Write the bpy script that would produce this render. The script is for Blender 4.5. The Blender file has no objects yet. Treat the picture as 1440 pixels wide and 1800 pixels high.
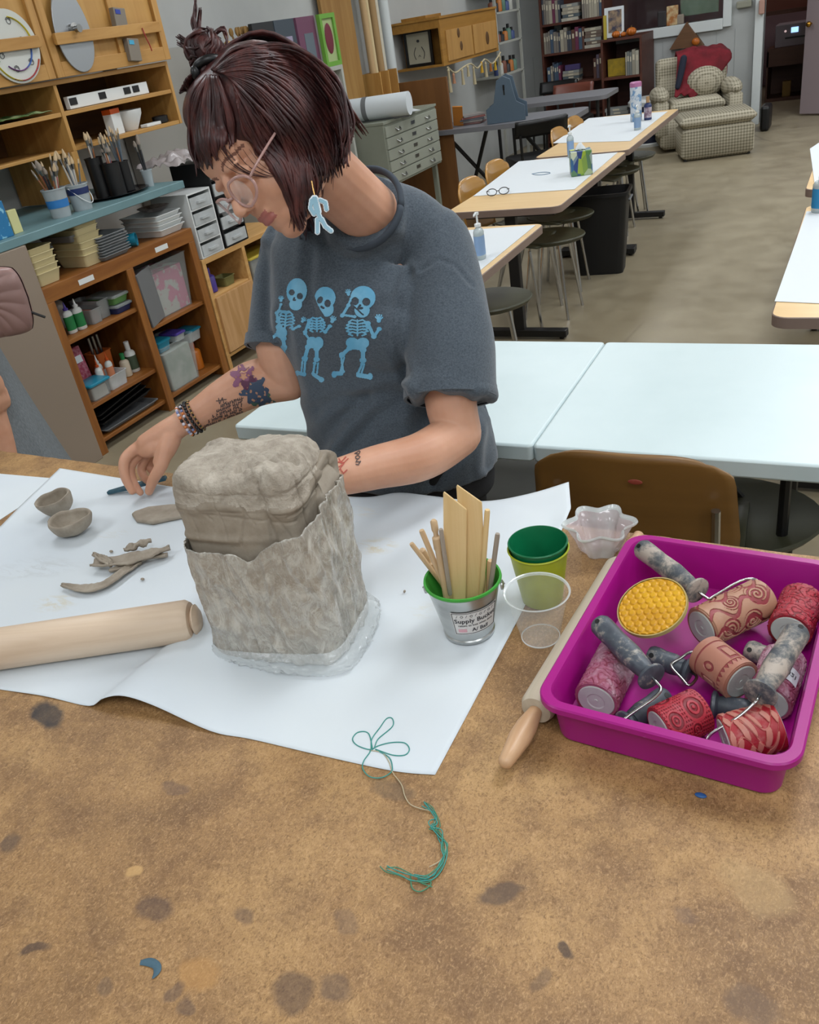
import bpy, bmesh, math, random
from mathutils import Vector, Matrix, noise
from mathutils.bvhtree import BVHTree
random.seed(7)
PI = math.pi
sc = bpy.context.scene
COL = sc.collection
V = Vector
# ------------------------------------------------------------------ camera
_f = 1500.0
_th = math.atan(1500 / 2640); _ro = math.radians(9.8)
_yaw = math.atan(1010 / math.hypot(_f, _f * math.tan(_th)))
_fh = V((-math.sin(_yaw), math.cos(_yaw), 0))
CF = _fh * math.cos(_th) - V((0, 0, math.sin(_th)))
_R0 = V((math.cos(_yaw), math.sin(_yaw), 0)); _U0 = _R0.cross(CF)
CR = _R0 * math.cos(_ro) - _U0 * math.sin(_ro)
CU = _R0 * math.sin(_ro) + _U0 * math.cos(_ro)
CC = V((0, 0, 1.65))
def ray(px, py): return CF + CR * ((px - 720) / _f) - CU * ((py - 900) / _f)
def P(px, py, d): return CC + ray(px, py) * d
def onz(px, py, z):
    r = ray(px, py); return CC + r * ((z - CC.z) / r.z)
def onx(px, py, x):
    r = ray(px, py); return CC + r * ((x - CC.x) / r.x)
def ony(px, py, y):
    r = ray(px, py); return CC + r * ((y - CC.y) / r.y)
def pix(p):
    v = V(p) - CC; z = v.dot(CF); return (720 + _f * v.dot(CR) / z, 900 - _f * v.dot(CU) / z)
cam = bpy.data.cameras.new('camera'); camo = bpy.data.objects.new('camera', cam); COL.objects.link(camo)
m = Matrix((CR, CU, -CF)).transposed().to_4x4(); m.translation = CC
camo.matrix_world = m
cam.sensor_fit = 'VERTICAL'; cam.sensor_height = 36; cam.lens = 30; cam.clip_start = .02
sc.camera = camo
# ------------------------------------------------------------------ materials
def lin(c):
    if isinstance(c, str):
        c = c.lstrip('#'); c = [int(c[i:i + 2], 16) / 255 for i in (0, 2, 4)]
    return tuple(((x / 12.92) if x <= .04045 else ((x + .055) / 1.055) ** 2.4) for x in c[:3]) + (1,)
MATS = {}
class NT:
    def __init__(s, name):
        s.m = bpy.data.materials.new(name); s.m.use_nodes = True
        s.n = s.m.node_tree.nodes; s.l = s.m.node_tree.links
        s.b = s.n['Principled BSDF']; s.out = s.n['Material Output']
        s.tc = s.n.new('ShaderNodeTexCoord')
    def new(s, t, **k):
        o = s.n.new('ShaderNode' + t)
        for a, b in k.items(): setattr(o, a, b)
        return o
    def link(s, a, b): s.l.new(a, b)
    def map(s, scale=(1, 1, 1), rot=(0, 0, 0), loc=(0, 0, 0), src=None):
        o = s.new('Mapping'); o.inputs['Scale'].default_value = scale; o.inputs['Rotation'].default_value = rot; o.inputs['Location'].default_value = loc
        s.link(src or s.tc.outputs['Object'], o.inputs[0]); return o.outputs[0]
    def noise(s, scale, vec=None, detail=4, rough=.55, dist=0):
        o = s.new('TexNoise'); o.inputs['Scale'].default_value = scale; o.inputs['Detail'].default_value = detail
        o.inputs['Roughness'].default_value = rough; o.inputs['Distortion'].default_value = dist
        s.link(vec or s.tc.outputs['Object'], o.inputs['Vector']); return o.outputs[0]
    def ramp(s, fac, pts):
        o = s.new('ValToRGB'); e = o.color_ramp.elements
        while len(e) < len(pts): e.new(.5)
        for q, (p, c) in zip(e, pts):
            q.position = p; q.color = lin(c) if isinstance(c, str) else ((c, c, c, 1) if isinstance(c, (int, float)) else c)
        s.link(fac, o.inputs[0]); return o.outputs[0]
    def mix(s, fac, a, b, mode='MIX'):
        o = s.new('MixRGB', blend_type=mode)
        for i, x in ((0, fac), (1, a), (2, b)):
            if isinstance(x, (int, float)): o.inputs[i].default_value = x if i == 0 else (x, x, x, 1)
            elif isinstance(x, str): o.inputs[i].default_value = lin(x)
            elif isinstance(x, tuple): o.inputs[i].default_value = x
            else: s.link(x, o.inputs[i])
        return o.outputs[0]
    def math(s, op, a, b=None, c=None):
        o = s.new('Math', operation=op)
        for i, x in enumerate((a, b, c)):
            if x is None: continue
            if isinstance(x, (int, float)): o.inputs[i].default_value = x
            else: s.link(x, o.inputs[i])
        return o.outputs[0]
    def bump(s, h, strength=.3, dist=.002, normal=None):
        o = s.new('Bump'); o.inputs['Strength'].default_value = strength; o.inputs['Distance'].default_value = dist
        s.link(h, o.inputs['Height'])
        if normal: s.link(normal, o.inputs['Normal'])
        s.link(o.outputs[0], s.b.inputs['Normal']); return o.outputs[0]
    def col(s, x): s.link(x, s.b.inputs['Base Color'])
def M(name, c, rough=.5, metal=0, c2=None, ns=8, vec=(1, 1, 1), bump=None, trans=0, alpha=1, spec=.5, coat=0, sheen=0, emit=0, lo=.4, hi=.62, sss=0, dist=0):
    if name in MATS: return MATS[name]
    t = NT(name); b = t.b
    b.inputs['Base Color'].default_value = lin(c); b.inputs['Roughness'].default_value = rough
    b.inputs['Metallic'].default_value = metal; b.inputs['Transmission Weight'].default_value = trans
    b.inputs['Alpha'].default_value = alpha; b.inputs['Specular IOR Level'].default_value = spec
    b.inputs['Coat Weight'].default_value = coat; b.inputs['Sheen Weight'].default_value = sheen
    if trans: b.inputs['IOR'].default_value = 1.35
    if sss:
        b.inputs['Subsurface Weight'].default_value = sss; b.inputs['Subsurface Radius'].default_value = (.012, .004, .002); b.inputs['Subsurface Scale'].default_value = 1
    if emit:
        b.inputs['Emission Color'].default_value = lin(c); b.inputs['Emission Strength'].default_value = emit
    mp = t.map(vec)
    if c2: t.col(t.ramp(t.noise(ns, mp, dist=dist), [(lo, c), (hi, c2)]))
    if bump: t.bump(t.noise(bump[0], mp, detail=6), bump[1], bump[2] if len(bump) > 2 else .002)
    MATS[name] = t.m; return t.m
def wood(name, c1, c2, axis=0, sc_=10, rough=.45, coat=0, grain=.15):
    if name in MATS: return MATS[name]
    t = NT(name); v = [sc_, sc_, sc_]; v[axis] = sc_ * .08
    mp = t.map(tuple(v)); n = t.noise(2.0, mp, detail=5, dist=1.2)
    t.col(t.ramp(n, [(.35, c1), (.65, c2)])); t.b.inputs['Roughness'].default_value = rough
    t.b.inputs['Coat Weight'].default_value = coat
    v = [sc_ * 30] * 3; v[axis] = sc_ * 1.2
    t.bump(t.noise(1, t.map(tuple(v))), grain, .001)
    MATS[name] = t.m; return t.m
# ------------------------------------------------------------------ mesh builder
def basis(d, up=V((0, 0, 1))):
    d = V(d).normalized()
    if abs(d.dot(up)) > .98: up = V((1, 0, 0))
    x = up.cross(d).normalized(); y = d.cross(x)
    return x, y, d
def cr(pts, n=6):
    """catmull-rom resample of a list of tuples/vectors"""
    pts = [tuple(p) for p in pts]
    if len(pts) < 3 or n < 2: return [V(p) if len(p) == 3 else p for p in pts]
    out = []
    for i in range(len(pts) - 1):
        p0 = pts[max(i - 1, 0)]; p1 = pts[i]; p2 = pts[i + 1]; p3 = pts[min(i + 2, len(pts) - 1)]
        for k in range(n):
            t = k / n
            out.append(tuple(.5 * (2 * b + (c - a) * t + (2 * a - 5 * b + 4 * c - d) * t * t + (3 * b - a - 3 * c + d) * t ** 3) for a, b, c, d in zip(p0, p1, p2, p3)))
    out.append(pts[-1])
    return [V(p) if len(p) == 3 else p for p in out]
class MB:
    def __init__(s, mtx=None): s.bm = bmesh.new(); s.mx = mtx; s.mi = 0
    def v(s, p):
        p = V(p)
        if s.mx: p = s.mx @ p
        return s.bm.verts.new(p)
    def f(s, vs):
        try:
            fa = s.bm.faces.new(vs); fa.material_index = s.mi; return fa
        except ValueError: return None
    def box(s, c, d, rot=None, taper=1.0):
        """c centre, d full size; rot Euler tuple or matrix; taper scales top"""
        c = V(c); R = Matrix.Identity(3)
        if rot is not None: R = rot if isinstance(rot, Matrix) else __import__('mathutils').Euler(rot).to_matrix()
        vs = []
        for z in (-.5, .5):
            k = taper if z > 0 else 1
            for x, y in ((-.5, -.5), (.5, -.5), (.5, .5), (-.5, .5)):
                vs.append(s.v(c + R @ V((x * d[0] * k, y * d[1] * k, z * d[2]))))
        for q in ((3, 2, 1, 0), (4, 5, 6, 7), (0, 1, 5, 4), (1, 2, 6, 5), (2, 3, 7, 6), (3, 0, 4, 7)): s.f([vs[i] for i in q])
        return s
    def rings(s, rings, cap=True, closed=False):
        """rings: list of lists of points, connected"""
        R = [[s.v(p) for p in r] for r in rings]; n = len(R[0])
        for a, b in zip(R, R[1:]):
            for i in range(n): s.f([a[i], a[(i + 1) % n], b[(i + 1) % n], b[i]])
        if closed:
            a, b = R[-1], R[0]
            for i in range(n): s.f([a[i], a[(i + 1) % n], b[(i + 1) % n], b[i]])
        elif cap:
            s.f(list(reversed(R[0]))); s.f(R[-1])
        return s
    def lathe(s, prof, n=24, c=(0, 0, 0), axis=(0, 0, 1), cap=True):
        """prof: list of (r, h) along axis"""
        x, y, d = basis(axis); c = V(c)
        s.rings([[c + d * h + x * (r * math.cos(a)) + y * (r * math.sin(a)) for a in (2 * PI * i / n for i in range(n))] for r, h in [(max(r, 1e-5), h) for r, h in prof]], cap)
        return s
    def cyl(s, a, b, r, r2=None, n=16):
        a = V(a); b = V(b); s.lathe([(r, 0), (r if r2 is None else r2, (b - a).length)], n, a, b - a); return s
    def tube(s, pts, r, n=8, cap=True, res=1, flat=1.0, up=V((0, 0, 1))):
        if res > 1:
            if isinstance(r, (list, tuple)):
                q = cr([tuple(p) + (k,) for p, k in zip(pts, r)], res); pts = [V(p[:3]) for p in q]; r = [p[3] for p in q]
            else: pts = cr(pts, res)
        pts = [V(p) for p in pts]; N = len(pts)
        rs = r if isinstance(r, (list, tuple)) else [r] * N
        rings = []; prev = None
        for i, p in enumerate(pts):
            d = (pts[min(i + 1, N - 1)] - pts[max(i - 1, 0)])
            if d.length < 1e-9: d = V((0, 0, 1))
            d.normalize()
            if prev is None: x, y, _ = basis(d, up)
            else:
                x = prev - d * prev.dot(d)
                if x.length < 1e-6: x, y, _ = basis(d)
                x.normalize(); y = d.cross(x)
            prev = x
            rings.append([p + x * (rs[i] * math.cos(a)) + y * (rs[i] * flat * math.sin(a)) for a in (2 * PI * k / n for k in range(n))])
        s.rings(rings, cap); return s
    def ell(s, c, r, rot=None, nu=20, nv=12):
        c = V(c); R = Matrix.Identity(3)
        if rot is not None: R = rot if isinstance(rot, Matrix) else __import__('mathutils').Euler(rot).to_matrix()
        if not isinstance(r, (tuple, list)): r = (r, r, r)
        rings = []
        for j in range(1, nv):
            t = PI * j / nv
            rings.append([c + R @ V((r[0] * math.sin(t) * math.cos(a), r[1] * math.sin(t) * math.sin(a), -r[2] * math.cos(t))) for a in (2 * PI * i / nu for i in range(nu))])
        Rv = [[s.v(p) for p in q] for q in rings]
        for a, b in zip(Rv, Rv[1:]):
            for i in range(nu): s.f([a[i], a[(i + 1) % nu], b[(i + 1) % nu], b[i]])
        b0 = s.v(c + R @ V((0, 0, -r[2]))); t0 = s.v(c + R @ V((0, 0, r[2])))
        for i in range(nu): s.f([b0, Rv[0][(i + 1) % nu], Rv[0][i]]); s.f([t0, Rv[-1][i], Rv[-1][(i + 1) % nu]])
        return s
    def capsule(s, pts, rs, n=14, res=4):
        """limb with rounded ends"""
        q = cr([tuple(p) + (k,) for p, k in zip(pts, rs)], res); pp = [V(p[:3]) for p in q]; rr = [p[3] for p in q]
        s.tube(pp, rr, n); s.ell(pp[0], rr[0] * .99, nu=n, nv=8); s.ell(pp[-1], rr[-1] * .99, nu=n, nv=8); return s
    def prism(s, poly, z0, z1, mtx=None):
        """poly in local xy extruded z0..z1 (mtx maps local to mesh)"""
        mx = mtx or Matrix.Identity(4)
        a = [s.v(mx @ V((x, y, z0))) for x, y in poly]; b = [s.v(mx @ V((x, y, z1))) for x, y in poly]; n = len(poly)
        s.f(list(reversed(a))); s.f(b)
        for i in range(n): s.f([a[i], a[(i + 1) % n], b[(i + 1) % n], b[i]])
        return s
    def grid(s, fn, nu, nv):
        g = [[s.v(fn(i / nu, j / nv)) for i in range(nu + 1)] for j in range(nv + 1)]
        for j in range(nv):
            for i in range(nu): s.f([g[j][i], g[j][i + 1], g[j + 1][i + 1], g[j + 1][i]])
        return s
    def build(s, name, mats, parent=None, loc=None, rot=None, smooth=.6, bevel=0, seg=2, thick=0, tag=None, recalc=True):
        if recalc: bmesh.ops.recalc_face_normals(s.bm, faces=s.bm.faces)
        me = bpy.data.meshes.new(name); s.bm.to_mesh(me); s.bm.free()
        for m_ in (mats if isinstance(mats, (list, tuple)) else [mats]): me.materials.append(m_)
        if smooth:
            me.polygons.foreach_set('use_smooth', [True] * len(me.polygons))
            if smooth < 3: me.set_sharp_from_angle(angle=smooth)
        o = bpy.data.objects.new(name, me); COL.objects.link(o)
        if parent: o.parent = parent
        if loc is not None: o.location = loc
        if rot is not None: o.rotation_euler = rot
        if thick:
            md = o.modifiers.new('s', 'SOLIDIFY'); md.thickness = thick; md.offset = 0
        if bevel:
            md = o.modifiers.new('b', 'BEVEL'); md.width = bevel; md.segments = seg; md.limit_method = 'ANGLE'; md.angle_limit = .6
            md.harden_normals = False
        if tag: settag(o, *tag)
        return o
def settag(o, label, cat=None, group=None, kind=None):
    o['label'] = label
    if cat: o['category'] = cat
    if group: o['group'] = group
    if kind: o['kind'] = kind
    return o
def thing(name, label, cat, loc=(0, 0, 0), rz=0, group=None, rot=None):
    o = bpy.data.objects.new(name, None); COL.objects.link(o); o.empty_display_size = .05
    o.location = loc; o.rotation_euler = rot if rot else (0, 0, rz)
    return settag(o, label, cat, group)
def struct(o): o['kind'] = 'structure'; return o
def dup(root, loc, rz=None, label=None, group=None, scale=None):
    r = root.copy(); COL.objects.link(r); r.location = loc
    if rz is not None: r.rotation_euler = (0, 0, rz)
    if label: r['label'] = label
    if group: r['group'] = group
    if scale: r.scale = scale
    for ch in list(root.children):
        c = ch.copy(); COL.objects.link(c); c.parent = r
        for g in list(ch.children):
            d = g.copy(); COL.objects.link(d); d.parent = c
    return r
def bake(o, smooth=3.2):
    """apply modifiers into plain mesh data"""
    dg = bpy.context.evaluated_depsgraph_get(); dg.update()
    me = bpy.data.meshes.new_from_object(o.evaluated_get(dg)); old = o.data
    o.modifiers.clear(); o.data = me
    me.polygons.foreach_set('use_smooth', [True] * len(me.polygons))
    return o
def remesh(o, vox, it=4, fac=.5):
    md = o.modifiers.new('r', 'REMESH'); md.mode = 'VOXEL'; md.voxel_size = vox
    if it: s_ = o.modifiers.new('s', 'SMOOTH'); s_.iterations = it; s_.factor = fac
    return bake(o)
def displace(o, fn):
    """move every vertex: fn(co, normal) -> new co"""
    me = o.data; nn = [v.normal.copy() for v in me.vertices]
    for v, n in zip(me.vertices, nn): v.co = fn(v.co, n)
    me.update()
def rot2(rz): return Matrix.Rotation(rz, 4, 'Z')
def fn(v, s=1.0): return noise.noise(V(v) * s)
def text_mesh(mb_name, txt, size, mtx, mat, parent=None, extrude=.0004, align='CENTER'):
    cu = bpy.data.curves.new(mb_name, 'FONT'); cu.body = txt; cu.size = size; cu.extrude = extrude; cu.align_x = align; cu.align_y = 'CENTER'; cu.resolution_u = 2; cu.offset = size * .018
    o = bpy.data.objects.new(mb_name, cu); COL.objects.link(o)
    dg = bpy.context.evaluated_depsgraph_get(); me = bpy.data.meshes.new_from_object(o.evaluated_get(dg))
    bpy.data.objects.remove(o); me.transform(mtx); me.materials.clear(); me.materials.append(mat)
    n = bpy.data.objects.new(mb_name, me); COL.objects.link(n)
    if parent: n.parent = parent
    return n
# ================================================================== ROOM
X0, X1, Y0, Y1, H = -4.05, 2.6, -1.6, 11.6, 3.0
t = NT('concrete_floor')
n1 = t.noise(.9, detail=6, rough=.6, dist=.6); n2 = t.noise(5, detail=6, rough=.65); n3 = t.noise(60, detail=4)
c = t.mix(.5, t.ramp(n1, [(.3, '#82775f'), (.5, '#91866e'), (.7, '#a0957d')]), t.ramp(n2, [(.3, '#80745e'), (.7, '#a39981')]))
c = t.mix(t.math('MULTIPLY', n3, .2), c, '#7d7263')
t.col(c)
t.link(t.ramp(n2, [(.3, .32), (.7, .5)]), t.b.inputs['Roughness'])
vo = t.new('TexVoronoi', feature='DISTANCE_TO_EDGE'); vo.inputs['Scale'].default_value = .45
mpv = t.new('MixRGB'); mpv.inputs[0].default_value = .3; t.link(t.tc.outputs['Object'], mpv.inputs[1])
nz = t.new('TexNoise'); nz.inputs['Scale'].default_value = 3; t.link(nz.outputs[1], mpv.inputs[2]); t.link(mpv.outputs[0], vo.inputs['Vector'])
crk = t.ramp(vo.outputs[0], [(0, 1.0), (.004, 0.0)])
t.col(t.mix(t.math('MULTIPLY', t.math('MULTIPLY', crk, t.ramp(n1, [(.5, 0.0), (.6, 1.0)])), .5), c, '#4b4438')); t.bump(n2, .08, .004)
FLOOR = t.m
WALL = M('painted_wall', '#b2b4b2', .7, c2='#b9bbb9', ns=2, bump=(60, .05))
WALLG = M('grey_panelling', '#a7aaa9', .6, c2='#adb0af', ns=2, bump=(40, .05))
PINK = M('pink_painted_wall', '#9a7f86', .7)
CEIL = M('ceiling_tile', '#dcdcd8', .8, bump=(80, .1))
TRIM = M('white_trim', '#cdd3d3', .5)
def slab(name, a, b, mat, parent=None, kind=True):
    mb = MB(); a = V(a); b = V(b); mb.box((a + b) / 2, tuple(abs(x) for x in (b - a)))
    o = mb.build(name, mat, parent, smooth=0)
    if kind: struct(o)
    return o
slab('floor', (X0 - .1, Y0 - .1, -.1), (X1 + .1, 16, 0), FLOOR)
slab('ceiling', (X0 - .1, Y0 - .1, H), (X1 + .1, 16, H + .1), CEIL)
slab('wall_left', (X0 - .1, Y0, 0), (X0, Y1, H), WALL)
slab('wall_right', (X1, Y0, 0), (X1 + .1, 16, H), WALL)
slab('wall_front', (X0, Y0 - .1, 0), (X1, Y0, H), WALL)
# back wall with window opening and doorway
wl = ony(1100, 40, Y1); wr = ony(1278, 36, Y1)      # window sill line
DX0, DX1, DH = ony(1338, 150, Y1).x, ony(1440, 150, Y1).x + .35, 2.05
WX0, WX1, WZ0, WZ1 = ony(1120, 48, Y1).x - .9, ony(1272, 30, Y1).x, ony(1200, 42, Y1).z, 2.2
mb = MB()
for a, b, z0, z1 in ((X0, WX0, 0, H), (WX0, WX1, 0, WZ0), (WX0, WX1, WZ1, H), (WX1, DX0, 0, H), (DX0, DX1, DH, H), (DX1, X1, 0, H)):
    mb.box(((a + b) / 2, Y1 + .06, (z0 + z1) / 2), (b - a, .12, z1 - z0))
struct(mb.build('wall_back', WALLG, smooth=0))
# window into the office, with frame
w = MB()
for a, b, z0, z1 in ((WX0 - .09, WX0, WZ0 - .09, WZ1 + .09), (WX1, WX1 + .09, WZ0 - .09, WZ1 + .09), (WX0, WX1, WZ0 - .11, WZ0), (WX0, WX1, WZ1, WZ1 + .09)):
    w.box(((a + b) / 2, Y1 - .0, (z0 + z1) / 2), (b - a, .1, z1 - z0))
win = struct(w.build('window_1', TRIM, bevel=.006, smooth=0))
GLASS = M('window_glass', '#e8f0f0', .03, trans=1)
g = MB(); g.box(((WX0 + WX1) / 2, Y1 + .05, (WZ0 + WZ1) / 2), (WX1 - WX0, .006, WZ1 - WZ0)); struct(g.build('window_pane', GLASS, win, smooth=0))
# door frame and open door
w = MB()
for a, b, z0, z1 in ((DX0 - .09, DX0, 0, DH + .09), (DX1, DX1 + .09, 0, DH + .09), (DX0, DX1, DH, DH + .09)):
    w.box(((a + b) / 2, Y1 - .01, (z0 + z1) / 2), (b - a, .16, z1 - z0))
struct(w.build('trim_1', TRIM, bevel=.005, smooth=0))
hinge = V((DX1, Y1 - .02, 0)); tip = onz(1407, 203, 0); 
dv = (tip - hinge); dl = dv.length; rz = math.atan2(dv.y, dv.x)
dm = Matrix.Translation(hinge) @ rot2(rz)
d = MB(dm); d.box((dl / 2, 0, 1.02), (dl, .04, 2.0))
door = struct(d.build('door_1', M('door_paint', '#8f8184', .5), bevel=.003, smooth=0))
BRASS = M('brass', '#b8893a', .25, 1)
k = MB(dm)
for s_ in (-1, 1): k.cyl((dl - .07, 0, .95), (dl - .07, s_ * .05, .95), .012); k.ell((dl - .07, s_ * .07, .95), (.03, .026, .03))
k.build('door_knob', BRASS, door)['label'] = 'round brass knob'
# pink office behind
slab('wall_office_back', (-3.4, 15.2, 0), (X1, 15.3, H), PINK); slab('wall_office_left', (-3.5, Y1 + .12, 0), (-3.4, 15.3, H), PINK)
BOARD = M('beadboard_line', '#9ca09f', .6)
# vertical panel grooves on the back wall
mb = MB()
for i in range(40):
    x = WX0 - 1.2 + i * .2
    if x > DX0 - .1: break
    mb.box((x, Y1 - .002, (WZ0 - .15) / 2 + .05), (.006, .004, WZ0 - .2))
struct(mb.build('trim_2', BOARD, smooth=0))
mb = MB(); mb.box(((WX0 + DX0) / 2 - .4, Y1 - .01, .06), (DX0 - WX0 + .7, .02, .12)); struct(mb.build('baseboard_back', TRIM, smooth=0))
# ceiling lights
LAMP = M('lamp_diffuser', '#f4f8ff', .5, emit=3)
FRAME = M('lamp_frame', '#e0e0e0', .4)
def troffer(x, y, e, lab, sx=.6, sy=1.2):
    r = thing('ceiling_light', lab, 'ceiling light', (x, y, H), group='ceiling light panels')
    f_ = MB()
    for a, b, c_, d_ in ((-sx / 2, 0, .03, sy), (sx / 2, 0, .03, sy), (0, -sy / 2, sx, .03), (0, sy / 2, sx, .03)): f_.box((a, b, -.03), (c_ + .0, d_ + .03, .05))
    f_.build('frame', FRAME, r, smooth=0)
    d_ = MB(); d_.box((0, 0, -.02), (sx - .04, sy - .04, .02)); d_.build('diffuser', LAMP, r, smooth=0)
    l = bpy.data.lights.new('panel_light', 'AREA'); l.shape = 'RECTANGLE'; l.size = sx - .05; l.size_y = sy - .05; l.energy = e; l.color = (.93, .97, 1.0)
    o = bpy.data.objects.new('panel_light', l); COL.objects.link(o); o.location = (x, y, H - .06)
LE = 23
for iy, y in enumerate((-.6, 2.0, 4.6, 7.2, 9.8)):
    for x in (-2.4, .15, 2.0):
        troffer(x, y, LE * (.75 if x < -1 else 1.08 if x < 1 else .7), 'recessed white ceiling light panel glowing overhead')
l = bpy.data.lights.new('office_light', 'AREA'); l.size = .6; l.energy = 9; l.color = (1, .88, .85)
o = bpy.data.objects.new('office_light', l); COL.objects.link(o); o.location = (-1, 13.4, H - .05)
wd = bpy.data.worlds.new('world'); sc.world = wd; wd.use_nodes = True
wd.node_tree.nodes['Background'].inputs[0].default_value = (.8, .88, 1, 1); wd.node_tree.nodes['Background'].inputs[1].default_value = .15
sc.view_settings.view_transform = 'Standard'; sc.view_settings.look = 'None'; sc.view_settings.gamma = 1; sc.view_settings.exposure = 0
# ================================================================== MATERIALS shared
BLACK = M('black_metal', '#0d0d0f', .45); CHROME = M('chrome', '#b9b9b9', .18, 1); STEEL = M('steel', '#9a9a98', .3, 1)
WHITEP = M('white_plastic', '#d9dcdb', .35); WPAPER = M('white_paper', '#d2d8dc', .75, bump=(300, .04)); BLACKP = M('black_plastic', '#0b0b0d', .4)
CLEAR = M('clear_plastic', '#e6ecee', .08, trans=.95, alpha=.45)
FROST = M('frosted_plastic', '#c8cccd', .3, alpha=.62, c2='#d6dadb', ns=20)
# ================================================================== TABLES
BLUEWHITE = M('folding_table_plastic', '#c6d5d7', .38, c2='#bfcfd1', ns=3, bump=(400, .12, .0006), lo=.45, hi=.7)
def round_rect(w, h, r, n=6, cx=0, cy=0):
    o = []
    for qx, qy, a0 in ((w / 2 - r, h / 2 - r, 0), (-w / 2 + r, h / 2 - r, PI / 2), (-w / 2 + r, -h / 2 + r, PI), (w / 2 - r, -h / 2 + r, 1.5 * PI)):
        for i in range(n + 1):
            a = a0 + PI / 2 * i / n; o.append((cx + qx + r * math.cos(a), cy + qy + r * math.sin(a)))
    return o
LAM = wood('laminate_maple', '#d9b681', '#e2c290', 0, 6, .35, grain=.03); EDGE = M('brown_vinyl_edge', '#7d6a60', .5)
# white folding table behind the woman (two halves meet at a fold seam)
fy0, fy1 = 1.725, 2.42; fx0 = onz(398, 756, .74).x; seam = (onz(925, 787, .74).x + onz(1068, 605, .74).x) / 2
fx1 = seam + (seam - fx0)
ft = thing('folding_table', 'long white plastic folding table with centre seam behind the woman', 'table', (seam, (fy0 + fy1) / 2, 0))
for s_ in (-1, 1):
    w_ = (fx1 - fx0) / 2
    t_ = MB(); t_.prism(round_rect(w_ - .002, fy1 - fy0, .014, cx=s_ * w_ / 2), .695, .74)
    t_.build('tabletop', BLUEWHITE, ft, bevel=.006)
for s_ in (-1, 1):
    l_ = MB(); x = s_ * (w_ * .62)
    l_.box((x, 0, .04), (.05, .58, .045)); l_.tube([(x, -.2, .06), (x, -.16, .69)], .013); l_.tube([(x, .2, .06), (x, .16, .69)], .013)
    l_.box((x, 0, .685), (.04, .4, .02)); l_.tube([(x, 0, .3), (x - s_ * .3, 0, .68)], .012)
    for e in (-.26, .26): l_.cyl((x, e, 0), (x, e, .03), .018)
    l_.build('leg_frame', BLACK, ft)
# classroom tables
TW = .63
def room_table(px, x1, y0, y1, x0, label, legs):
    r = thing('classroom_table', label, 'table', ((x0 + x1) / 2, (y0 + y1) / 2, 0))
    w_ = x1 - x0; d_ = y1 - y0
    t_ = MB(); t_.prism(round_rect(w_ - .006, d_ - .006, .045), .715, .742); t_.build('tabletop', LAM, r)
    e_ = MB(); a = round_rect(w_, d_, .05); b = round_rect(w_ - .006, d_ - .006, .045)
    e_.rings([[V((x, y, .708)) for x, y in a], [V((x, y, .74)) for x, y in a], [V((x, y, .7425)) for x, y in b], [V((x, y, .708)) for x, y in b]], closed=True, cap=False)
    e_.build('edge_band', EDGE, r)
    for y in legs:
        g_ = MB(); g_.box((0, y, .37), (.06, .045, .66)); g_.box((0, y, .69), (.5, .05, .03))
        g_.box((0, y, .035), (w_ * .86, .055, .04))
        for e in (-1, 1): g_.cyl((e * w_ * .38, y, 0), (e * w_ * .38, y, .02), .015, n=10)
        g_.build('pedestal_leg', BLACK, r, bevel=.004)
    return r
xa = (onz(949, 396, .74).x + onz(850, 489, .74).x) / 2
ya0, ya1 = 2.50, onz(949, 394, .74).y
room_table(0, xa, ya0, ya1, xa - TW, 'maple laminate classroom table nearest the woman, under white paper with a pump bottle', (-.37, .55))
p = onz(990, 366, .74); xb = (p.x + onz(1092, 270, .74).x) / 2; yb0, yb1 = onz(795, 375, .74).y, onz(1092, 268, .74).y
room_table(0, xb, yb0, yb1, xb - TW, 'maple laminate classroom table carrying the tissue box and eyeglasses', (onz(912, 594, 0).y - (yb0 + yb1) / 2, onz(1000, 452, 0).y - (yb0 + yb1) / 2))
xc = (onz(1180, 195, .74).x + onz(1118, 264, .74).x) / 2; yc0, yc1 = max(yb1 + .05, onz(1110, 268, .74).y), onz(1180, 193, .74).y
room_table(0, xc, yc0, yc1, xc - .62, 'farthest maple laminate classroom table, before the checkered armchair', (-.5, .5))
xr = onz(1358, 548, .74).x; yr0, yr1 = onz(1362, 560, .74).y, onz(1418, 362, .74).y
room_table(0, xr + TW, yr0, yr1, xr, 'maple laminate classroom table at the right edge of the room, nearer one', (-.38, .38))
yr2 = onz(1412, 340, .74).y
room_table(0, onz(1414, 338, .74).x + TW + .02, yr2 + .05, yr2 + 1.6, onz(1414, 338, .74).x, 'maple laminate classroom table behind the nearer right-hand one', (-.5, .5))
# paper sheets on the tables
def sheet(name, pts, z, label, mat=WPAPER, h=.0012):
    w_ = [onz(x, y, z) for x, y in pts] if len(pts[0]) == 2 else [V(p) for p in pts]
    c = sum(w_, V((0, 0, 0))) / len(w_); c.z = z
    s_ = MB(); s_.prism([((p.x - c.x), (p.y - c.y)) for p in w_], 0, h)
    return s_.build(name, mat, loc=c, smooth=0, tag=(label, 'paper'))
zt = .7432
sheet('paper_sheet', [(V((xa - TW + .0, ya0 + .02, zt))), V((xa - .03, ya0 + .02, zt)), V((xa - .035, ya1 - .03, zt)), V((xa - TW, ya1 - .09, zt))], zt, 'white paper covering the classroom table nearest the woman')
sheet('paper_sheet', [(832, 345), (1010, 333), (1086, 268), (912, 284)], zt, 'white paper sheet under the tissue box on the middle classroom table')
sheet('paper_sheet', [(972, 252), (1108, 248), (1174, 196), (1035, 208)], zt, 'white paper covering the farthest classroom table')
sheet('paper_sheet', [(1362, 530), (1470, 535), (1500, 370), (1418, 372)], zt, 'white paper covering the nearer right-hand classroom table')
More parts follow.
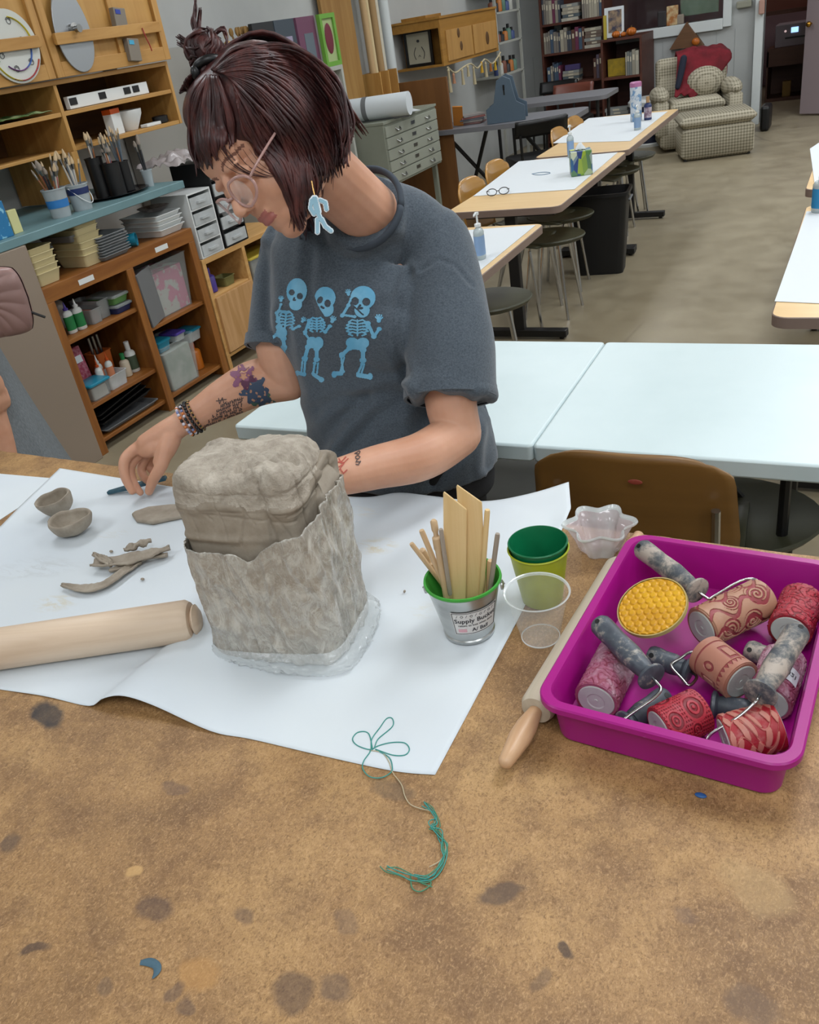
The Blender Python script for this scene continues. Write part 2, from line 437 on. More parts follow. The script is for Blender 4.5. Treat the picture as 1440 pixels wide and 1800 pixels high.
sheet('paper_sheet', [(1424, 262), (1442, 250), (1500, 330), (1432, 322)], zt, 'white paper on the second right-hand classroom table', h=.002)
# ================================================================== WORKBENCH
BZ = .80
brz = math.atan2(1.29 - 1.362, 1.918)
def bl(px, py, z=BZ): return onz(px, py, z)
t = NT('hardboard_top')
big = t.noise(3.2, detail=5, rough=.62, dist=.4)
fib = t.noise(150, detail=6, rough=.75, dist=1.6); fib2 = t.noise(1, t.map((330, 170, 200), rot=(0, 0, .6)), detail=5, rough=.75, dist=1.2)
base = t.ramp(big, [(.32, '#7a5b3a'), (.46, '#98744a'), (.58, '#ab8657'), (.72, '#bb9765')])
mid = t.noise(13, detail=6, rough=.7)
base = t.mix(t.ramp(mid, [(.45, 0.0), (.62, .6)]), base, '#6b4d33')
f2 = t.math('MULTIPLY', t.math('ADD', fib, fib2), .5)
base = t.mix(t.ramp(f2, [(.40, .8), (.49, 0.0)]), base, '#6e4e2c')
base = t.mix(t.ramp(f2, [(.515, 0.0), (.60, .6)]), base, '#c39d70')
# far strip lighter and wear; stains: (px,py, rx, ry, angle, colour, strength)
stains = [(82, 1258, .052, .022, .1, '#26262a', .95), (880, 1572, .012, .034, -.55, '#5c4838', .85), (998, 1669, .013, .009, 0, '#3f3028', .9),
          (270, 1597, .030, .020, .5, '#4c3a34', .7), (515, 1745, .030, .022, .4, '#463630', .7), (430, 1610, .016, .012, .2, '#54423a', .6), (1320, 1765, .030, .022, .3, '#66503f', .6),
          (305, 1385, .026, .012, .5, '#5b4740', .55), (60, 1670, .008, .018, -.5, '#3e302c', .7), (590, 1735, .022, .014, .5, '#5a483c', .6), (183, 1735, .014, .013, 0, '#5c4a3c', .6),
          (1205, 1610, .018, .013, .2, '#6d5545', .5), (330, 1770, .014, .011, 0, '#51403a', .6), (310, 1742, .010, .014, 0, '#51403a', .6), (20, 1480, .02, .018, 0, '#55463c', .6), (690, 1387, .035, .018, .5, '#62503f', .6),
          (610, 1620, .020, .014, 0, '#5f4d42', .45), (350, 1712, .028, .022, .2, '#b5854a', .5), (235, 1533, .012, .010, 0, '#c8a068', .7), (950, 1725, .008, .014, 0, '#584434', .6), (1330, 1560, .05, .03, 0, '#b89a6c', .4)]
wob = t.new('TexNoise'); wob.inputs['Scale'].default_value = 26; wob.inputs['Detail'].default_value = 6; t.link(t.tc.outputs['Object'], wob.inputs['Vector'])
wv = t.new('VectorMath', operation='MULTIPLY_ADD'); t.link(wob.outputs[1], wv.inputs[0]); wv.inputs[1].default_value = (.03, .03, 0); t.link(t.tc.outputs['Object'], wv.inputs[2])
bc = V((-.72, .74, 0))      # bench centre
bmx = Matrix.Translation(bc) @ rot2(brz); binv = bmx.inverted()
for px, py, rx, ry, an, col_, st in stains:
    w = binv @ onz(px, py, BZ) + V((.015, .015, 0))
    mp = t.new('Mapping'); mp.vector_type = 'TEXTURE'; mp.inputs['Location'].default_value = (w.x, w.y, BZ); mp.inputs['Rotation'].default_value = (0, 0, an - .4); mp.inputs['Scale'].default_value = (rx, ry, 1)
    t.link(wv.outputs[0], mp.inputs[0]); ln = t.new('VectorMath', operation='LENGTH'); t.link(mp.outputs[0], ln.inputs[0])
    fa = t.math('MULTIPLY', t.ramp(ln.outputs['Value'], [(.65, st), (1.08, 0.0)]), t.ramp(mid, [(.3, .75), (.6, 1.0)]))
    base = t.mix(fa, base, col_)
t.col(base); t.link(t.ramp(mid, [(.3, .36), (.7, .52)]), t.b.inputs['Roughness'])
t.bump(t.math('ADD', f2, t.math('MULTIPLY', mid, .6)), .55, .0016)
BENCH = t.m; BWOOD = wood('bench_timber', '#8a6236', '#a57c4a', 0, 8, .6)
bw, bd = 3.9, 1.2
bench = thing('workbench', 'large workbench with worn stained brown hardboard top', 'workbench', bc, brz)
far = (binv @ onz(620, 873, BZ)).y
mb = MB(); nx, ny = 120, 2
# slightly irregular far edge
ed = [(-bw / 2 + bw * i / 160, far + .0025 * fn((i * .9, 0, 0)) + .0015 * fn((i * 2.3, 5, 0))) for i in range(161)]
poly = [(-bw / 2, far - bd), (bw / 2, far - bd)] + ed[::-1]
mb.prism(poly, BZ - .03, BZ); mb.build('tabletop', BENCH, bench, smooth=.3)
mb = MB()
for y in (far - bd + .05, far - .05): mb.box((0, y, BZ - .09), (bw - .1, .035, .11))
for x in (-bw / 2 + .06, 0, bw / 2 - .06): mb.box((x, far - bd / 2, BZ - .09), (.035, bd - .14, .11))
mb.build('apron', BWOOD, bench, smooth=0)
for x in (-bw / 2 + .12, 0, bw / 2 - .12):
    for y in (far - bd + .12, far - .12):
        mb = MB(); mb.box((x, y, (BZ - .03) / 2), (.09, .09, BZ - .03)); mb.build('leg', BWOOD, bench, smooth=0)
# blue paint blobs
BLUEPAINT = M('dried_blue_paint', '#3f5c6b', .6, bump=(200, .5))
mb = MB(); w0 = onz(262, 1702, BZ)
mb.tube([V(onz(x, y, BZ + .0012)) - w0 for x, y in ((247, 1692), (262, 1691), (275, 1697), (276, 1708), (268, 1720))], [.003, .005, .0045, .004, .001], 8, res=4, flat=.35)
mb.build('dried_paint', BLUEPAINT, loc=w0, tag=('dried hook-shaped smear of blue grey paint on the bench near the bottom edge', 'paint smear'))
mb = MB(); w0 = onz(1232, 1399, BZ); mb.ell((0, 0, .001), (.007, .004, .002)); mb.build('dried_paint', M('dried_blue', '#21558f', .5), loc=w0, tag=('small bright blue paint drop at the foot of the magenta tray', 'paint drop'))
# ================================================================== PAPER
PZ = .0012
t = NT('craft_paper'); 
base = t.ramp(t.noise(2.5, detail=3), [(.35, '#ccd4db'), (.65, '#d3dade')])
for px, py, rx, ry, an, col_, st in [(660, 962, .05, .035, .2, '#c9bd9f', .7), (370, 1035, .05, .03, -.3, '#c3baa3', .55), (100, 1060, .055, .035, .3, '#c8bb98', .5), (60, 1000, .12, .05, .3, '#b9bec0', .55), (200, 940, .05, .025, .3, '#c6c0b0', .4), (20, 1120, .10, .03, .2, '#c4c6c4', .5), (740, 1075, .03, .03, 0, '#cfcfc6', .5), (640, 900, .05, .03, 0, '#d2cfc6', .5), (270, 875, .05, .01, .9, '#a9b0b4', .5)]:
    w = onz(px, py, BZ)
    mp = t.new('Mapping'); mp.vector_type = 'TEXTURE'; mp.inputs['Location'].default_value = (w.x, w.y, BZ); mp.inputs['Rotation'].default_value = (0, 0, an); mp.inputs['Scale'].default_value = (rx, ry, 1)
    t.link(t.tc.outputs['Object'], mp.inputs[0]); ln = t.new('VectorMath', operation='LENGTH'); t.link(mp.outputs[0], ln.inputs[0])
    ns_ = t.noise(1, t.map((18, 60, 10), rot=(0, 0, .5)), detail=6, rough=.7, dist=.8)
    base = t.mix(t.math('MULTIPLY', t.ramp(ln.outputs['Value'], [(.3, st), (1.0, 0.0)]), t.ramp(ns_, [(.47, 0.0), (.58, 1.0)])), base, col_)
t.col(base); t.b.inputs['Roughness'].default_value = .7
t.bump(t.noise(9, detail=3, dist=.6), .15, .004); CRAFT = t.m
def interp(pts, u):
    L = [0]
    for a, b in zip(pts, pts[1:]): L.append(L[-1] + (V(b) - V(a)).length)
    d = u * L[-1]
    for i in range(len(pts) - 1):
        if d <= L[i + 1] or i == len(pts) - 2:
            k = (d - L[i]) / max(L[i + 1] - L[i], 1e-9); return V(pts[i]).lerp(V(pts[i + 1]), k)
zp = BZ + PZ
top = cr([tuple(onz(x, y, z)) for x, y, z in ((105, 823, zp + .004), (160, 832, zp + .003), (240, 845, zp), (340, 860, zp), (520, 868, zp), (640, 874, zp), (700, 866, zp + .010), (760, 872, zp + .012), (850, 881, zp), (930, 868, zp + .006), (1000, 847, zp + .016))], 5)
bot = cr([tuple(onz(x, y, z)) for x, y, z in ((-420, 1170, zp), (-150, 1190, zp), (0, 1212, zp), (80, 1224, zp + .001), (155, 1241, zp + .001), (180, 1228, zp + .018), (215, 1223, zp + .026), (270, 1240, zp + .018), (370, 1285, zp + .002), (440, 1299, zp), (560, 1327, zp), (690, 1355, zp), (765, 1362, zp))], 5)
lef = [onz(-420, 1170, zp), onz(0, 926, zp), onz(30, 895, zp), onz(105, 823, zp + .004)]
rig = [onz(765, 1362, zp), onz(832, 1237, zp), onz(905, 1100, zp), onz(975, 962, zp), onz(1004, 893, zp + .004), onz(1000, 847, zp + .016)]
def paper(u, v):
    T = interp(top, u); B = interp(bot, u); Lf = interp(lef, v); Rg = interp(rig, v)
    p = B.lerp(T, v) + Lf.lerp(Rg, u) - (lef[0].lerp(rig[0], u)).lerp(V(lef[-1]).lerp(V(rig[-1]), u), v)
    e = min(u, 1 - u, v, 1 - v); k = min(1, e * 8)
    n = fn((p.x * 5, p.y * 5, 0)) * .5 + .5
    p.z = max(p.z, zp) + k * max(0, n - .55) * .006
    return p
mb = MB(); mb.grid(paper, 140, 90); bm_ = mb.build('paper_sheet', CRAFT, smooth=3.2, thick=.0004, tag=('large white craft paper sheet spread over the workbench under the clay', 'paper'))
# the under sheet at left
pl = [onz(x, y, BZ + .0004) for x, y in ((-260, 838), (0, 833), (92, 841), (60, 866), (32, 893), (0, 914), (-300, 1060))]
c0 = pl[2]; mb = MB(); mb.prism([(p.x - c0.x, p.y - c0.y) for p in pl], 0, .0006); mb.build('paper_sheet', CRAFT, loc=c0, smooth=0, tag=('second white paper sheet peeking out at the left end of the workbench', 'paper'))
# ================================================================== CLAY
t = NT('wet_clay'); n = t.noise(22, detail=8, rough=.65); n2 = t.noise(140, detail=4)
t.col(t.ramp(n, [(.3, '#857a6b'), (.5, '#968b7c'), (.7, '#a69c8d')])); t.b.inputs['Roughness'].default_value = .62
t.bump(t.math('ADD', n, t.math('MULTIPLY', n2, .35)), .45, .003); CLAY = t.m
t = NT('dry_clay_skin'); n = t.noise(30, detail=8, rough=.7, dist=.5); n2 = t.noise(200, detail=4)
t.col(t.ramp(n, [(.3, '#8a8072'), (.5, '#a89e90'), (.68, '#bdb4a6')])); t.b.inputs['Roughness'].default_value = .8
t.bump(t.math('ADD', n, t.math('MULTIPLY', n2, .5)), .9, .005); CLAYD = t.m
cang = math.atan2(.104, .222)
cb = onz(520, 1183, BZ); 
# local frame: x along the front face, y away from the camera
A = onz(388, 1160, BZ); Bp = onz(655, 1118, BZ)
fx = V((math.cos(.14), math.sin(.14), 0)); fy = V((-fx.y, fx.x, 0)); ca = math.atan2(fx.y, fx.x)
cc = A + fx * .088 + fy * .080
CLR = thing('bagged_clay', 'block of grey brown clay half out of its clear plastic bag on the paper', 'clay', (cc.x, cc.y, BZ + PZ + .0035), ca)
def blockmesh(w, d, z0, z1, r, n=40, tx=0, ty=0, exp=5, m=36):
    """superellipse column with rounded top; returns MB"""
    mb = MB(); rings = []
    prof = []
    for i in range(n + 1): prof.append((z0 + (z1 - z0 - r) * i / n, 0))
    for i in range(1, 9): a = PI / 2 * i / 8; prof.append((z1 - r + r * math.sin(a), r * (1 - math.cos(a))))
    for k in (.8, .55, .3, .08): prof.append((z1, r + (1 - k) * 1e9 if False else -k))
    M_ = m * 4
    def se(a, rw, rd):
        c_, s_ = math.cos(a), math.sin(a); q = (abs(c_) ** exp + abs(s_) ** exp) ** (-1 / exp); return rw * c_ * q, rd * s_ * q
    for z, e in prof:
        h = (z - z0) / (z1 - z0)
        if e < 0: rw, rd = (w / 2 - r) * -e, (d / 2 - r) * -e
        else: rw, rd = w / 2 - e, d / 2 - e
        rings.append([V((se(2 * PI * i / M_, rw, rd)[0] + tx * h, se(2 * PI * i / M_, rw, rd)[1] + ty * h, z)) for i in range(M_)])
    mb.rings(rings); return mb
chh = .322    # total height, tuned to the photo
mb = blockmesh(.200, .140, .02, chh, .022, 120, tx=-.004, ty=.02, exp=9, m=110)
blk = mb.build('clay_block', [CLAY, CLAYD], CLR, smooth=3.2)
cuts = [  # wire-cut lines on the front face: (x0,z0,x1,z1)
    (-.10, .300, .10, .287), (-.10, .268, .10, .262), (-.085, .34, -.07, .22), (-.03, .30, -.02, .22), (-.085, .30, -.04, .25), (.0, .30, .03, .245), (-.06, .262, .10, .245), (.055, .33, .05, .20), (.02, .27, .0, .21), (.04, .31, .085, .22)]
def seg(px, pz, s_):
    ax, az, bx, bz = s_; dx, dz = bx - ax, bz - az; u = max(0, min(1, ((px - ax) * dx + (pz - az) * dz) / (dx * dx + dz * dz)))
    return math.hypot(px - ax - dx * u, pz - az - dz * u)
def dblk(co, n_):
    o = co.copy(); 
    o += n_ * (.004 * fn(co * 9) + .0015 * fn(co * 30))
    if n_.y < -.3:
        dd = min(seg(co.x, co.z, s_) for s_ in cuts); o += n_ * (-.0020 * math.exp(-(dd / .0013) ** 2))
        dd = seg(co.x, co.z, (.045, .31, .06, .19)); o += n_ * (-.006 * math.exp(-(dd / .005) ** 2))
        if co.z < .232: o += n_ * .004 * math.exp(-((co.z - .218) / .006) ** 2) * (1 if co.x < .0 else .4)
    if n_.x > .3:
        dd = min(seg(co.y, co.z, s_) for s_ in ((-.07, .295, .07, .29), (-.07, .258, .07, .262), (-.03, .34, -.02, .2), (.02, .33, .03, .21))); o += n_ * (-.003 * math.exp(-(dd / .0016) ** 2))
    if n_.y < -.3 or n_.x > .5: o += n_ * .008 * math.exp(-((co.z - (chh - .052 + .016 * fn((co.x * 16, co.y * 16, 2)))) / .010) ** 2) * max(0, .55 + fn((co.x * 22, co.y * 22, 7)))
    if co.z > chh - .05:
        k = (co.z - chh + .05) / .05
        o += n_ * k * (.008 * fn(co * 22) + .005 * abs(fn(co * 55)) + .003 * fn(co * 110))
        o.z += k * (.014 * fn((co.x * 8, co.y * 8, 3)) - .018 * max(0, co.x - .04) / .06 * 0)
        dd = abs(co.y + .02 - .25 * co.x - .01 * fn(co * 20)) ; o.z -= .010 * math.exp(-(dd / .006) ** 2) * (1 if 0 < co.x < .09 else 0)
        if n_.y < -.2: o.y -= .007 * k * max(0, .3 + fn((co.x * 14, 1, 2)))
    return o
displace(blk, dblk)
for p_ in blk.data.polygons:
    if p_.center.z > chh - .046 + .020 * fn((p_.center.x * 16, p_.center.y * 16, 2)) + .006 * fn(p_.center * 60): p_.material_index = 1
# second lump leaning behind/right
mb = blockmesh(.075, .075, .02, .285, .02, 50, ty=.02, exp=6, m=60)
b2 = mb.build('clay_block', [CLAY, CLAYD], CLR, smooth=3.2, loc=(.076, .040, 0)); b2['label'] = 'darker torn lump at the back right of the clay'
displace(b2, lambda co, n_: co + n_ * (.008 * fn(co * 13) + .003 * fn(co * 40)) + V((0, 0, .02 * fn(co * 10) if co.z > .26 else 0)) - n_ * (.018 * math.exp(-((co.z - .27) / .015) ** 2) if n_.y < -.3 or n_.x > .5 else 0))
# plastic bag hugging the lower part
t = NT('smeared_clay_bag'); b = t.b
n = t.noise(1, t.map((24, 24, 22), rot=(.3, .6, .3)), detail=9, rough=.8, dist=.7); n2 = t.noise(9, detail=3, dist=.5)
n3 = t.noise(1, t.map((34, 34, 20), rot=(.5, -.6, .2)), detail=8, rough=.78, dist=1.0)
t.col(t.mix(t.ramp(n3, [(.47, 0.0), (.6, .75)]), t.mix(t.ramp(n2, [(.4, 0.0), (.65, .6)]), t.ramp(n, [(.33, '#887d6e'), (.5, '#a0978a'), (.66, '#b9b3a8')]), '#a3a19a'), '#c8c4ba'))
rid = t.math('ABSOLUTE', t.math('SUBTRACT', t.noise(1, t.map((13, 13, 5), rot=(.4, .5, 0)), detail=5, rough=.6, dist=1.8), .5))
rid2 = t.math('ABSOLUTE', t.math('SUBTRACT', t.noise(1, t.map((22, 22, 7), rot=(-.6, .3, 0)), detail=4, rough=.55, dist=1.2), .5))
cre = t.math('MAXIMUM', t.ramp(rid, [(.0, 1.0), (.022, 0.0)]), t.ramp(rid2, [(.0, .8), (.014, 0.0)]))
lnk = t.b.inputs['Base Color'].links[0].from_socket; t.col(t.mix(t.math('MULTIPLY', cre, .35), lnk, '#cfccc3'))
b.inputs['Roughness'].default_value = .25; b.inputs['Coat Weight'].default_value = .6; b.inputs['Coat Roughness'].default_value = .12
t.bump(t.math('ADD', t.math('ADD', t.noise(1, t.map((16, 16, 9), rot=(.5, 0, .4)), detail=4, dist=1.2), t.math('MULTIPLY', n, .15)), t.math('MULTIPLY', cre, .12)), .8, .006); BAGC = t.m
BAGT = M('clear_bag_film', '#d8dedf', .12, alpha=.24, coat=.5, bump=(45, .6, .004))
def edgez(a):   # ragged top edge of the bag as a function of angle (local); a=0 is +x, -pi/2 front
    x = math.cos(a); y = math.sin(a)
    z = .205 + .006 * fn((x * 4, y * 4, 0))
    if y < .3: z += .035 * max(0, (x - .15)) * (1 / .85) * 1.6 - .014 * math.exp(-((x - .05) / .18) ** 2)
    if y >= .3: z += .05 * max(0, x) + .01
    return z
mb = MB(); NA = 220; NZ = 60; w2, d2, ex = .114, .084, 6
rings = []
for j in range(NZ + 1):
    r = []
    for i in range(NA):
        a = 2 * PI * i / NA; c_, s_ = math.cos(a), math.sin(a); q = (abs(c_) ** ex + abs(s_) ** ex) ** (-1 / ex)
        v = j / NZ; z = v * edgez(a)
        bel = .985 + .03 * v + .02 * math.sin(v * 3.1)
        lo_ = .03 * max(0, .06 - v) / .06
        ww = w2 * (bel - lo_); dd_ = d2 * (bel - lo_)
        x, y = ww * c_ * q + .010 - .004 * v, dd_ * s_ * q + .004 + .01 * v
        p = V((x, y, z)); nn = V((c_, s_, 0))
        fold = abs(fn((a * 5, z * 9, 0))) * .007 + .003 * fn((a * 26, z * 14, 4)) + .002 * fn((a * 60, z * 60, 1)) + .0045 * abs(math.sin(a * 9 + z * 22 + 4 * fn((a * 2, z * 6, 8)))) ** 6
        r.append(p + nn * (fold - .001))
    rings.append(r)
mb.rings(rings, cap=False); mb.build('plastic_bag', BAGC, CLR, smooth=3.2, thick=.0008)['label'] = 'crinkled clear bag smeared with grey clay'
# loose clear film gathered at the foot
mb = MB(); rings = []
for j in range(26):
    v = j / 25; r = []
    for i in range(NA):
        a = 2 * PI * i / NA; c_, s_ = math.cos(a), math.sin(a); q = (abs(c_) ** ex + abs(s_) ** ex) ** (-1 / ex)
        out = (.003 + .010 * math.sin(min(1, (1 - v) * 1.0) * PI * .5)) * (1 + 1.2 * max(0, math.cos(a + .5))) 
        z = v * (.022 + .010 * math.cos(a)) + .0015
        f_ = .006 * abs(fn((a * 9, v * 4, 2))) + .004 * fn((a * 28, v * 7, 5))
        r.append(V((w2 * c_ * q + .010, d2 * s_ * q + .004, z + .003 * abs(fn((a * 12, v * 5, 9))))) + V((c_, s_, 0)) * (out + f_ * (1.2 - v)))
    rings.append(r)
mb.rings(rings, cap=False); mb.build('bag_skirt', BAGT, CLR, smooth=3.2, thick=.0005)['label'] = 'loose clear film gathered round the foot'
# ------------------------------------------------------------------ pinch bowls
def pinch(px, py, r, h, rz, label, tilt=(0, 0), sq=.8):
    w = onz(px, py, BZ); w.z = zp + .002
    mb = MB(); prof = [(.0, .006), (r * .45, .003), (r * .78, h * .30), (r * .97, h * .72), (r, h * .95), (r * .94, h * 1.02), (r * .84, h * .93), (r * .76, h * .68), (r * .5, h * .32), (0.0, h * .26)]
    prof = cr(prof, 4); prof = [(p[0], p[1]) for p in prof]
    mb.lathe(prof, 48, cap=False)
    bmesh.ops.remove_doubles(mb.bm, verts=mb.bm.verts, dist=.0005)
    o = mb.build('pinch_bowl', CLAY, loc=w, smooth=3.2, tag=(label, 'bowl', 'pinched clay bowls'))
    o.rotation_euler = (tilt[0], tilt[1], rz); o.scale = (1, sq, 1)
    displace(o, lambda co, n_: co + V((co.x, co.y, 0)) * (.10 * fn((math.atan2(co.y, co.x) * .8, co.z * 8, r * 60))) + n_ * .0018 * fn(co * 45) + V((0, 0, .006 * fn((co.x * 22, co.y * 22, r * 99)) * (co.z / h))))
    o.location.z += .001
    return o
pinch(133, 940, .047, .040, .5, 'front pinched clay bowl, open and shallow, left of the clay block', (0, .0), .85)
pinch(112, 902, .043, .046, .5, 'rear pinched clay bowl behind the other, its rim pulled up', (.22, -.18), .62)
# leaf-shaped clay slab behind the block
pts = [(232, 906), (238, 901), (262, 893), (300, 889), (345, 888), (348, 905), (300, 914), (268, 921), (240, 917)]
w = [onz(x, y, BZ + .006) for x, y in pts]; c0 = sum(w, V()) / len(w); c0.z = zp + .001
mb = MB(); mb.prism([(p.x - c0.x, p.y - c0.y) for p in w], 0, .009); mb.build('clay_slab', CLAY, loc=c0, bevel=.003, tag=('flat leaf-shaped slab of clay lying behind the clay block', 'clay slab'))
# scraps
def strip(pts, wds, lab, z0, wave=.004):
    w = [onz(x, y, BZ) for x, y in pts]; c0 = w[0].copy(); c0.z = zp + z0
    q = cr([(p.x - c0.x, p.y - c0.y, wd_) for p, wd_ in zip(w, wds)], 5)
    mb = MB()
    def g(u, v):
        k = u * (len(q) - 1); i = min(int(k), len(q) - 2); f_ = k - i
        a = V(q[i]).lerp(V(q[i + 1]), f_); d_ = V(q[i + 1]) - V(q[i]); d_.z = 0; d_.normalize(); nn = V((-d_.y, d_.x, 0))
        wd_ = a.z; p = V((a.x, a.y, 0)) + nn * (v - .5) * wd_
        p.z = .004 + wave * (.6 + .8 * fn((u * 5 + c0.x * 90, v * 2, 0))) + (.006 * (2 * v - 1) ** 2)
        return p + nn * .003 * fn((u * 22, c0.y * 50, v))
    mb.grid(g, 30, 6); return mb.build('clay_scrap', CLAY, loc=c0, smooth=3.2, thick=.0045, tag=(lab, 'clay scrap', 'clay trimmings on the paper'))
strip([(112, 1036), (150, 1043), (185, 1037), (225, 1010), (250, 995)], [.004, .022, .022, .020, .008], 'long lowest clay trimming, nearest the wooden rolling pin', 0)
strip([(168, 1003), (205, 1001), (240, 995), (275, 985), (303, 976)], [.022, .034, .036, .030, .010], 'broad clay trimming lying across the middle of the scraps', .005, .008)
strip([(195, 1012), (225, 1003), (255, 990), (296, 984)], [.008, .014, .016, .010], 'narrow twisted clay trimming under the broad one', .001)
strip([(225, 985), (250, 977), (272, 968)], [.012, .022, .010], 'pointed clay trimming standing up at the top of the scraps', .011, .010)
strip([(170, 990), (190, 1000), (200, 1008)], [.006, .016, .008], 'short curled clay trimming at the left of the scraps', .010, .006)
for px, py, lb in ((197, 973, 'small clay crumb above the trimmings, left one'), (233, 963, 'small clay crumb above the trimmings, right one'), (252, 1022, 'small clay crumb below the trimmings'), (712, 1044, 'tiny clay crumb left of the tin bucket')):
    w = onz(px, py, BZ); w.z = zp + .0022
    mb = MB(); mb.ell((0, 0, .002), (.0045 if px < 300 else .002, .003, .0025)); mb.build('clay_crumb', CLAY, loc=w, tag=(lb, 'crumb', 'clay crumbs'))
# ------------------------------------------------------------------ rolling pins
PINW = wood('rolling_pin_wood', '#cdb59c', '#dcc7b0', 0, 12, .5, grain=.12)
PINW2 = wood('dusty_pin_wood', '#b8ab97', '#c6baa7', 0, 12, .65, grain=.2)
HANDW = wood('pin_handle_wood', '#b78f6c', '#c9a47f', 0, 12, .4)
def rolling_pin(a, b, r, label, mat, hand, hr=.014, hl=.10, both=True):
    c0 = (a + b) / 2; d_ = b - a; L = d_.length; rz = math.atan2(d_.y, d_.x)
    t_ = thing('rolling_pin', label, 'rolling pin', (c0.x, c0.y, c0.z), rz)
    mb = MB(); mb.lathe([(r * .55, -L / 2), (r * .86, -L / 2 + .001), (r, -L / 2 + .009), (r, L / 2 - .009), (r * .86, L / 2 - .001), (r * .55, L / 2)], 40, axis=(1, 0, 0)); mb.build('barrel', mat, t_, smooth=.9)
    for s_ in ((-1, 1) if both else (-1,)):
        mb = MB(); mb.lathe([(hr * .6, L / 2 - .012), (hr * .8, L / 2 + min(.004, hl * .1)), (hr * 1.15, L / 2 + hl * .3), (hr * 1.2, L / 2 + hl * .5), (hr * .9, L / 2 + hl * .8), (hr * .75, L / 2 + hl * .95), (hr * .3, L / 2 + hl)], 20, axis=(s_, 0, 0)); mb.build('handle', hand, t_, smooth=.9)
    return t_
ra = .036
e1 = onz(338, 1090, BZ + ra); e0 = onz(0, 1140, BZ + ra)
dd = (e1 - e0).normalized()
rolling_pin(e1 - dd * .46, e1, ra, 'pale wooden rolling pin lying on the paper left of the clay', PINW, PINW, hr=.022, hl=.014)
r2 = .024; _a = math.radians(-4.0); a2 = V((-.318 + .035 * .07 - .012, .766 + .035, BZ + .0252)); b2_ = a2 + V((-math.sin(_a - .01), math.cos(_a - .01), 0))
d2_ = (b2_ - a2).normalized(); d2_.z = 0
rp2 = rolling_pin(a2, a2 + d2_ * .36, r2, 'dusty wooden rolling pin beside the magenta tray', PINW2, HANDW, hr=.0125, hl=.105)
# ------------------------------------------------------------------ thread
def thread(pts, r, label, mat, name='thread'):
    w0 = onz(*pts[0][:2], BZ); w0.z = zp
    q = [(onz(x, y, BZ) - w0) for x, y in pts]
    q = [V((p.x, p.y, .0012 + .0016 * abs(fn((i * .7, len(pts), 0))))) for i, p in enumerate(q)]
    return q, w0
TH = M('green_thread', '#3a8f86', .6); TH2 = M('green_thread_dark', '#457d60', .7); TH3 = M('pale_thread', '#b5a98c', .7)
th = thing('thread_tangle', 'tangled green thread with looped bow trailing over the paper edge onto the bench', 'thread', onz(640, 1320, BZ + PZ + .0015))
o0 = th.location
def strand(pts, r, mat, nm='strand', z=.001):
    mb = MB(); mb.tube([onz(x, y, BZ + PZ) - o0 + V((0, 0, z + .001 * abs(fn((i, r * 9999, z * 999))))) for i, (x, y) in enumerate(pts)], r, 6, res=6); return mb.build(nm, mat, th, smooth=3.2)
strand([(655, 1316), (648, 1290), (630, 1288), (620, 1300), (630, 1312), (655, 1318), (665, 1300), (690, 1278), (690, 1264), (680, 1264), (668, 1280), (654, 1300), (652, 1320), (640, 1338), (638, 1352), (650, 1366), (670, 1368), (686, 1360), (690, 1350), (684, 1332), (660, 1318), (690, 1328), (712, 1328), (720, 1318), (712, 1307), (690, 1306), (665, 1312), (650, 1322)], .0008, TH, 'loop')
strand([(650, 1320), (672, 1324), (684, 1340), (690, 1358), (706, 1380), (712, 1400), (722, 1415), (742, 1423), (760, 1428), (768, 1440), (762, 1453), (775, 1466), (784, 1490), (776, 1512), (755, 1525)], .0007, TH3, 'strand')
random.seed(3)
core = [(745, 1412), (765, 1430), (770, 1448), (760, 1455), (775, 1470), (782, 1492), (775, 1520), (755, 1545), (730, 1545), (700, 1535), (680, 1528), (664, 1530)]
for k in range(7):
    st_ = random.choice((0, 2, 3)); strand([(x + random.uniform(-6, 6), y + random.uniform(-7, 7)) for x, y in core[st_:len(core) - random.choice((0, 1, 3))]], .0007, TH2 if k % 2 else TH, z=.001 + .0004 * k)
strand([(722, 1540), (725, 1562), (740, 1568), (758, 1555), (748, 1545), (735, 1550), (760, 1560)], .0008, TH2)
# ================================================================== TIN BUCKET AND TOOLS
def onb(px, py, z=None): return onz(px, py, BZ if z is None else z)
TIN = M('galvanised_tin', '#c3c5c4', .3, .9, c2='#aeb0af', ns=5, vec=(1, 1, 6))
GREENP = M('green_enamel', '#3f9a3c', .35); 
bk = onz(826, 1108, BZ + PZ); bk.z = BZ + PZ + .002
RB, RT, HB = .0405, .0585, .102
buck = thing('tin_bucket', 'small galvanised tin bucket with green inside holding wooden clay tools', 'bucket', bk, .0)
mb = MB(); mb.lathe([(RB - .002, 0), (RB, .001), (RB + .0006, .006), (RB - .001, .008), (RT - .001, HB - .004)], 56, cap=False); mb.lathe([(0.0001, .002), (RB - .001, .002)], 56, cap=False)
mb.build('body', TIN, buck, smooth=.6)
mb = MB(); mb.lathe([(RT + .000, HB - .006), (RT + .0022, HB - .003), (RT + .0015, HB), (RT - .0015, HB), (RT - .0025, HB - .004), (RB - .004, .012), (.0001, .010)], 56, cap=False); mb.build('rim', GREENP, buck, smooth=.6)['label'] = 'green rolled rim and green enamelled inside'
camdir = math.atan2(-bk.y, -bk.x)
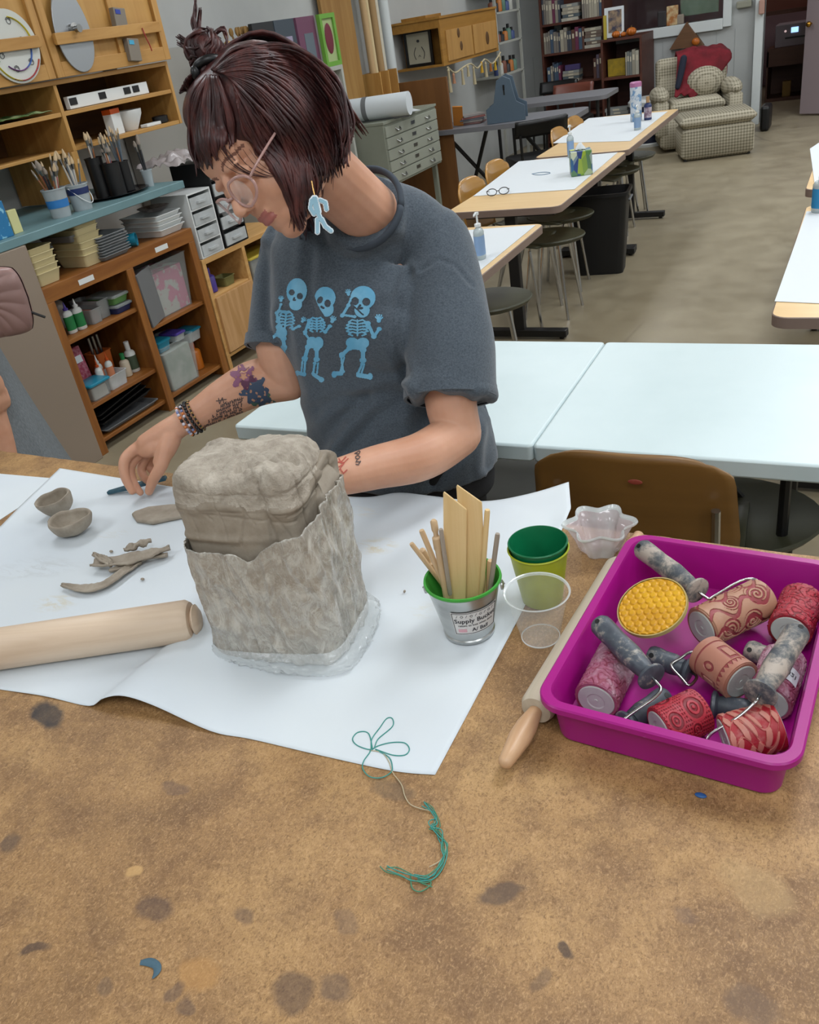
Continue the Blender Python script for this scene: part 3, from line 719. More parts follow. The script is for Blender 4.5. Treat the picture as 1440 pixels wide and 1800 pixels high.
# ears + wire handle
lft = camdir - PI / 2 - .15
EAR = lambda s_: V((math.cos(lft) * RT * s_, math.sin(lft) * RT * s_, HB - .018))
for s_ in (1, -1):
    e = EAR(s_); mb = MB(); mb.lathe([(.002, -.002), (.008, -.001), (.008, .002), (.004, .004), (.001, .004)], 16, c=e, axis=(e.x, e.y, 0)); mb.build('ear', TIN, buck)
q0 = EAR(1); q1 = EAR(-1); side = V((math.cos(camdir + .1), math.sin(camdir + .1), 0))
pts = []
for i in range(17):
    a = PI * i / 16; p = q0.lerp(q1, (1 - math.cos(a)) / 2) * 1.08; p.z = HB - .016
    p += (-side * 1.0 + V((0, 0, -.55))) .normalized() * (.066 * math.sin(a)); pts.append(p)
mb = MB(); mb.tube([q0 * 1.02 + V((0, 0, .002))] + pts + [q1 * 1.02], .0013, 6); mb.build('wire_handle', STEEL, buck)
# label, wrapped on the front
LAB = M('label_card', '#d6d4d2', .5); INK = M('label_ink', '#2a2a30', .6); PINKI = M('label_pink', '#d5a3ad', .6)
def bpos(u, z, off=.0006):     # u metres along the surface from the label centre
    r = RB + (RT - RB) * z / HB; a = camdir + .24 + u / (.5 * (RB + RT)); return V((math.cos(a) * (r + off), math.sin(a) * (r + off), z))
lw, lh = .074, .047; lz = .050
def bpos2(u, v, off=.0006): return bpos(u, lz + v + .05 * 0 + u * .03, off)
mb = MB(); mb.grid(lambda u, v: bpos2((u - .5) * lw, (v - .5) * lh), 20, 4); mb.build('label', LAB, buck, smooth=0)['label'] = 'white label reading Supply Bucket'
mb = MB()
for a_, b_ in (((-.5, -.5), (.5, -.5)), ((.5, -.5), (.5, .5)), ((.5, .5), (-.5, .5)), ((-.5, .5), (-.5, -.5))):
    mb.tube([bpos2((a_[0] + (b_[0] - a_[0]) * k / 12) * lw * .95, (a_[1] + (b_[1] - a_[1]) * k / 12) * lh * .92, .0009) for k in range(13)], .0005, 4)
mb.build('label_border', INK, buck)
def wraptext(txt, size, u, v, mat, nm='lettering', slant=0):
    o = text_mesh(nm, txt, size, Matrix.Identity(4), mat, buck, extrude=.0)
    for q in o.data.vertices: q.co = bpos2(u + q.co.x, v + q.co.y, .0011)
    return o
wraptext('Supply Bucket', .0118, 0, .0055, INK); wraptext('return to box when done', .0056, 0, -.004, INK); wraptext('A/ Ball', .0105, .006, -.0145, INK)
mb = MB(); random.seed(5)
for k in range(9):
    u = -.028 + k * .007; mb.tube([bpos2(u + .002 * math.cos(a), .0155 + .002 * math.sin(a), .0010) for a in (2 * PI * i / 10 for i in range(11))] if k % 2 else [bpos2(u - .0015, .0135, .001), bpos2(u + .001, .018, .001)], .0003, 4)
mb.build('label_doodles', INK, buck)
mb = MB(); mb.grid(lambda u, v: bpos2(-.030 + u * .014, -.018 + v * .007, .0009), 6, 2); mb.build('label_patch', PINKI, buck, smooth=0)
BIRCH = wood('birch_tool_wood', '#dcbb82', '#e9cd9a', 2, 14, .45, grain=.05); BIRCH2 = wood('worn_tool_wood', '#c2a27c', '#d0b48e', 2, 14, .5, grain=.08); GREYW = wood('grey_tool_wood', '#94887a', '#a59a8c', 2, 16, .6)
def tool(px0, py0, px1, py1, label, kind='stick', r=.004, mat=BIRCH, w=.03, dpt=0, z0=.03):
    """(px1,py1) tip in the photo; foot inside the bucket. tip placed on the plane through the bucket axis facing the camera, pushed dpt back"""
    vd = V((math.cos(camdir), math.sin(camdir), 0)); pc = bk - vd * dpt
    def hit(px, py):
        r_ = ray(px, py); k = (pc - CC).dot(vd) / r_.dot(vd); return CC + r_ * k
    tip = hit(px1, py1); rim = hit(px0, py0); d_ = (tip - rim).normalized(); L = (tip - rim).length
    # extend below the rim to the foot
    ext = min(.07, max(.0, (rim.z - (bk.z + .014)) / max(d_.z, .2)))
    foot = rim - d_ * ext
    rad = (V((foot.x - bk.x, foot.y - bk.y, 0))).length; 
    if rad > RB - .006:
        k = (RB - .006) / rad; foot = V((bk.x + (foot.x - bk.x) * k, bk.y + (foot.y - bk.y) * k, foot.z))
    d_ = (tip - foot); Lf = d_.length; z_ = d_.normalized(); x_ = V((-vd.y, vd.x, 0)); x_ = (x_ - z_ * x_.dot(z_)).normalized(); y_ = z_.cross(x_)
    mx = Matrix((x_, y_, z_)).transposed().to_4x4(); mx.translation = foot
    mb = MB()
    if kind == 'stick': mb.lathe([(r * .8, 0), (r, .004), (r, Lf - .004), (r * .85, Lf)], 14)
    elif kind == 'pin': mb.lathe([(r, 0), (r, Lf * .62), (r * 1.2, Lf * .64), (r * 1.2, Lf * .78), (r * .7, Lf * .80), (r * .65, Lf * .84), (r * .95, Lf * .88), (r * .95, Lf * .98), (r * .6, Lf)], 16)
    elif kind == 'round': mb.prism([(-w * .2, 0), (w * .2, 0)] + [(w * .5 * math.cos(a) , Lf - w * .5 + w * .5 * math.sin(a)) for a in (PI * i / 14 for i in range(15))], -.002, .002, Matrix(((1, 0, 0, 0), (0, 0, 1, 0), (0, 1, 0, 0), (0, 0, 0, 1))))
    else:
        pr = {'knife': [(-w / 2, 0), (w / 2, 0), (w / 2, Lf - w * .75), (w * .16, Lf), (0.0, Lf - w * .22), (-w * .5, Lf - w * .95)],
              'knife2': [(-w / 2, 0), (w / 2, 0), (w / 2, Lf - w * .9), (-w * .46, Lf), (-w * .5, Lf - w * .1)],
              'fork': [(-w * .3, 0), (w * .3, 0), (w * .5, Lf - .02), (w * .42, Lf), (w * .12, Lf - .006), (0, Lf - .012), (-w * .12, Lf - .006), (-w * .42, Lf), (-w * .5, Lf - .02)],
              'bev': [(-w * .3, 0), (w * .3, 0), (w * .55, Lf - .012), (w * .1, Lf), (-w * .4, Lf - .004)]}[kind]
        mb.prism(pr, -.0018, .0018, Matrix(((1, 0, 0, 0), (0, 0, 1, 0), (0, 1, 0, 0), (0, 0, 0, 1))))
    me_o = mb.build('clay_tool', mat, smooth=.6, bevel=.0012 if kind not in ('stick', 'pin') else 0, tag=(label, 'clay tool', 'wooden clay tools in the tin bucket'))
    me_o.matrix_world = mx
    return me_o
tool(800, 1010, 800, 863, 'broad flat wooden knife with slanted tip, left one of the tall pair', 'knife2', w=.034, dpt=-.010)
tool(833, 1010, 824, 850, 'broad flat wooden knife with pointed tip, right one of the tall pair', 'knife2', w=.036, dpt=.004)
tool(848, 1015, 857, 896, 'slim straight wooden stick just right of the tall flat knives', r=.0042, dpt=.0)
tool(872, 1000, 875, 938, 'thin grey stick at the far right of the bucket', r=.0038, mat=GREYW, dpt=-.012)
tool(765, 1010, 723, 955, 'thin wooden dowel leaning farthest left in the bucket', r=.0038, mat=BIRCH2, dpt=.015)
tool(775, 1020, 741, 965, 'thick turned dowel leaning left at the front of the bucket', 'pin', r=.0056, mat=BIRCH2, dpt=.03)
tool(765, 990, 741, 932, 'slim wooden dowel rising behind the leftmost ones', r=.0042, mat=BIRCH2, dpt=-.015)
tool(771, 985, 762, 914, 'turned stick with knobbed brown end at the back left of the bucket', 'pin', r=.0055, mat=BIRCH2, dpt=-.025)
tool(781, 980, 775, 930, 'thin grey stick beside the knobbed one', r=.0034, mat=GREYW, dpt=-.03)
tool(806, 1030, 783, 984, 'short fork-ended wooden tool leaning left in front of the tall knives', 'fork', w=.036, dpt=.026)
tool(832, 1030, 812, 983, 'round-ended pale wooden paddle at the front of the bucket', 'round', w=.034, dpt=.037)
tool(868, 1010, 863, 985, 'stubby wooden stick low at the right of the bucket', r=.006, mat=BIRCH2, dpt=.01)
tool(795, 1032, 783, 1018, 'short flat wooden tool lowest at the front left of the bucket', 'bev', w=.016, dpt=.045)
# ================================================================== CUPS
def cup(px, py, rb, rt, h, mat, name, label, th=.0015, dz=0, cat='cup', lip=.002, smudge=None):
    w = onz(px, py, BZ); w.z = BZ + .002 + dz
    mb = MB(); mb.lathe([(.0001, 0), (rb, 0), (rb + (rt - rb) * .96, h * .96), (rt + lip * .5, h * .965), (rt + lip, h * .985), (rt + lip * .5, h), (rt - th * .2, h), (rt - th - .0005, h * .95), (rb - th, th), (.0001, th)], 56, cap=False)
    return mb.build(name, mat, loc=w, smooth=.6, tag=(label, cat))
YEL = M('yellow_plastic', '#aeb62a', .4, c2='#96a022', ns=6, bump=(30, .2)); GRN = M('green_plastic_cup', '#0a6f45', .35, c2='#085c3a', ns=4)
cup(954, 1052, .033, .0475, .100, YEL, 'plastic_cup', 'yellow green plastic cup with grimy sides, holding the dark green cup')
cup(954, 1052, .030, .0458, .098, GRN, 'plastic_cup', 'dark green plastic cup nested in the yellow one', dz=.013)
THINCLEAR = M('thin_clear_plastic', '#e8eeee', .06, alpha=.16, coat=.4)
RIMCLEAR = M('clear_rim_plastic', '#e2e8e8', .1, alpha=.55, coat=.4)
cc_ = thing('clear_cup', 'empty clear plastic cup in front of the green cup', 'cup', V((*onz(951, 1122, BZ).xy, BZ + PZ + .001)))
mb = MB(); mb.lathe([(.0001, .001), (.029, .001), (.047, .085)], 56, cap=False); mb.build('cup_wall', THINCLEAR, cc_, smooth=.6)
mb = MB(); mb.lathe([(.047, .084), (.0495, .0855), (.0505, .087), (.0495, .0885), (.0475, .0875)], 56, cap=False); mb.build('cup_rim', RIMCLEAR, cc_, smooth=.9)
mb = MB(); mb.lathe([(.029, .001), (.030, .003), (.0285, .004)], 40, cap=False); mb.build('cup_foot', RIMCLEAR, cc_)
# scalloped clear container
PINKCLR = M('cloudy_pink_plastic', '#d9c9cb', .15, alpha=.45, c2='#d8dadb', ns=9, coat=.5)
fc = V((*onz(1056, 968, BZ).xy, BZ + .001))
fl = thing('scalloped_container', 'clear plastic flower-shaped container with pinkish residue', 'container', fc, .3)
def scal(k, z, n=6, rr=.040, am=.2):
    return [V((rr * k * (1 + am * math.cos(n * a)) * math.cos(a), rr * k * (1 + am * math.cos(n * a)) * math.sin(a), z)) for a in (2 * PI * i / 120 for i in range(120))]
mb = MB(); mb.rings([scal(.05, .001, am=0), scal(.72, .001, am=.06), scal(.80, .004, am=.10), scal(1.0, .028, am=.13), scal(1.25, .052, am=.15)], cap=False); mb.build('container_wall', PINKCLR, fl, smooth=1.2, thick=.0008)
mb = MB(); mb.rings([scal(1.25, .051, am=.15), scal(1.38, .053, am=.15), scal(1.42, .056, am=.15), scal(1.38, .059, am=.15), scal(1.33, .056, am=.15), scal(1.25, .053, am=.15)], cap=False, closed=True); mb.build('container_lip', RIMCLEAR, fl, smooth=1.2)
# ================================================================== MAGENTA TRAY
t = NT('magenta_plastic'); n = t.noise(16, detail=7, rough=.75, dist=.8); n2 = t.noise(70, detail=3)
t.col(t.mix(t.math('MULTIPLY', t.ramp(n, [(.66, 0.0), (.72, .7)]), t.ramp(n2, [(.4, 0.0), (.6, 1.0)])), t.ramp(t.noise(3), [(.3, '#a3117f'), (.7, '#990f77')]), '#c79ac2'))
t.b.inputs['Roughness'].default_value = .33; t.b.inputs['Specular IOR Level'].default_value = .4; t.b.inputs['Subsurface Weight'].default_value = .0; MAG = t.m
TH_ = .075; trz = math.radians(-4.0)
tbl = V((-.318, .766, 0)); tx_ = V((math.cos(trz), math.sin(trz), 0)); ty_ = V((-math.sin(trz), math.cos(trz), 0))
TWd, TDp = .318, .425
tc_ = tbl + tx_ * TWd / 2 + ty_ * TDp / 2; tc_.z = BZ + .001
tray = thing('plastic_tray', 'deep magenta plastic tray full of texture rollers', 'tray', tc_, trz)
def rr(w, d, r, z): return [V((x, y, z)) for x, y in round_rect(w, d, r, 8)]
mb = MB(); bwid, bdep = TWd - .040, TDp - .040
mb.rings([rr(bwid - .01, bdep - .01, .02, .000), rr(bwid, bdep, .024, .004), rr(TWd - .026, TDp - .026, .03, TH_ - .012), rr(TWd - .024, TDp - .024, .03, TH_ - .008)] , cap=False)
mb.rings([rr(TWd - .024, TDp - .024, .03, TH_ - .008), rr(TWd - .006, TDp - .006, .034, TH_ - .012), rr(TWd, TDp, .036, TH_ - .010), rr(TWd, TDp, .036, TH_ - .002), rr(TWd - .004, TDp - .004, .034, TH_), rr(TWd - .026, TDp - .026, .028, TH_), rr(TWd - .031, TDp - .031, .026, TH_ - .004), rr(bwid - .006, bdep - .006, .022, .006), rr(bwid - .02, bdep - .02, .016, .003)], cap=False)
mb.f([mb.v(p) for p in rr(bwid - .02, bdep - .02, .016, .003)]); mb.f([mb.v(p) for p in reversed(rr(bwid - .01, bdep - .01, .02, .0))])
bmesh.ops.remove_doubles(mb.bm, verts=mb.bm.verts, dist=.0001)
mb.build('tray_body', MAG, tray, smooth=.5, recalc=True)
# ------------------------------------------------------------------ texture rollers
def rubber(name, lo_, hi_, dust='#b99a86', dst=.35):
    t = NT(name); va = t.new('VertexColor'); va.layer_name = 'relief'; n = t.noise(45, detail=7, rough=.7)
    fac = t.ramp(t.math('ADD', va.outputs[0], t.math('MULTIPLY', t.math('SUBTRACT', n, .5), .9)), [(.25, 0.0), (.7, 1.0)])
    c = t.mix(fac, lo_, hi_); c = t.mix(t.math('MULTIPLY', t.ramp(t.noise(14, detail=6, rough=.7), [(.5, 0.0), (.62, 1.0)]), dst), c, dust)
    t.col(c); t.b.inputs['Roughness'].default_value = .5; t.bump(n, .25, .001); return t.m
R_TAN = rubber('tan_red_rubber', '#8a333a', '#a67a62'); R_RED = rubber('red_rubber', '#6f0d1a', '#a02030', '#a8606a', .4); R_PNK = rubber('dusty_pink_rubber', '#83324a', '#97536c', '#b394a0', .8); R_FACE = rubber('brown_red_rubber', '#86383a', '#a26d5a')
R_MIX = rubber('dark_red_tan_rubber', '#961522', '#ad6a5c', '#b08a80', .5)
CAPW = M('grey_white_cap', '#b9bfba', .4, c2='#a5aaa6', ns=12); t = NT('dusty_grey_handle')
n = t.noise(30, detail=7, rough=.7, dist=.3); t.col(t.ramp(n, [(.42, '#3d434c'), (.55, '#4b525b'), (.64, '#9b948a')])); t.b.inputs['Roughness'].default_value = .45; t.bump(n, .2, .001); HDL = t.m
t = NT('clay_caked_handle'); n = t.noise(34, detail=7, rough=.7, dist=.3); t.col(t.ramp(n, [(.40, '#444950'), (.48, '#6f6d6a'), (.58, '#a89c91')])); t.b.inputs['Roughness'].default_value = .6; t.bump(n, .3, .001); HDL2 = t.m
def sp(u, v, cx, cy, R, turns, w):
    """spiral ridge"""
    dx, dy = u - cx, v - cy; r = math.hypot(dx, dy)
    if r > R: return 0
    a = math.atan2(dy, dx) / (2 * PI); k = (r / R * turns - a) % 1.0
    return 1.0 if abs(k - .5) < w else 0.0
def pat_swirl(u, v):    # u circumference (0..1.0 of ~.15 m), v along (0..1)
    U, Vv = u * .157, v * .09; h = 0
    for i, (cx, cy, R, s_) in enumerate(((.02, .02, .014, 1), (.045, .035, .011, -1), (.02, .055, .016, -1), (.05, .07, .015, 1), (.075, .02, .014, -1), (.078, .052, .014, 1), (.10, .075, .013, 1), (.105, .035, .016, 1), (.13, .02, .013, -1), (.135, .06, .015, 1), (.0, .08, .012, 1))):
        h = max(h, sp(U if s_ > 0 else -U + 2 * cx, Vv, cx, cy, R, 3, .24))
    if h == 0: h = 1.0 if math.sin((U * 260 + 2.2 * math.sin(Vv * 150))) > .72 else .0
    return 1 - h
def pat_owl(u, v):
    U, Vv = u * .157, v * .072; U = U % .078
    for cx, cy, R in ((.018, .020, .017), (.050, .050, .017), (.020, .056, .012), (.056, .016, .013), (.074, .042, .009)):
        d_ = math.hypot(U - cx, Vv - cy)
        if d_ < R: return 1.0 if (d_ > R * .78 or (d_ < R * .5 and d_ > R * .3) or d_ < R * .14) else .15
    k = math.hypot((U * 220) % 1 - .5, (Vv * 260) % 1 - .5); return .25 if k < .3 else .85
def pat_face(u, v):
    U, Vv = (u * 3) % 1, v
    if v < .12 or v > .9: return 1.0
    if abs(v - .18) < .02: return 0.1
    if math.hypot((U - .25) * 1.2, (v - .5)) < .07: return 1.0
    if math.hypot((U - .25) * 1.2, (v - .5)) < .13: return 0.1
    if .5 < U < .8 and .35 < v < .75: return 0.1 if (U < .56 or U > .74 or v < .42 or v > .68) else .9
    if v > .78 and (v - .78) < .1 * abs(((U * 8) % 1) - .5) * 2: return .1
    return .8
def pat_leaf(u, v):
    a = math.sin(u * 2 * PI * 4 + 3 * math.sin(v * 7)); b = math.sin(v * 24 + 3 * math.sin(u * 2 * PI * 2))
    return 1.0 if a * b > .12 else (.5 if abs(a) < .2 else 0.0)
def pat_flat(u, v): return .5 + .5 * fn((u * 12, v * 9, 1))
def pat_rib(u, v): return 0.0 if abs(fn((math.cos(2 * PI * u) * 3.5, math.sin(2 * PI * u) * 3.5, v * 11))) < .09 else (.65 + .5 * fn((u * 40, v * 30, 3)))
def roller(label, ra=None, rb=None, rr_=.0245, pat=pat_flat, rmat=R_PNK, ha=None, hb=None, hm=HDL, wire=None, capend=0, zr=None, cap=True, hr=.0150, tagp=None):
    """ra, rb: roller axis ends (world). ha: free end of the handle, hb: wire end of the handle. wire: via points from hb to the roller"""
    o = ra if ra is not None else ha
    base = V((o.x, o.y, BZ + .008)); r = thing('texture_roller', label, 'texture roller', base, group='texture rollers in the magenta tray')
    if ra is not None:
        a = ra - base; b = rb - base; L = (b - a).length; x, y, d_ = basis(b - a)
        nu, nv = 300, 110; mb = MB(); rings = []; cols = []
        for j in range(nv + 1):
            v = j / nv; rg = []
            for i in range(nu):
                u = i / nu; h = pat(u, v); e = 1 if .015 < v < .985 else 0
                R = rr_ + (h - .5) * .0016 * e - (.0012 if not e else 0)
                cols.append(h); rg.append(a + d_ * (L * v) + x * (R * math.cos(2 * PI * u)) + y * (R * math.sin(2 * PI * u)))
            rings.append(rg)
        mb.rings(rings, cap=True); ob = mb.build('rubber_sleeve', rmat, r, smooth=.9, recalc=True)
        ca_ = ob.data.color_attributes.new('relief', 'FLOAT_COLOR', 'POINT')
        buf = []
        for h in cols: buf += [h, h, h, 1]
        ca_.data.foreach_set('color', buf)
        for s_, (c_, dd_) in enumerate(((a, -d_), (b, d_))):
            mb = MB(); q = rr_ * .84; mb.lathe([(.0001, -.004), (q, -.004), (q, .0006), (q * .96, .0014), (q * .5, .0014), (q * .44, .0003), (q * .12, .0003), (q * .1, .0010), (.0001, .0010)], 32, c=c_, axis=dd_, cap=False); mb.build('end_cap', CAPW, r, smooth=.6)
    if ha is not None:
        A_ = ha - base; B_ = hb - base; L = (B_ - A_).length; ax = (B_ - A_).normalized()
        k = hr
        mb = MB(); mb.lathe([(k * .35, 0), (k * .8, .001), (k * .98, .006), (k * 1.0, .016), (k * .93, L * .35), (k * 1.0, L * .6), (k * .82, L * .82), (k * .72, L - .014), (k * .78, L - .010), (k * 1.22, L - .006), (k * 1.25, L - .002), (k * 1.0, L), (k * .5, L)], 28, c=A_, axis=ax)
        mb.build('handle', hm, r, smooth=.9)
        x, y, d_ = basis(ax); side = (CC - ha).normalized(); side = (side - ax * side.dot(ax)).normalized()
        mb = MB(); mb.lathe([(.0035, 0), (.0035, .0012)], 14, c=A_ + ax * .009 + side * (k * .93), axis=side); mb.build('hang_hole', BLACKP, r)['label'] = 'black hanging hole'
        if wire:
            mb = MB(); mb.tube([B_ - ax * .004] + [w_ - base for w_ in wire], .0021, 8, res=5); mb.build('wire_frame', CHROME, r, smooth=3.2)
    return r
zt_ = BZ
def pz(x, y, z): return onz(x, y, BZ + z)
def tl(x, y, z): p = tc_ + tx_ * x + ty_ * y; return V((p.x, p.y, BZ + z))
# 1 swirl roller, upper middle, with clay-caked handle at the top left of the tray
roller('tan roller with carved swirls and clay-caked grey handle, at the top of the tray', pz(1234, 1104, .056), pz(1340, 1052, .056), .0300, pat_swirl, R_TAN, pz(1126, 962, .094), pz(1228, 1040, .088), HDL2,
       [pz(1245, 1052, .084), pz(1255, 1048, .082), pz(1300, 1022, .078), pz(1326, 1018, .076), pz(1338, 1030, .070), pz(1352, 1054, .060), pz(1345, 1056, .058)], hr=.0160)
# 2 owl roller with smooth grey handle, lower left
roller('red roller carved with round owl eyes, on wire below the smooth grey handle', pz(1160, 1282, .034), pz(1232, 1248, .038), .0290, pat_owl, R_RED, pz(1052, 1094, .088), pz(1148, 1192, .076), HDL,
       [pz(1155, 1200, .074), pz(1162, 1212, .072), pz(1148, 1228, .068), pz(1105, 1258, .06), pz(1096, 1272, .054), pz(1110, 1284, .046), pz(1150, 1285, .037)], hr=.0160)
# 3 face roller in the middle
roller('small brown roller carved with a mask face in the middle of the tray', pz(1240, 1150, .050), pz(1303, 1198, .050), .0280, pat_face, R_FACE, pz(1140, 1150, .034), pz(1215, 1180, .030), HDL,
       [pz(1225, 1190, .033), pz(1212, 1205, .036), pz(1198, 1192, .04), pz(1180, 1170, .045), pz(1195, 1158, .05), pz(1215, 1146, .055), pz(1235, 1152, .052)], hr=.0150)
# 4 pink plain roller at the left wall
roller('dusty pink cracked roller leaning along the left wall of the tray', pz(1048, 1232, .036), pz(1088, 1152, .036), .0300, pat_rib, R_PNK, None, None)
# 5 lower right roller with caked handle
roller('dark red leaf-carved roller with white end cap and clay-caked handle, lower right', pz(1275, 1300, .040), pz(1368, 1276, .050), .0300, pat_leaf, R_MIX, pz(1404, 1108, .094), pz(1335, 1222, .088), HDL2,
       [pz(1330, 1232, .086), pz(1322, 1240, .082), pz(1296, 1262, .072), pz(1250, 1290, .056), pz(1244, 1308, .046), pz(1262, 1310, .041)], hr=.0165)
# 6 red ribbed roller at the right edge
roller('bright red ribbed roller at the top right edge of the tray', tl(.107, .068, .046), tl(.112, .148, .046), .0290, pat_rib, R_RED, pz(1312, 1140, .020), pz(1372, 1165, .018), HDL2, None)
# 7 labelled roller under the caked handle
r7 = roller('dusty pink roller with a white 11321 sticker, right edge of the tray', tl(.104, -.070, .034), tl(.109, .020, .034), .0290, pat_rib, R_PNK, pz(1382, 1282, .02) if False else None, None)
A7, B7 = tl(.104, -.070, .034), tl(.109, .020, .034); ax7 = (B7 - A7).normalized(); up7 = (CC - A7).normalized(); up7 = (up7 - ax7 * up7.dot(ax7)).normalized(); up7 = (Matrix.Rotation(.35, 3, ax7) @ up7); sd7 = ax7.cross(up7)
mid7 = A7.lerp(B7, .42) - r7.location
def lab7(u, v, off=.0011):
    a = v / .029; return mid7 + ax7 * u + up7 * ((.029 + off) * math.cos(a)) + sd7 * ((.029 + off) * math.sin(a))
mb = MB(); mb.grid(lambda u, v: lab7((u - .5) * .026, (v - .5) * .032), 4, 10); mb.build('sticker', WPAPER, r7, smooth=0)['label'] = 'white sticker reading 11321'
o_ = text_mesh('sticker_number', '11321', .010, Matrix.Rotation(PI / 2, 4, 'Z'), INK, r7, 0)
for q in o_.data.vertices: q.co = lab7(q.co.x, q.co.y, .0016)
# 8,9 grey handles lying low
roller('grey handle lying on the tray floor under the owl roller', None, None, .024, pat_flat, R_PNK, pz(1172, 1222, .018), pz(1098, 1275, .016), HDL, None)
roller('dark grey handle lying on the tray floor right of the owl roller', None, None, .024, pat_flat, R_PNK, pz(1322, 1250, .018), pz(1250, 1238, .018), HDL, None)
# yellow honeycomb texture disc
YD = M('yellow_sponge', '#d9a414', .45, c2='#c78f10', ns=14, coat=.2); CLRIM = M('amber_rim', '#b7a36a', .3)
dc = pz(1146, 1066, .080); pu = pz(1092, 1040, .086) ; n_ = V((-.25, -.32, .9)).normalized()
dsk = thing('honeycomb_stamp', 'yellow honeycomb texture disc leaning on the rollers', 'texture stamp', dc)
x, y, d_ = basis(n_, V((0, 1, 0))); mx = Matrix((x, y, d_)).transposed().to_4x4()
RD = .051; mb = MB(mx); mb.lathe([(.0001, -.004), (RD - .002, -.004), (RD - .002, 0)], 48, cap=False)
def hexh(px, py, s_=.0112):
    best = 9; 
    for j in range(-1, 2):
        for i in range(-1, 2):
            r_ = round(py / (s_ * .866)) + j; c_ = round((px - (r_ % 2) * s_ / 2) / s_) + i
            best = min(best, math.hypot(px - (c_ * s_ + (r_ % 2) * s_ / 2), py - r_ * s_ * .866))
    return .0022 if best < s_ * .34 else (.0022 - .0018 * min(1, (best - s_ * .34) / (s_ * .12)))
def dk(u, v):
    a = 2 * PI * u; r_ = (RD - .002) * v; return V((r_ * math.cos(a), r_ * math.sin(a), hexh(r_ * math.cos(a), r_ * math.sin(a)) if v < .97 else 0))
mb.grid(dk, 240, 60); bmesh.ops.remove_doubles(mb.bm, verts=mb.bm.verts, dist=.00002); mb.build('honeycomb_pad', YD, dsk, smooth=.8)
mb = MB(mx); mb.lathe([(RD - .0018, -.005), (RD, -.005), (RD, .0015), (RD - .0018, .0015)], 56, cap=False); mb.build('disc_rim', CLRIM, dsk, smooth=.5)
# ================================================================== WOMAN
SKIN = None
t = NT('skin'); n = t.noise(9, detail=4)
t.col(t.ramp(n, [(.35, '#c08c70'), (.65, '#cf9d82')])); b = t.b; b.inputs['Roughness'].default_value = .5
b.inputs['Subsurface Weight'].default_value = .15; b.inputs['Subsurface Radius'].default_value = (.01, .004, .002); b.inputs['Subsurface Scale'].default_value = .6
t.bump(t.noise(220, detail=3), .12, .0008); SKIN = t.m
LIP = M('lips', '#a8655d', .5); BROW = M('brow_hair', '#7d5546', .7)
def cam_vec(x, y, z): return (CR * x + CU * y - CF * z).normalized()
hu = cam_vec(-.72, .62, .31); hf = cam_vec(-.50, -.80, .33); hf = (hf - hu * hf.dot(hu)).normalized(); hl_ = hu.cross(hf)
HS = 1.13; HC = P(468, 254, 1.42)
HM = Matrix((hl_ * HS, hf * HS, hu * HS)).transposed().to_4x4(); HM.translation = HC
wbase = V((-.93, 1.56, 0))
woman = thing('person', 'person with dark red topknot, skeleton T-shirt and glasses leaning over the bench cutting clay', 'person', wbase)
T0 = Matrix.Translation(-wbase)
def head_parts(mb, HM, sc_=1.0):
    old = mb.mx; mb.mx = (old @ HM) if old else HM
    mb.ell((0, -.012, .035), (.074, .093, .086), nu=32, nv=20)
    mb.ell((0, .030, -.040), (.058, .064, .074), nu=28, nv=18)
    mb.ell((0, .066, -.102), (.026, .020, .018)); mb.ell((0, .066, -.080), (.030, .022, .026))
    for s_ in (-1, 1):
        mb.ell((s_ * .036, .018, -.068), (.022, .044, .034)); mb.ell((s_ * .030, .050, -.042), (.026, .034, .036)); mb.ell((s_ * .016, .058, -.085), (.022, .024, .024))
        mb.ell((s_ * .075, -.006, -.014), (.009, .017, .029), rot=(.25, 0, 0)); mb.ell((s_ * .011, .100, -.041), (.0062, .009, .0058))
        mb.ell((s_ * .031, .079, -.006), (.016, .012, .010)); mb.ell((s_ * .028, .083, .012), (.022, .010, .007), rot=(0, s_ * .15, 0))
    mb.ell((0, .070, .035), (.052, .022, .040))
    mb.capsule([(0, .088, .006), (0, .100, -.016), (0, .112, -.034)], [.0085, .0078, .0085], 12)
    mb.ell((0, .110, -.036), (.0095, .0095, .0085))
    mb.ell((0, .088, -.0630), (.022, .010, .0055)); mb.ell((0, .086, -.0730), (.019, .0105, .0065)); mb.ell((0, .080, -.055), (.025, .016, .016))
    mb.mx = old
def finger(mb, pts, rs): mb.capsule(pts, rs, 12, 4)
def ring(c, a, b_, hw, hd, n=40, ex=2.3):
    o = []
    for i in range(n):
        t_ = 2 * PI * i / n; c_, s_ = math.cos(t_), math.sin(t_); q = (abs(c_) ** ex + abs(s_) ** ex) ** (-1 / ex)
        o.append(V(c) + a * (hw * c_ * q) + b_ * (hd * s_ * q))
    return o
sa = V((.99, .08, -.06)).normalized()
spine = [((-.905, 1.565, .70), .205, .130), ((-.905, 1.565, .80), .208, .138), ((-.915, 1.56, .92), .192, .132), ((-.925, 1.55, 1.03), .182, .130), ((-.935, 1.54, 1.14), .186, .138), ((-.935, 1.55, 1.22), .180, .118), ((-.920, 1.56, 1.285), .150, .092), ((-.895, 1.545, 1.325), .098, .075)]
q_ = cr([tuple(c) + (w, d) for c, w, d in spine], 5)
def torso(mb, k=1.0, z0=.0, z1=9, grow=0):
    rg = []
    for i, p in enumerate(q_):
        c = V(p[:3]); 
        if not (z0 <= c.z <= z1): continue
        nx = V(q_[min(i + 1, len(q_) - 1)][:3]) - V(q_[max(i - 1, 0)][:3]); nx.normalize(); bb = nx.cross(sa).normalized(); aa = bb.cross(nx)
        rg.append(ring(c, aa, bb, p[3] * k + grow, p[4] * k + grow))
    mb.rings(rg)
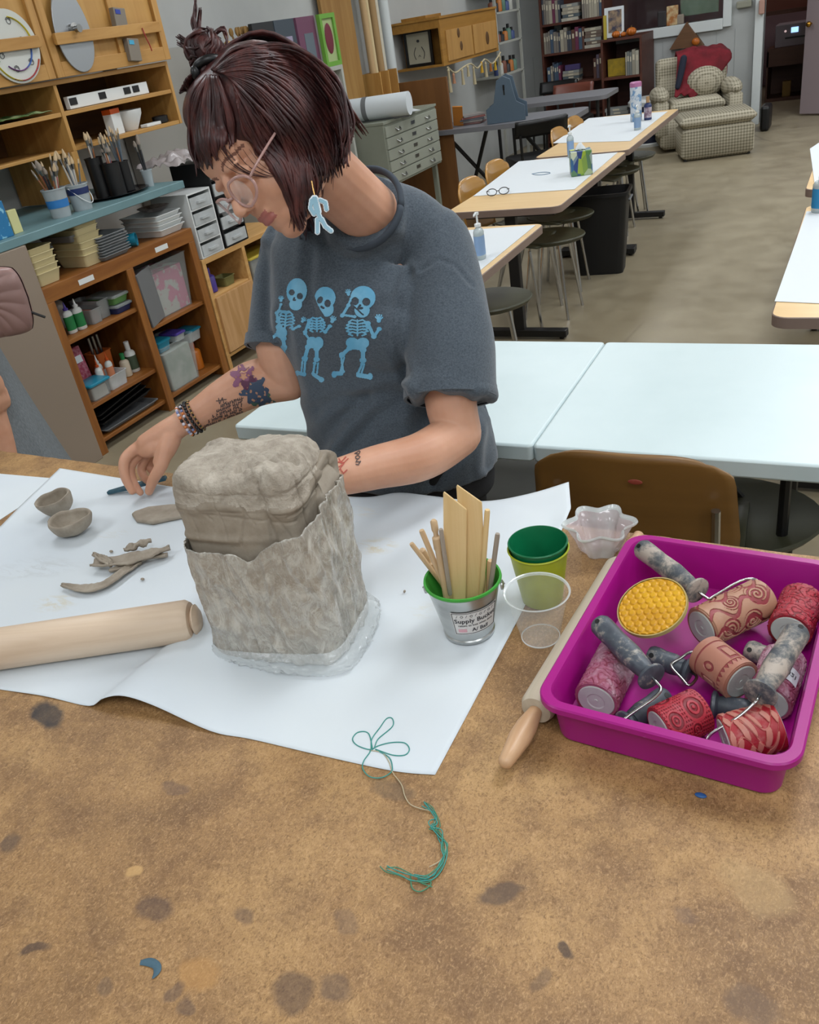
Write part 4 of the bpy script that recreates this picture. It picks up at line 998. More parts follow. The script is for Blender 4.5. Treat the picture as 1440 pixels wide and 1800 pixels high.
# joints
Lsh = P(768, 445, 1.73); Lsl = P(790, 590, 1.70); Lsh2 = P(792, 700, 1.69); Lel = P(806, 762, 1.70)
Rsh = P(510, 445, 1.86); Rsl = P(497, 545, 1.88); Rsh2 = P(490, 612, 1.88); Rel = P(508, 668, 1.93)
NB = P(645, 372, 1.65)       # neck base
skull = HM @ V((0, -.035, -.055))
mb = MB(T0); torso(mb, .9)
mb.capsule([NB - (skull - NB) * .35, NB, skull], [.066, .060, .058], 20)
head_parts(mb, HM)
# left arm (picture right), hand hidden behind the clay
mb.capsule([Lsh, Lsl, Lsh2, Lel], [.060, .058, .052, .047], 20)
Lw = P(548, 848, 1.53)
mb.capsule([Lel, P(742, 802, 1.64), P(660, 822, 1.59), P(598, 838, 1.56), Lw], [.047, .047, .041, .035, .026], 20, 6)
fwd = (Lw - P(620, 832, 1.57)).normalized()
upv = V((0, 0, 1)); sd = fwd.cross(upv).normalized()
Lp = Lw + fwd * .05 + upv * -.004
mb.ell(Lw + fwd * .045, (.045, .037, .016), rot=Matrix((fwd, -sd, fwd.cross(-sd))).transposed(), nu=20, nv=14)
for k, (o_s, L_) in enumerate(((-.028, .070), (-.010, .080), (.009, .075), (.027, .060))):
    r0 = Lw + fwd * .078 + sd * o_s; finger(mb, [r0 - fwd * .02, r0 + fwd * L_ * .4, r0 + fwd * L_ * .75 - upv * .012, r0 + fwd * L_ * .9 - upv * .028], [.0098, .009, .0082, .007])
finger(mb, [Lw + fwd * .025 - sd * .022, Lw + fwd * .05 - sd * .045 - upv * .006, Lw + fwd * .085 - sd * .055 - upv * .014], [.013, .011, .009])
# right arm (picture left)
Rw = P(320, 744, 1.93)
mb.capsule([Rsh, Rsl, Rsh2, Rel], [.056, .054, .050, .047], 20)
mb.capsule([Rel, P(455, 672, 1.93), P(400, 698, 1.93), P(352, 726, 1.93), Rw], [.047, .053, .046, .035, .029], 20, 6)
hx = (P(240, 790, 1.945) - Rw).normalized(); hz = cam_vec(.1, .75, .65); hz = (hz - hx * hz.dot(hx)).normalized(); hy = hz.cross(hx)
mb.ell(P(276, 777, 1.935), (.052, .036, .024), rot=Matrix((hx, hy, hz)).transposed(), nu=24, nv=16)
mb.capsule([Rw, P(290, 763, 1.93), P(258, 780, 1.935)], [.028, .029, .024], 16)
mb.capsule([P(300, 772, 1.92), P(290, 795, 1.915), P(280, 812, 1.915)], [.024, .021, .015], 14)
finger(mb, [P(246, 784, 1.94), P(220, 806, 1.93), P(219, 836, 1.93), P(232, 864, 1.935)], [.0145, .0125, .0108, .0082])
finger(mb, [P(252, 790, 1.955), P(230, 818, 1.955), P(234, 846, 1.95), P(247, 866, 1.945)], [.0135, .0115, .010, .008])
finger(mb, [P(262, 794, 1.97), P(248, 822, 1.985), P(256, 842, 1.98), P(268, 850, 1.965)], [.0125, .0108, .0095, .008])
finger(mb, [P(274, 794, 1.985), P(264, 818, 2.0), P(272, 834, 1.995), P(282, 838, 1.985)], [.0115, .010, .009, .0075])
finger(mb, [P(292, 788, 1.91), P(284, 818, 1.905), P(270, 842, 1.915), P(262, 864, 1.93)], [.018, .0145, .0128, .0098])
# legs
for s_ in (-1, 1):
    mb.capsule([(-.905 + s_ * .095, 1.57, .78), (-.905 + s_ * .10, 1.555, .47), (-.905 + s_ * .105, 1.575, .26), (-.905 + s_ * .105, 1.575, .09)], [.088, .058, .052, .038], 18)
    mb.capsule([(-.905 + s_ * .105, 1.59, .05), (-.905 + s_ * .11, 1.50, .035), (-.905 + s_ * .115, 1.43, .025)], [.034, .034, .022], 14)
body = mb.build('body', [SKIN, LIP, BROW], woman, smooth=3.2)
remesh(body, .0028, 5, .5)
hinv = HM.inverted()
for p_ in body.data.polygons:
    c = hinv @ (p_.center + wbase)
    if abs(c.x) < .0185 and -.0775 < c.z < -.0590 and c.y > .082: p_.material_index = 1
    elif .012 < abs(c.x) < .048 and abs(c.z - .0165 - .006 * math.sin((abs(c.x) - .012) / .036 * PI)) < .0024 and c.y > .05: p_.material_index = 2
# ---------------------------------------------------------------- T-shirt
t = NT('heather_grey_cotton'); n = t.noise(1, t.map((160, 160, 420)), detail=5, rough=.8); n2 = t.noise(330, detail=3)
t.col(t.mix(t.ramp(n2, [(.35, 0.0), (.7, .5)]), t.ramp(n, [(.35, '#383f47'), (.6, '#4c555e')]), '#626b74')); t.b.inputs['Roughness'].default_value = .9; t.b.inputs['Sheen Weight'].default_value = .25
t.b.inputs['Specular IOR Level'].default_value = .15
t.bump(t.math('ADD', n2, t.math('MULTIPLY', t.noise(28, detail=4, dist=.4), 1.5)), .22, .002); SHIRT = t.m
mb = MB(T0); torso(mb, 1.0, z0=.745, grow=.012)
# shoulder yoke and neck seat
mb.capsule([Rsh + V((.02, 0, .0)), V((-.985, 1.565, 1.295)), V((-.90, 1.555, 1.325)), V((-.815, 1.575, 1.295)), Lsh + V((-.01, 0, 0))], [.068, .070, .076, .072, .072], 24, 5)
mb.tube([V((-.895, 1.56, 1.27)), NB + (skull - NB) * .06], [.105, .079], 28)
mb.ell((-1.0, 1.455, 1.115), (.085, .055, .080)); mb.ell((-.845, 1.45, 1.115), (.085, .055, .080))
mb.tube([Lsh + V((-.02, 0, .03)), Lsh, Lsl, Lsh2], [.066, .078, .086, .088], 28, res=4)
mb.tube([Rsh + V((.02, 0, .03)), Rsh, Rsl, Rsh2], [.06, .068, .070, .070], 28, res=4)
shirt = mb.build('t_shirt', SHIRT, woman, smooth=3.2)
remesh(shirt, .005, 8, .5)
nkdir = (skull - NB).normalized(); NBL = NB - wbase
folds = [  # px polyline creases: width(m), depth
    ([(705, 690), (650, 700), (600, 735), (560, 790)], .016, .010), ([(715, 660), (692, 600), (700, 520), (716, 480)], .010, .006), ([(716, 705), (660, 730), (610, 790)], .014, .009),
    ([(500, 560), (505, 620), (520, 690)], .014, .006), ([(840, 720), (800, 790), (760, 850)], .016, .010), ([(850, 700), (862, 760), (860, 820)], .012, .006), ([(545, 440), (540, 500), (550, 560)], .012, .005),
    ([(760, 700), (740, 760), (700, 840)], .02, .008), ([(740, 475), (770, 455), (800, 465), (830, 500)], .005, .002), ([(640, 700), (600, 700), (560, 720)], .012, .006), ([(690, 430), (640, 460), (600, 470)], .016, .005), ([(460, 440), (470, 520), (468, 600)], .012, .006)]
def poly_d(px, py, pl):
    best = 1e9
    for (ax, ay), (bx, by) in zip(pl, pl[1:]):
        dx, dy = bx - ax, by - ay; u = max(0, min(1, ((px - ax) * dx + (py - ay) * dy) / (dx * dx + dy * dy))); best = min(best, math.hypot(px - ax - dx * u, py - ay - dy * u))
    return best
def dshirt(co, n_):
    w = co + wbase; x, y = pix(w)
    o = co + n_ * (.0045 * fn(w * 6) + .0020 * fn((w.x * 18, w.y * 18, w.z * 7)))
    if (CC - w).dot(n_) > 0:
        for pl, wd, dp in folds:
            d_ = poly_d(x, y, pl) / 830.0
            o += n_ * (-dp * math.exp(-(d_ / wd) ** 2) + dp * .55 * math.exp(-((d_ - wd * 1.9) / wd) ** 2))
    # sleeve hem band
    return o
displace(shirt, dshirt)
def bvh_of(o):
    me = o.data; return BVHTree.FromPolygons([v.co + wbase for v in me.vertices], [tuple(p.vertices) for p in me.polygons])
BS = bvh_of(shirt); BB = bvh_of(body)
def hit(px, py, bv, off=.0012):
    d = ray(px, py).normalized(); r = bv.ray_cast(CC, d)
    return None if r[0] is None else r[0] - d * off
def decal(name, inside, bbox, step, bv, mat, label=None, off=.0015, parent=None):
    x0, y0, x1, y1 = bbox; nx = int((x1 - x0) / step); ny = int((y1 - y0) / step); mb = MB(T0); cache = {}
    def vert(i, j):
        if (i, j) not in cache:
            h = hit(x0 + i * step, y0 + j * step, bv, off); cache[(i, j)] = mb.v(h) if h is not None else None
        return cache[(i, j)]
    for j in range(ny):
        for i in range(nx):
            if inside(x0 + (i + .5) * step, y0 + (j + .5) * step):
                q = [vert(i, j), vert(i + 1, j), vert(i + 1, j + 1), vert(i, j + 1)]
                if None in q: continue
                if max((a.co - b.co).length for a in q for b in q) > .02: continue
                mb.f(q)
    o = mb.build(name, mat, parent or woman, smooth=3.2, recalc=False)
    if label: o['label'] = label
    return o
# neck rib and hem lines of the shirt
mb = MB(T0)
NBr = NB + nkdir * .012; x_, y_, _ = basis(nkdir)
mb.tube([NBr + x_ * (.0785 * math.cos(a)) + y_ * (.0785 * math.sin(a)) for a in (2 * PI * i / 48 for i in range(49))], .0062, 8, flat=1.6); mb.build('collar', M('collar_rib', '#3a424c', .9), woman, smooth=3.2)
for A_, B_, r_ in ((Lsl, Lsh2, .0905), (Rsl, Rsh2, .0725)):
    d_ = (B_ - A_).normalized(); x_, y_, _ = basis(d_); mb = MB(T0)
    mb.rings([[B_ - d_ * k + x_ * ((r_ + g) * math.cos(a)) + y_ * ((r_ + g) * math.sin(a)) for a in (2 * PI * i / 48 for i in range(48))] for k, g in ((.022, -.001), (.0215, .0022), (-.002, .0028), (-.003, .001), (-.002, -.004))], cap=False)
    mb.build('sleeve_hem', SHIRT, woman, smooth=.9)
# skeleton print (layout in crop units: px = 420 + x/3)
pos = []; neg = []
def E_(x, y, a, b_, r=0): pos.append(('e', x, y, a, b_, r))
def N_(x, y, a, b_, r=0): neg.append(('e', x, y, a, b_, r))
def S_(pts, w): pos.append(('s', pts, w))
def NS(pts, w): neg.append(('s', pts, w))
def ins(sh, x, y):
    if sh[0] == 'e':
        _, cx, cy, a, b_, r = sh; dx, dy = x - cx, y - cy; c_, s_ = math.cos(r), math.sin(r); u, v = dx * c_ + dy * s_, -dx * s_ + dy * c_
        return (u / a) ** 2 + (v / b_) ** 2 < 1
    return poly_d(x, y, sh[1]) < sh[2]
def ribs(cx, cy, w, h, tilt=0):
    S_([(cx, cy - h * .65), (cx + tilt, cy + h)], 5)
    for k in range(5):
        yy = cy - h * .55 + k * h * .33; ww = w * (.8 + .25 * math.sin(k / 4 * PI))
        for s_ in (-1, 1): S_([(cx, yy), (cx + s_ * ww * .6, yy - 7), (cx + s_ * ww, yy + 5), (cx + s_ * ww * .55, yy + 13)], 4.2)
def bone(a, b_, w=7, k=1.7): S_([a, b_], w); E_(a[0], a[1], w * k, w * k * .8); E_(b_[0], b_[1], w * k, w * k * .8)
def hand(x, y, ang, s_=1.0):
    E_(x, y, 10 * s_, 9 * s_)
    for k in range(5):
        a = ang + (k - 2) * .38; S_([(x + math.cos(a) * 10 * s_, y + math.sin(a) * 10 * s_), (x + math.cos(a) * (30 if k != 0 and k != 4 else 24) * s_, y + math.sin(a) * (30 if k not in (0, 4) else 24) * s_)], 3.2 * s_)
# A left
E_(305, 215, 54, 68, .1); E_(300, 285, 34, 32); N_(279, 222, 15, 16); N_(322, 242, 16, 17); NS([(292, 252), (288, 262), (297, 262)], 5)
ribs(250, 360, 42, 48, -8); E_(225, 435, 30, 30); E_(212, 405, 18, 18)
bone((262, 325), (210, 320), 6); bone((208, 325), (222, 285), 5); hand(222, 265, -PI / 2, .8); bone((200, 330), (205, 375), 7); bone((285, 415), (318, 400), 6); hand(335, 375, -1.0, .8)
bone((200, 445), (160, 472), 8); bone((235, 465), (238, 510), 10); bone((238, 520), (232, 600), 8); S_([(232, 600), (244, 628)], 8)
# B middle
E_(455, 250, 55, 58); E_(462, 310, 38, 40); N_(428, 262, 14, 20, .5); N_(468, 280, 17, 20); NS([(436, 298), (446, 304)], 6); NS([(392, 235), (415, 300), (445, 345)], 5)
ribs(410, 385, 44, 42, 2); E_(385, 485, 28, 30); E_(420, 488, 26, 32); S_([(385, 500), (420, 500)], 16)
bone((370, 370), (350, 430), 7); bone((350, 440), (372, 470), 6); bone((455, 430), (480, 400), 7); hand(492, 375, -1.2, .95)
bone((365, 510), (348, 570), 10); bone((350, 580), (345, 650), 6); S_([(335, 585), (330, 640)], 5); bone((410, 520), (410, 575), 10); bone((400, 595), (392, 650), 6); S_([(418, 595), (412, 650)], 5)
S_([(345, 655), (305, 645)], 10); E_(308, 648, 14, 14); S_([(395, 655), (438, 685)], 10); E_(435, 682, 15, 14)
# C right
E_(655, 250, 66, 62); E_(650, 315, 40, 40); N_(613, 268, 20, 21); N_(672, 272, 21, 21); NS([(640, 290), (630, 305), (650, 305)], 6); NS([(595, 285), (655, 340)], 4)
ribs(625, 400, 58, 48, 0); E_(600, 490, 36, 30, .3); E_(650, 492, 38, 30, -.3); S_([(590, 505), (650, 508)], 18)
bone((610, 350), (545, 340), 6); bone((545, 345), (578, 290), 7); bone((578, 285), (592, 255), 5); hand(578, 232, -1.7, .85); bone((680, 385), (712, 455), 9); bone((712, 455), (740, 415), 8); hand(738, 372, -1.5, 1.1)
bone((585, 515), (545, 550), 10); bone((540, 560), (550, 640), 6); S_([(556, 565), (535, 640)], 5); bone((655, 525), (655, 580), 11); bone((650, 600), (628, 650), 6); S_([(662, 600), (645, 655)], 5)
S_([(540, 650), (502, 650)], 11); E_(503, 655, 14, 18); S_([(630, 658), (690, 668)], 12); E_(692, 665, 14, 18)
def inprint(px, py):
    x, y = (px - 420) * 3, (py - 440) * 3
    return any(ins(s_, x, y) for s_ in pos) and not any(ins(s_, x, y) for s_ in neg)
BLUEP = M('light_blue_print', '#5fa3c6', .7, c2='#76b3d2', ns=20)
decal('skeleton_print', inprint, (468, 484, 682, 674), .75, BS, BLUEP, 'light blue print of three waving skeletons')
# ---------------------------------------------------------------- trousers, shoes
DKT = M('black_trousers', '#15161a', .85, bump=(200, .2))
mb = MB(T0); torso(mb, 1.0, z0=.69, z1=.83, grow=.004)
for s_ in (-1, 1):
    x = -.905 + s_ * .1
    mb.tube([(x - s_ * .008, 1.565, .78), (x, 1.56, .47), (x, 1.575, .26), (x + s_ * .003, 1.575, .07)], [.105, .082, .075, .068], 24, res=5)
o = mb.build('trousers', DKT, woman, smooth=3.2); remesh(o, .007, 6)
for s_ in (-1, 1):
    mb = MB(T0); x = -.905 + s_ * .108
    mb.capsule([(x, 1.60, .052), (x + s_ * .003, 1.51, .046), (x + s_ * .006, 1.415, .036)], [.045, .046, .033], 20); mb.box((x + s_ * .003, 1.51, .008), (.085, .27, .016)); mb.build('shoe', BLACKP, woman)
# ---------------------------------------------------------------- tattoos
def strokes(segs, w): return lambda x, y: any(poly_d(x, y, s_) < w for s_ in segs)
PURP = M('purple_tattoo_ink', '#7f4a68', .6); BLUT = M('blue_tattoo_ink', '#33435a', .6); INKT = M('black_tattoo_ink', '#4e3d3a', .6); REDT = M('red_tattoo_ink', '#a84a3c', .6); GRT = M('green_tattoo_ink', '#3e5a4e', .6)
def blob(cx, cy, r, pet, ph=0, am=.25): return lambda x, y: math.hypot(x - cx, y - cy) < r * (1 + am * math.sin(pet * math.atan2(y - cy, x - cx) + ph)) and fn((x * .16, y * .16, 3)) > -.32
decal('flower_tattoo', lambda x, y: blob(428, 662, 20, 6)(x, y) and not blob(428, 662, 6, 5)(x, y), (402, 640, 456, 690), 1, BB, PURP, 'purple flower tattoo')
decal('flower_tattoo', lambda x, y: (blob(446, 684, 22, 7, 1)(x, y) or blob(460, 700, 14, 5)(x, y)), (420, 660, 484, 724), 1, BB, BLUT, 'dark blue flower tattoo')
decal('leaf_tattoo', lambda x, y: blob(470, 708, 13, 4, 1, .3)(x, y) or blob(452, 712, 9, 4)(x, y), (440, 690, 486, 728), 1, BB, GRT, 'green leaf tattoo', off=.001)
segs = []; random.seed(21)
for k in range(5):
    bx, by = 376 + k * -2 + 6, 714 + k * 9; L_ = 42 + k * 7; ux, uy = math.cos(-.36), math.sin(-.36)
    bx += 6 - k * 5; q = 0
    while q < L_:
        w_ = random.uniform(1.6, 3.4); x, y = bx + ux * q, by + uy * q
        segs.append([(x, y + random.uniform(-2, 1.5)), (x + ux * w_, y + uy * w_ + random.uniform(-2.5, 2.5))]); segs.append([(x, y - 2.2), (x + .6, y + 2)]); q += w_ + 1.2 + (3 if random.random() < .2 else 0)
decal('script_tattoo', strokes(segs, .75), (350, 690, 450, 770), .8, BB, INKT, 'lines of small dark script tattooed on the inner forearm')
decal('script_tattoo', strokes([[(384, 700), (386, 710), (391, 699), (394, 710)], [(380, 705), (398, 702)], [(392, 712), (398, 706)]], .8), (374, 692, 404, 716), .8, BB, INKT)
o_ = [[(598, 800), (590, 806), (584, 804)], [(608, 803), (600, 812), (588, 812)], [(604, 815), (594, 822), (582, 820)], [(598, 824), (590, 832), (584, 836)], [(610, 826), (604, 832)], [(586, 806), (592, 822), (588, 832)], [(596, 806), (600, 814)], [(612, 806), (606, 812), (600, 814)], [(604, 832), (598, 824), (604, 815), (606, 812)], [(586, 806), (590, 806)], [(592, 822), (594, 822)]]
decal('red_tattoo', strokes(o_, 1.0), (576, 794, 618, 842), .8, BB, REDT, 'fine red line tattoo near the wrist')
decal('word_tattoo', strokes([[(626, 816), (630, 817), (634, 811), (626, 812)], [(626, 812), (628, 808)], [(625, 805), (630, 807), (633, 803), (629, 800), (625, 803), (626, 806)], [(624, 797), (631, 798), (633, 794)], [(624, 797), (632, 792)]], 1.0), (618, 786, 640, 822), .7, BB, INKT, 'small handwritten word you tattooed on the forearm')
# ---------------------------------------------------------------- bracelets
ax_ = (P(352, 726, 1.93) - Rw).normalized(); x_, y_, _ = basis(ax_)
bcol = [M('black_bead', '#141416', .25), M('gold_bead', '#a98a52', .3, .7), M('orange_bead', '#d07a3f', .35), M('white_bead', '#cfcbd6', .35), M('blue_bead', '#7c86b0', .35)]
for k, (off, r_, br, seq, lb) in enumerate(((-.004, .0345, .0038, (2, 3, 4, 3, 2, 0, 3), 'orange, white and lilac bead bracelet'), (.006, .0355, .0036, (0, 3, 0, 4, 2, 3, 0), 'mixed dark and white bead bracelet'), (.016, .0365, .0042, (0,), 'black bead bracelet'), (.025, .037, .0026, (1, 0), 'bracelet of gold and black beads'))):
    c = Rw + ax_ * (.012 + off); n_b = int(2 * PI * r_ / (br * 2.0)); 
    br_o = None; mb = MB(T0); mb.tube([c + x_ * (r_ * math.cos(a)) + y_ * (r_ * math.sin(a)) for a in (2 * PI * i / 30 for i in range(31))], .0008, 5)
    br_o = mb.build('bracelet', bcol[0], woman); br_o['label'] = lb
    for i in range(n_b):
        a = 2 * PI * i / n_b; mb = MB(T0); mb.ell(c + x_ * (r_ * math.cos(a)) + y_ * (r_ * math.sin(a)), br, nu=10, nv=6); mb.build('bead', bcol[seq[i % len(seq)]], br_o, smooth=3.2)
# ---------------------------------------------------------------- glasses
GF = M('clear_pink_frame', '#c09a94', .2, alpha=.75, coat=.6); GL = M('spectacle_lens', '#eef2f2', .05, alpha=.12, coat=.5)
mb = MB(T0 @ HM)
for s_ in (-1, 1):
    pts = [(s_ * (.033 + .026 * math.cos(a)), .108 - .014 * abs(math.cos(a)) * (1 if math.cos(a) > 0 else .2), -.022 + .021 * math.sin(a)) for a in (2 * PI * i / 24 for i in range(25))]
    mb.tube(pts, .0022, 8)
mb.tube([(-.008, .108, -.016), (0, .113, -.013), (.008, .108, -.016)], .002, 8)
for s_ in (-1, 1): mb.tube([(s_ * .059, .094, -.018), (s_ * .073, .070, -.012), (s_ * .080, .01, -.004), (s_ * .079, -.012, -.014)], .0019, 8, res=4)
gl = mb.build('eyeglasses', GF, woman, smooth=3.2); gl['label'] = 'glasses with pale pink clear frames'
for s_ in (-1, 1):
    mb = MB(T0 @ HM); mb.ell((s_ * .033, .105, -.022), (.024, .0008, .019)); mb.build('lens', GL, gl, smooth=3.2)
# earring: blue skeleton charm with white outline
EW = M('earring_white', '#cfd8dc', .3); EBL = M('earring_blue', '#6b98ab', .3); GOLD = M('gold_hook', '#c09a60', .25, 1)
de = 1.30
er = MB(T0); er.tube([P(548, 318, de), P(550, 330, de), P(553, 343, de)], .0012, 6); ero = er.build('earring', GOLD, woman)
ero['label'] = 'dangling blue skeleton earring with white edge'
EX = [[(553, 350), (558, 372)], [(557, 370), (565, 388)], [(548, 352), (546, 366), (552, 376)], [(563, 352), (572, 356), (574, 368)], [(558, 386), (558, 408)], [(566, 386), (572, 398), (582, 406)]]
def plate(segs, w, mat, z, nm):
    mb = MB(T0); cells = {}
    for j in range(95):
        for i in range(60):
            x, y = 536 + i * .85, 336 + j * .85
            if any(poly_d(x, y, s_) < w * (1.6 if k == 0 else 1) for k, s_ in enumerate(segs)):
                for q in ((0, 0), (1, 0), (1, 1), (0, 1)):
                    kk = (i + q[0], j + q[1])
                    if kk not in cells: cells[kk] = mb.v(P(536 + kk[0] * .85 - .4, 336 + kk[1] * .85 - .4, de - z))
                mb.f([cells[(i + q[0], j + q[1])] for q in ((0, 0), (1, 0), (1, 1), (0, 1))])
    return mb.build(nm, mat, ero, smooth=0, thick=.0012, recalc=False)
plate(EX, 4.6, EW, 0, 'charm_edge'); plate(EX, 2.9, EBL, .0012, 'charm_face')
# ---------------------------------------------------------------- hair
t = NT('burgundy_hair'); n = t.noise(1, t.map((40, 40, 14)), detail=6, rough=.7); oi = t.new('NewGeometry') if False else None
t.col(t.ramp(n, [(.3, '#1e0d0f'), (.48, '#371b1b'), (.68, '#5c302c')])); t.b.inputs['Roughness'].default_value = .42; t.b.inputs['Specular IOR Level'].default_value = .4
t.bump(t.noise(1, t.map((120, 120, 40)), detail=4), .5, .002); HAIR = t.m
mb = MB(T0 @ HM)
mb.ell((0, -.024, .044), (.090, .100, .088), nu=36, nv=24); mb.ell((0, -.048, .008), (.082, .072, .078), nu=28, nv=18)
mb.ell((0, .012, .090), (.062, .050, .036)); mb.ell((.052, -.022, .060), (.044, .070, .055)); mb.ell((.064, -.022, .002), (.028, .048, .050)); mb.ell((-.064, -.022, .002), (.026, .048, .050))
hb = mb.build('hair', HAIR, woman, smooth=3.2); remesh(hb, .005, 8)
BH = bvh_of(hb)
def hp(x, y, dflt, off=.004):
    d = ray(x, y); r = BH.ray_cast(CC, d.normalized()); r2_ = BB.ray_cast(CC, d.normalized())
    if r[0] is None and (r2_[0] is None or x > 600): return None
    if r[0] is None or (r2_[0] is not None and r2_[3] < r[3]): r = r2_
    return r[0] - d.normalized() * off
def lock(mb, pts, r, off=.005, dflt=1.36, flat=.5):
    pp = cr([tuple(p) + (0,) for p in pts], 5); out = []; dl = []
    for p in pp: dl.append(hp(p[0], p[1], dflt, off))
    # fill misses by nearest hit depth
    dep = [((q - CC).dot(CF) if q is not None else None) for q in dl]
    last = None
    for i in range(len(dep)):
        if dep[i] is None: dep[i] = last
        last = dep[i]
    last = None
    for i in range(len(dep) - 1, -1, -1):
        if dep[i] is None: dep[i] = last
        last = dep[i]
    dep = [d if d is not None else dflt for d in dep]
    for k_ in range(3): dep = [dep[0]] + [(dep[i - 1] + dep[i] + dep[i + 1]) / 3 for i in range(1, len(dep) - 1)] + [dep[-1]]
    out = [P(p[0], p[1], d) for p, d in zip(pp, dep)]
    N = len(out); rs = [r * (.55 + .6 * math.sin(min(1, i / N * 1.5) * PI * .5)) * (1 if i < N * .6 else max(.06, 1 - ((i - N * .6) / (N * .4)) ** 1.4)) for i in range(N)]
    mb.tube(out, rs, 7, flat=flat)
GA = [[(362, 132), (340, 165), (330, 215), (333, 262), (350, 296)], [(366, 133), (351, 168), (344, 215), (347, 258), (358, 290)], [(368, 132), (364, 172), (362, 215), (364, 252), (370, 280)], [(376, 134), (382, 172), (384, 212), (384, 240), (386, 262)], [(384, 134), (398, 168), (408, 205), (413, 232), (416, 250)]]
GB = [[(372, 122), (425, 86), (515, 84), (588, 140), (616, 215), (606, 262)], [(378, 124), (432, 98), (515, 104), (578, 160), (606, 228), (602, 272)], [(384, 126), (440, 108), (512, 128), (568, 185), (594, 245), (596, 290)], [(390, 128), (446, 122), (508, 156), (552, 212), (578, 268), (584, 306)],
      [(396, 130), (446, 142), (498, 188), (536, 242), (560, 295), (566, 335)], [(402, 134), (444, 168), (484, 218), (518, 272), (540, 325), (548, 372)], [(408, 142), (440, 195), (472, 244), (502, 290), (524, 345), (540, 400)], [(414, 160), (436, 215), (462, 258), (490, 294), (512, 345), (532, 412)],
      [(420, 190), (436, 232), (456, 262), (482, 292), (504, 335), (520, 390)]]
random.seed(9)
mb = MB(T0)
def fam(G, n, r, jit, flat=.5):
    for k in range(n):
        u = (k + random.random() * .8) / n * (len(G) - 1); i = min(int(u), len(G) - 2); f_ = u - i
        m_ = min(len(G[i]), len(G[i + 1])); ph = random.uniform(-1, 1)
        pts = [(G[i][j][0] * (1 - f_) + G[i + 1][j][0] * f_ + random.uniform(-jit, jit) * (j > 0), G[i][j][1] * (1 - f_) + G[i + 1][j][1] * f_ + random.uniform(-jit, jit) * (j > 0)) for j in range(m_)]
        if random.random() < .35: pts = pts[:-1] + [(pts[-1][0] + random.uniform(-8, 10), pts[-1][1] + random.uniform(0, 16))]
        lock(mb, pts, random.uniform(r * .6, r * 1.15), off=random.uniform(.001, .010), flat=flat)
fam(GA, 46, .0065, 3); fam(GB, 150, .0062, 7); fam(GB, 60, .0028, 11)
# nape and side wisps
for k in range(26):
    x = random.uniform(548, 608); y = 240 + (608 - x) * .5; lock(mb, [(x, y - 50), (x + random.uniform(-6, 8), y), (x + random.uniform(-10, 14), y + random.uniform(25, 55))], .003, off=.008)
for k in range(20):
    x = random.uniform(505, 545); lock(mb, [(x, 270), (x + 8, 320), (x + 14 + random.uniform(-8, 8), 370), (x + 22 + random.uniform(-8, 8), random.uniform(385, 425))], .0026, off=.012)
for k in range(14):   # fine fringe across the temple
    x = random.uniform(360, 470); lock(mb, [(x, 262), (x + 22, 290), (x + 50, 306), (x + 80, 312)], .0008, off=.004)
mb.build('hair_locks', HAIR, woman, smooth=3.2)
# back and far side locks, in the head frame
mb = MB(T0 @ HM); random.seed(4)
for k in range(110):
    a = PI * .55 + random.random() * PI * 1.15; top_ = V((random.uniform(-.02, .02), random.uniform(.0, .03), .132)); rr_ = (.094, .114)
    pts = [top_, V((rr_[0] * .75 * math.cos(a), rr_[1] * .75 * math.sin(a) - .015, .112)), V((rr_[0] * 1.02 * math.cos(a), rr_[1] * 1.02 * math.sin(a) - .022, .055)), V((rr_[0] * .98 * math.cos(a), rr_[1] * .95 * math.sin(a) - .03, -.02)), V((rr_[0] * .86 * math.cos(a), rr_[1] * .8 * math.sin(a) - .035, -.07 - random.random() * .03))]
    if math.sin(a) > .1: continue
    mb.tube(pts, [.003, .006, .007, .006, .0008], 7, res=4, flat=.5)
mb.build('hair_locks', HAIR, woman, smooth=3.2)
# bun
mb = MB(T0); bc_ = P(362, 88, 1.37)
mb.ell(bc_, (.030, .030, .028), nu=20, nv=14)
for k in range(46):
    a0 = random.uniform(0, 2 * PI); ax = V((random.gauss(0, 1), random.gauss(0, 1), random.gauss(0, 1))).normalized(); x_, y_, _ = basis(ax); R = random.uniform(.024, .033)
    mb.tube([bc_ + x_ * (R * math.cos(a0 + t_)) + y_ * (R * math.sin(a0 + t_)) + ax * random.uniform(-.004, .004) for t_ in [q * .28 for q in range(10)]], [.001] + [.0042] * 8 + [.001], 6, flat=.6)
for pts, n_, r in (([(352, 70), (340, 40), (344, 12), (342, -6)], 12, .0026), ([(345, 80), (325, 72), (312, 62)], 9, .002), ([(350, 78), (330, 82), (314, 74)], 7, .002), ([(372, 62), (392, 50), (398, 80), (388, 100)], 5, .002), ([(350, 95), (338, 110), (336, 122)], 5, .0012), ([(345, 85), (350, 45), (352, 15)], 6, .0018)):
    for k in range(n_): mb.tube([P(x + random.uniform(-4, 4), y + random.uniform(-4, 4), 1.37 + random.uniform(-.012, .012)) for x, y in pts], [r, r * .9, r * .5, r * .1][:len(pts)], 6, res=4)
for k in range(30):
    a = random.uniform(0, 2 * PI); q = P(372, 128, 1.365); mb.tube([q + V((.022 * math.cos(a), .022 * math.sin(a), -.012)), q + V((.016 * math.cos(a), .016 * math.sin(a), .01)), bc_ + V((.02 * math.cos(a), .02 * math.sin(a), .0))], [.004, .0045, .003], 6, res=3)
mb.build('hair_bun', HAIR, woman, smooth=3.2)['label'] = 'messy topknot with loose spiky ends'
hd_ = (bc_ - P(376, 136, 1.365)).normalized(); x_, y_, _ = basis(hd_); c = P(371, 121, 1.365); mb = MB(T0)
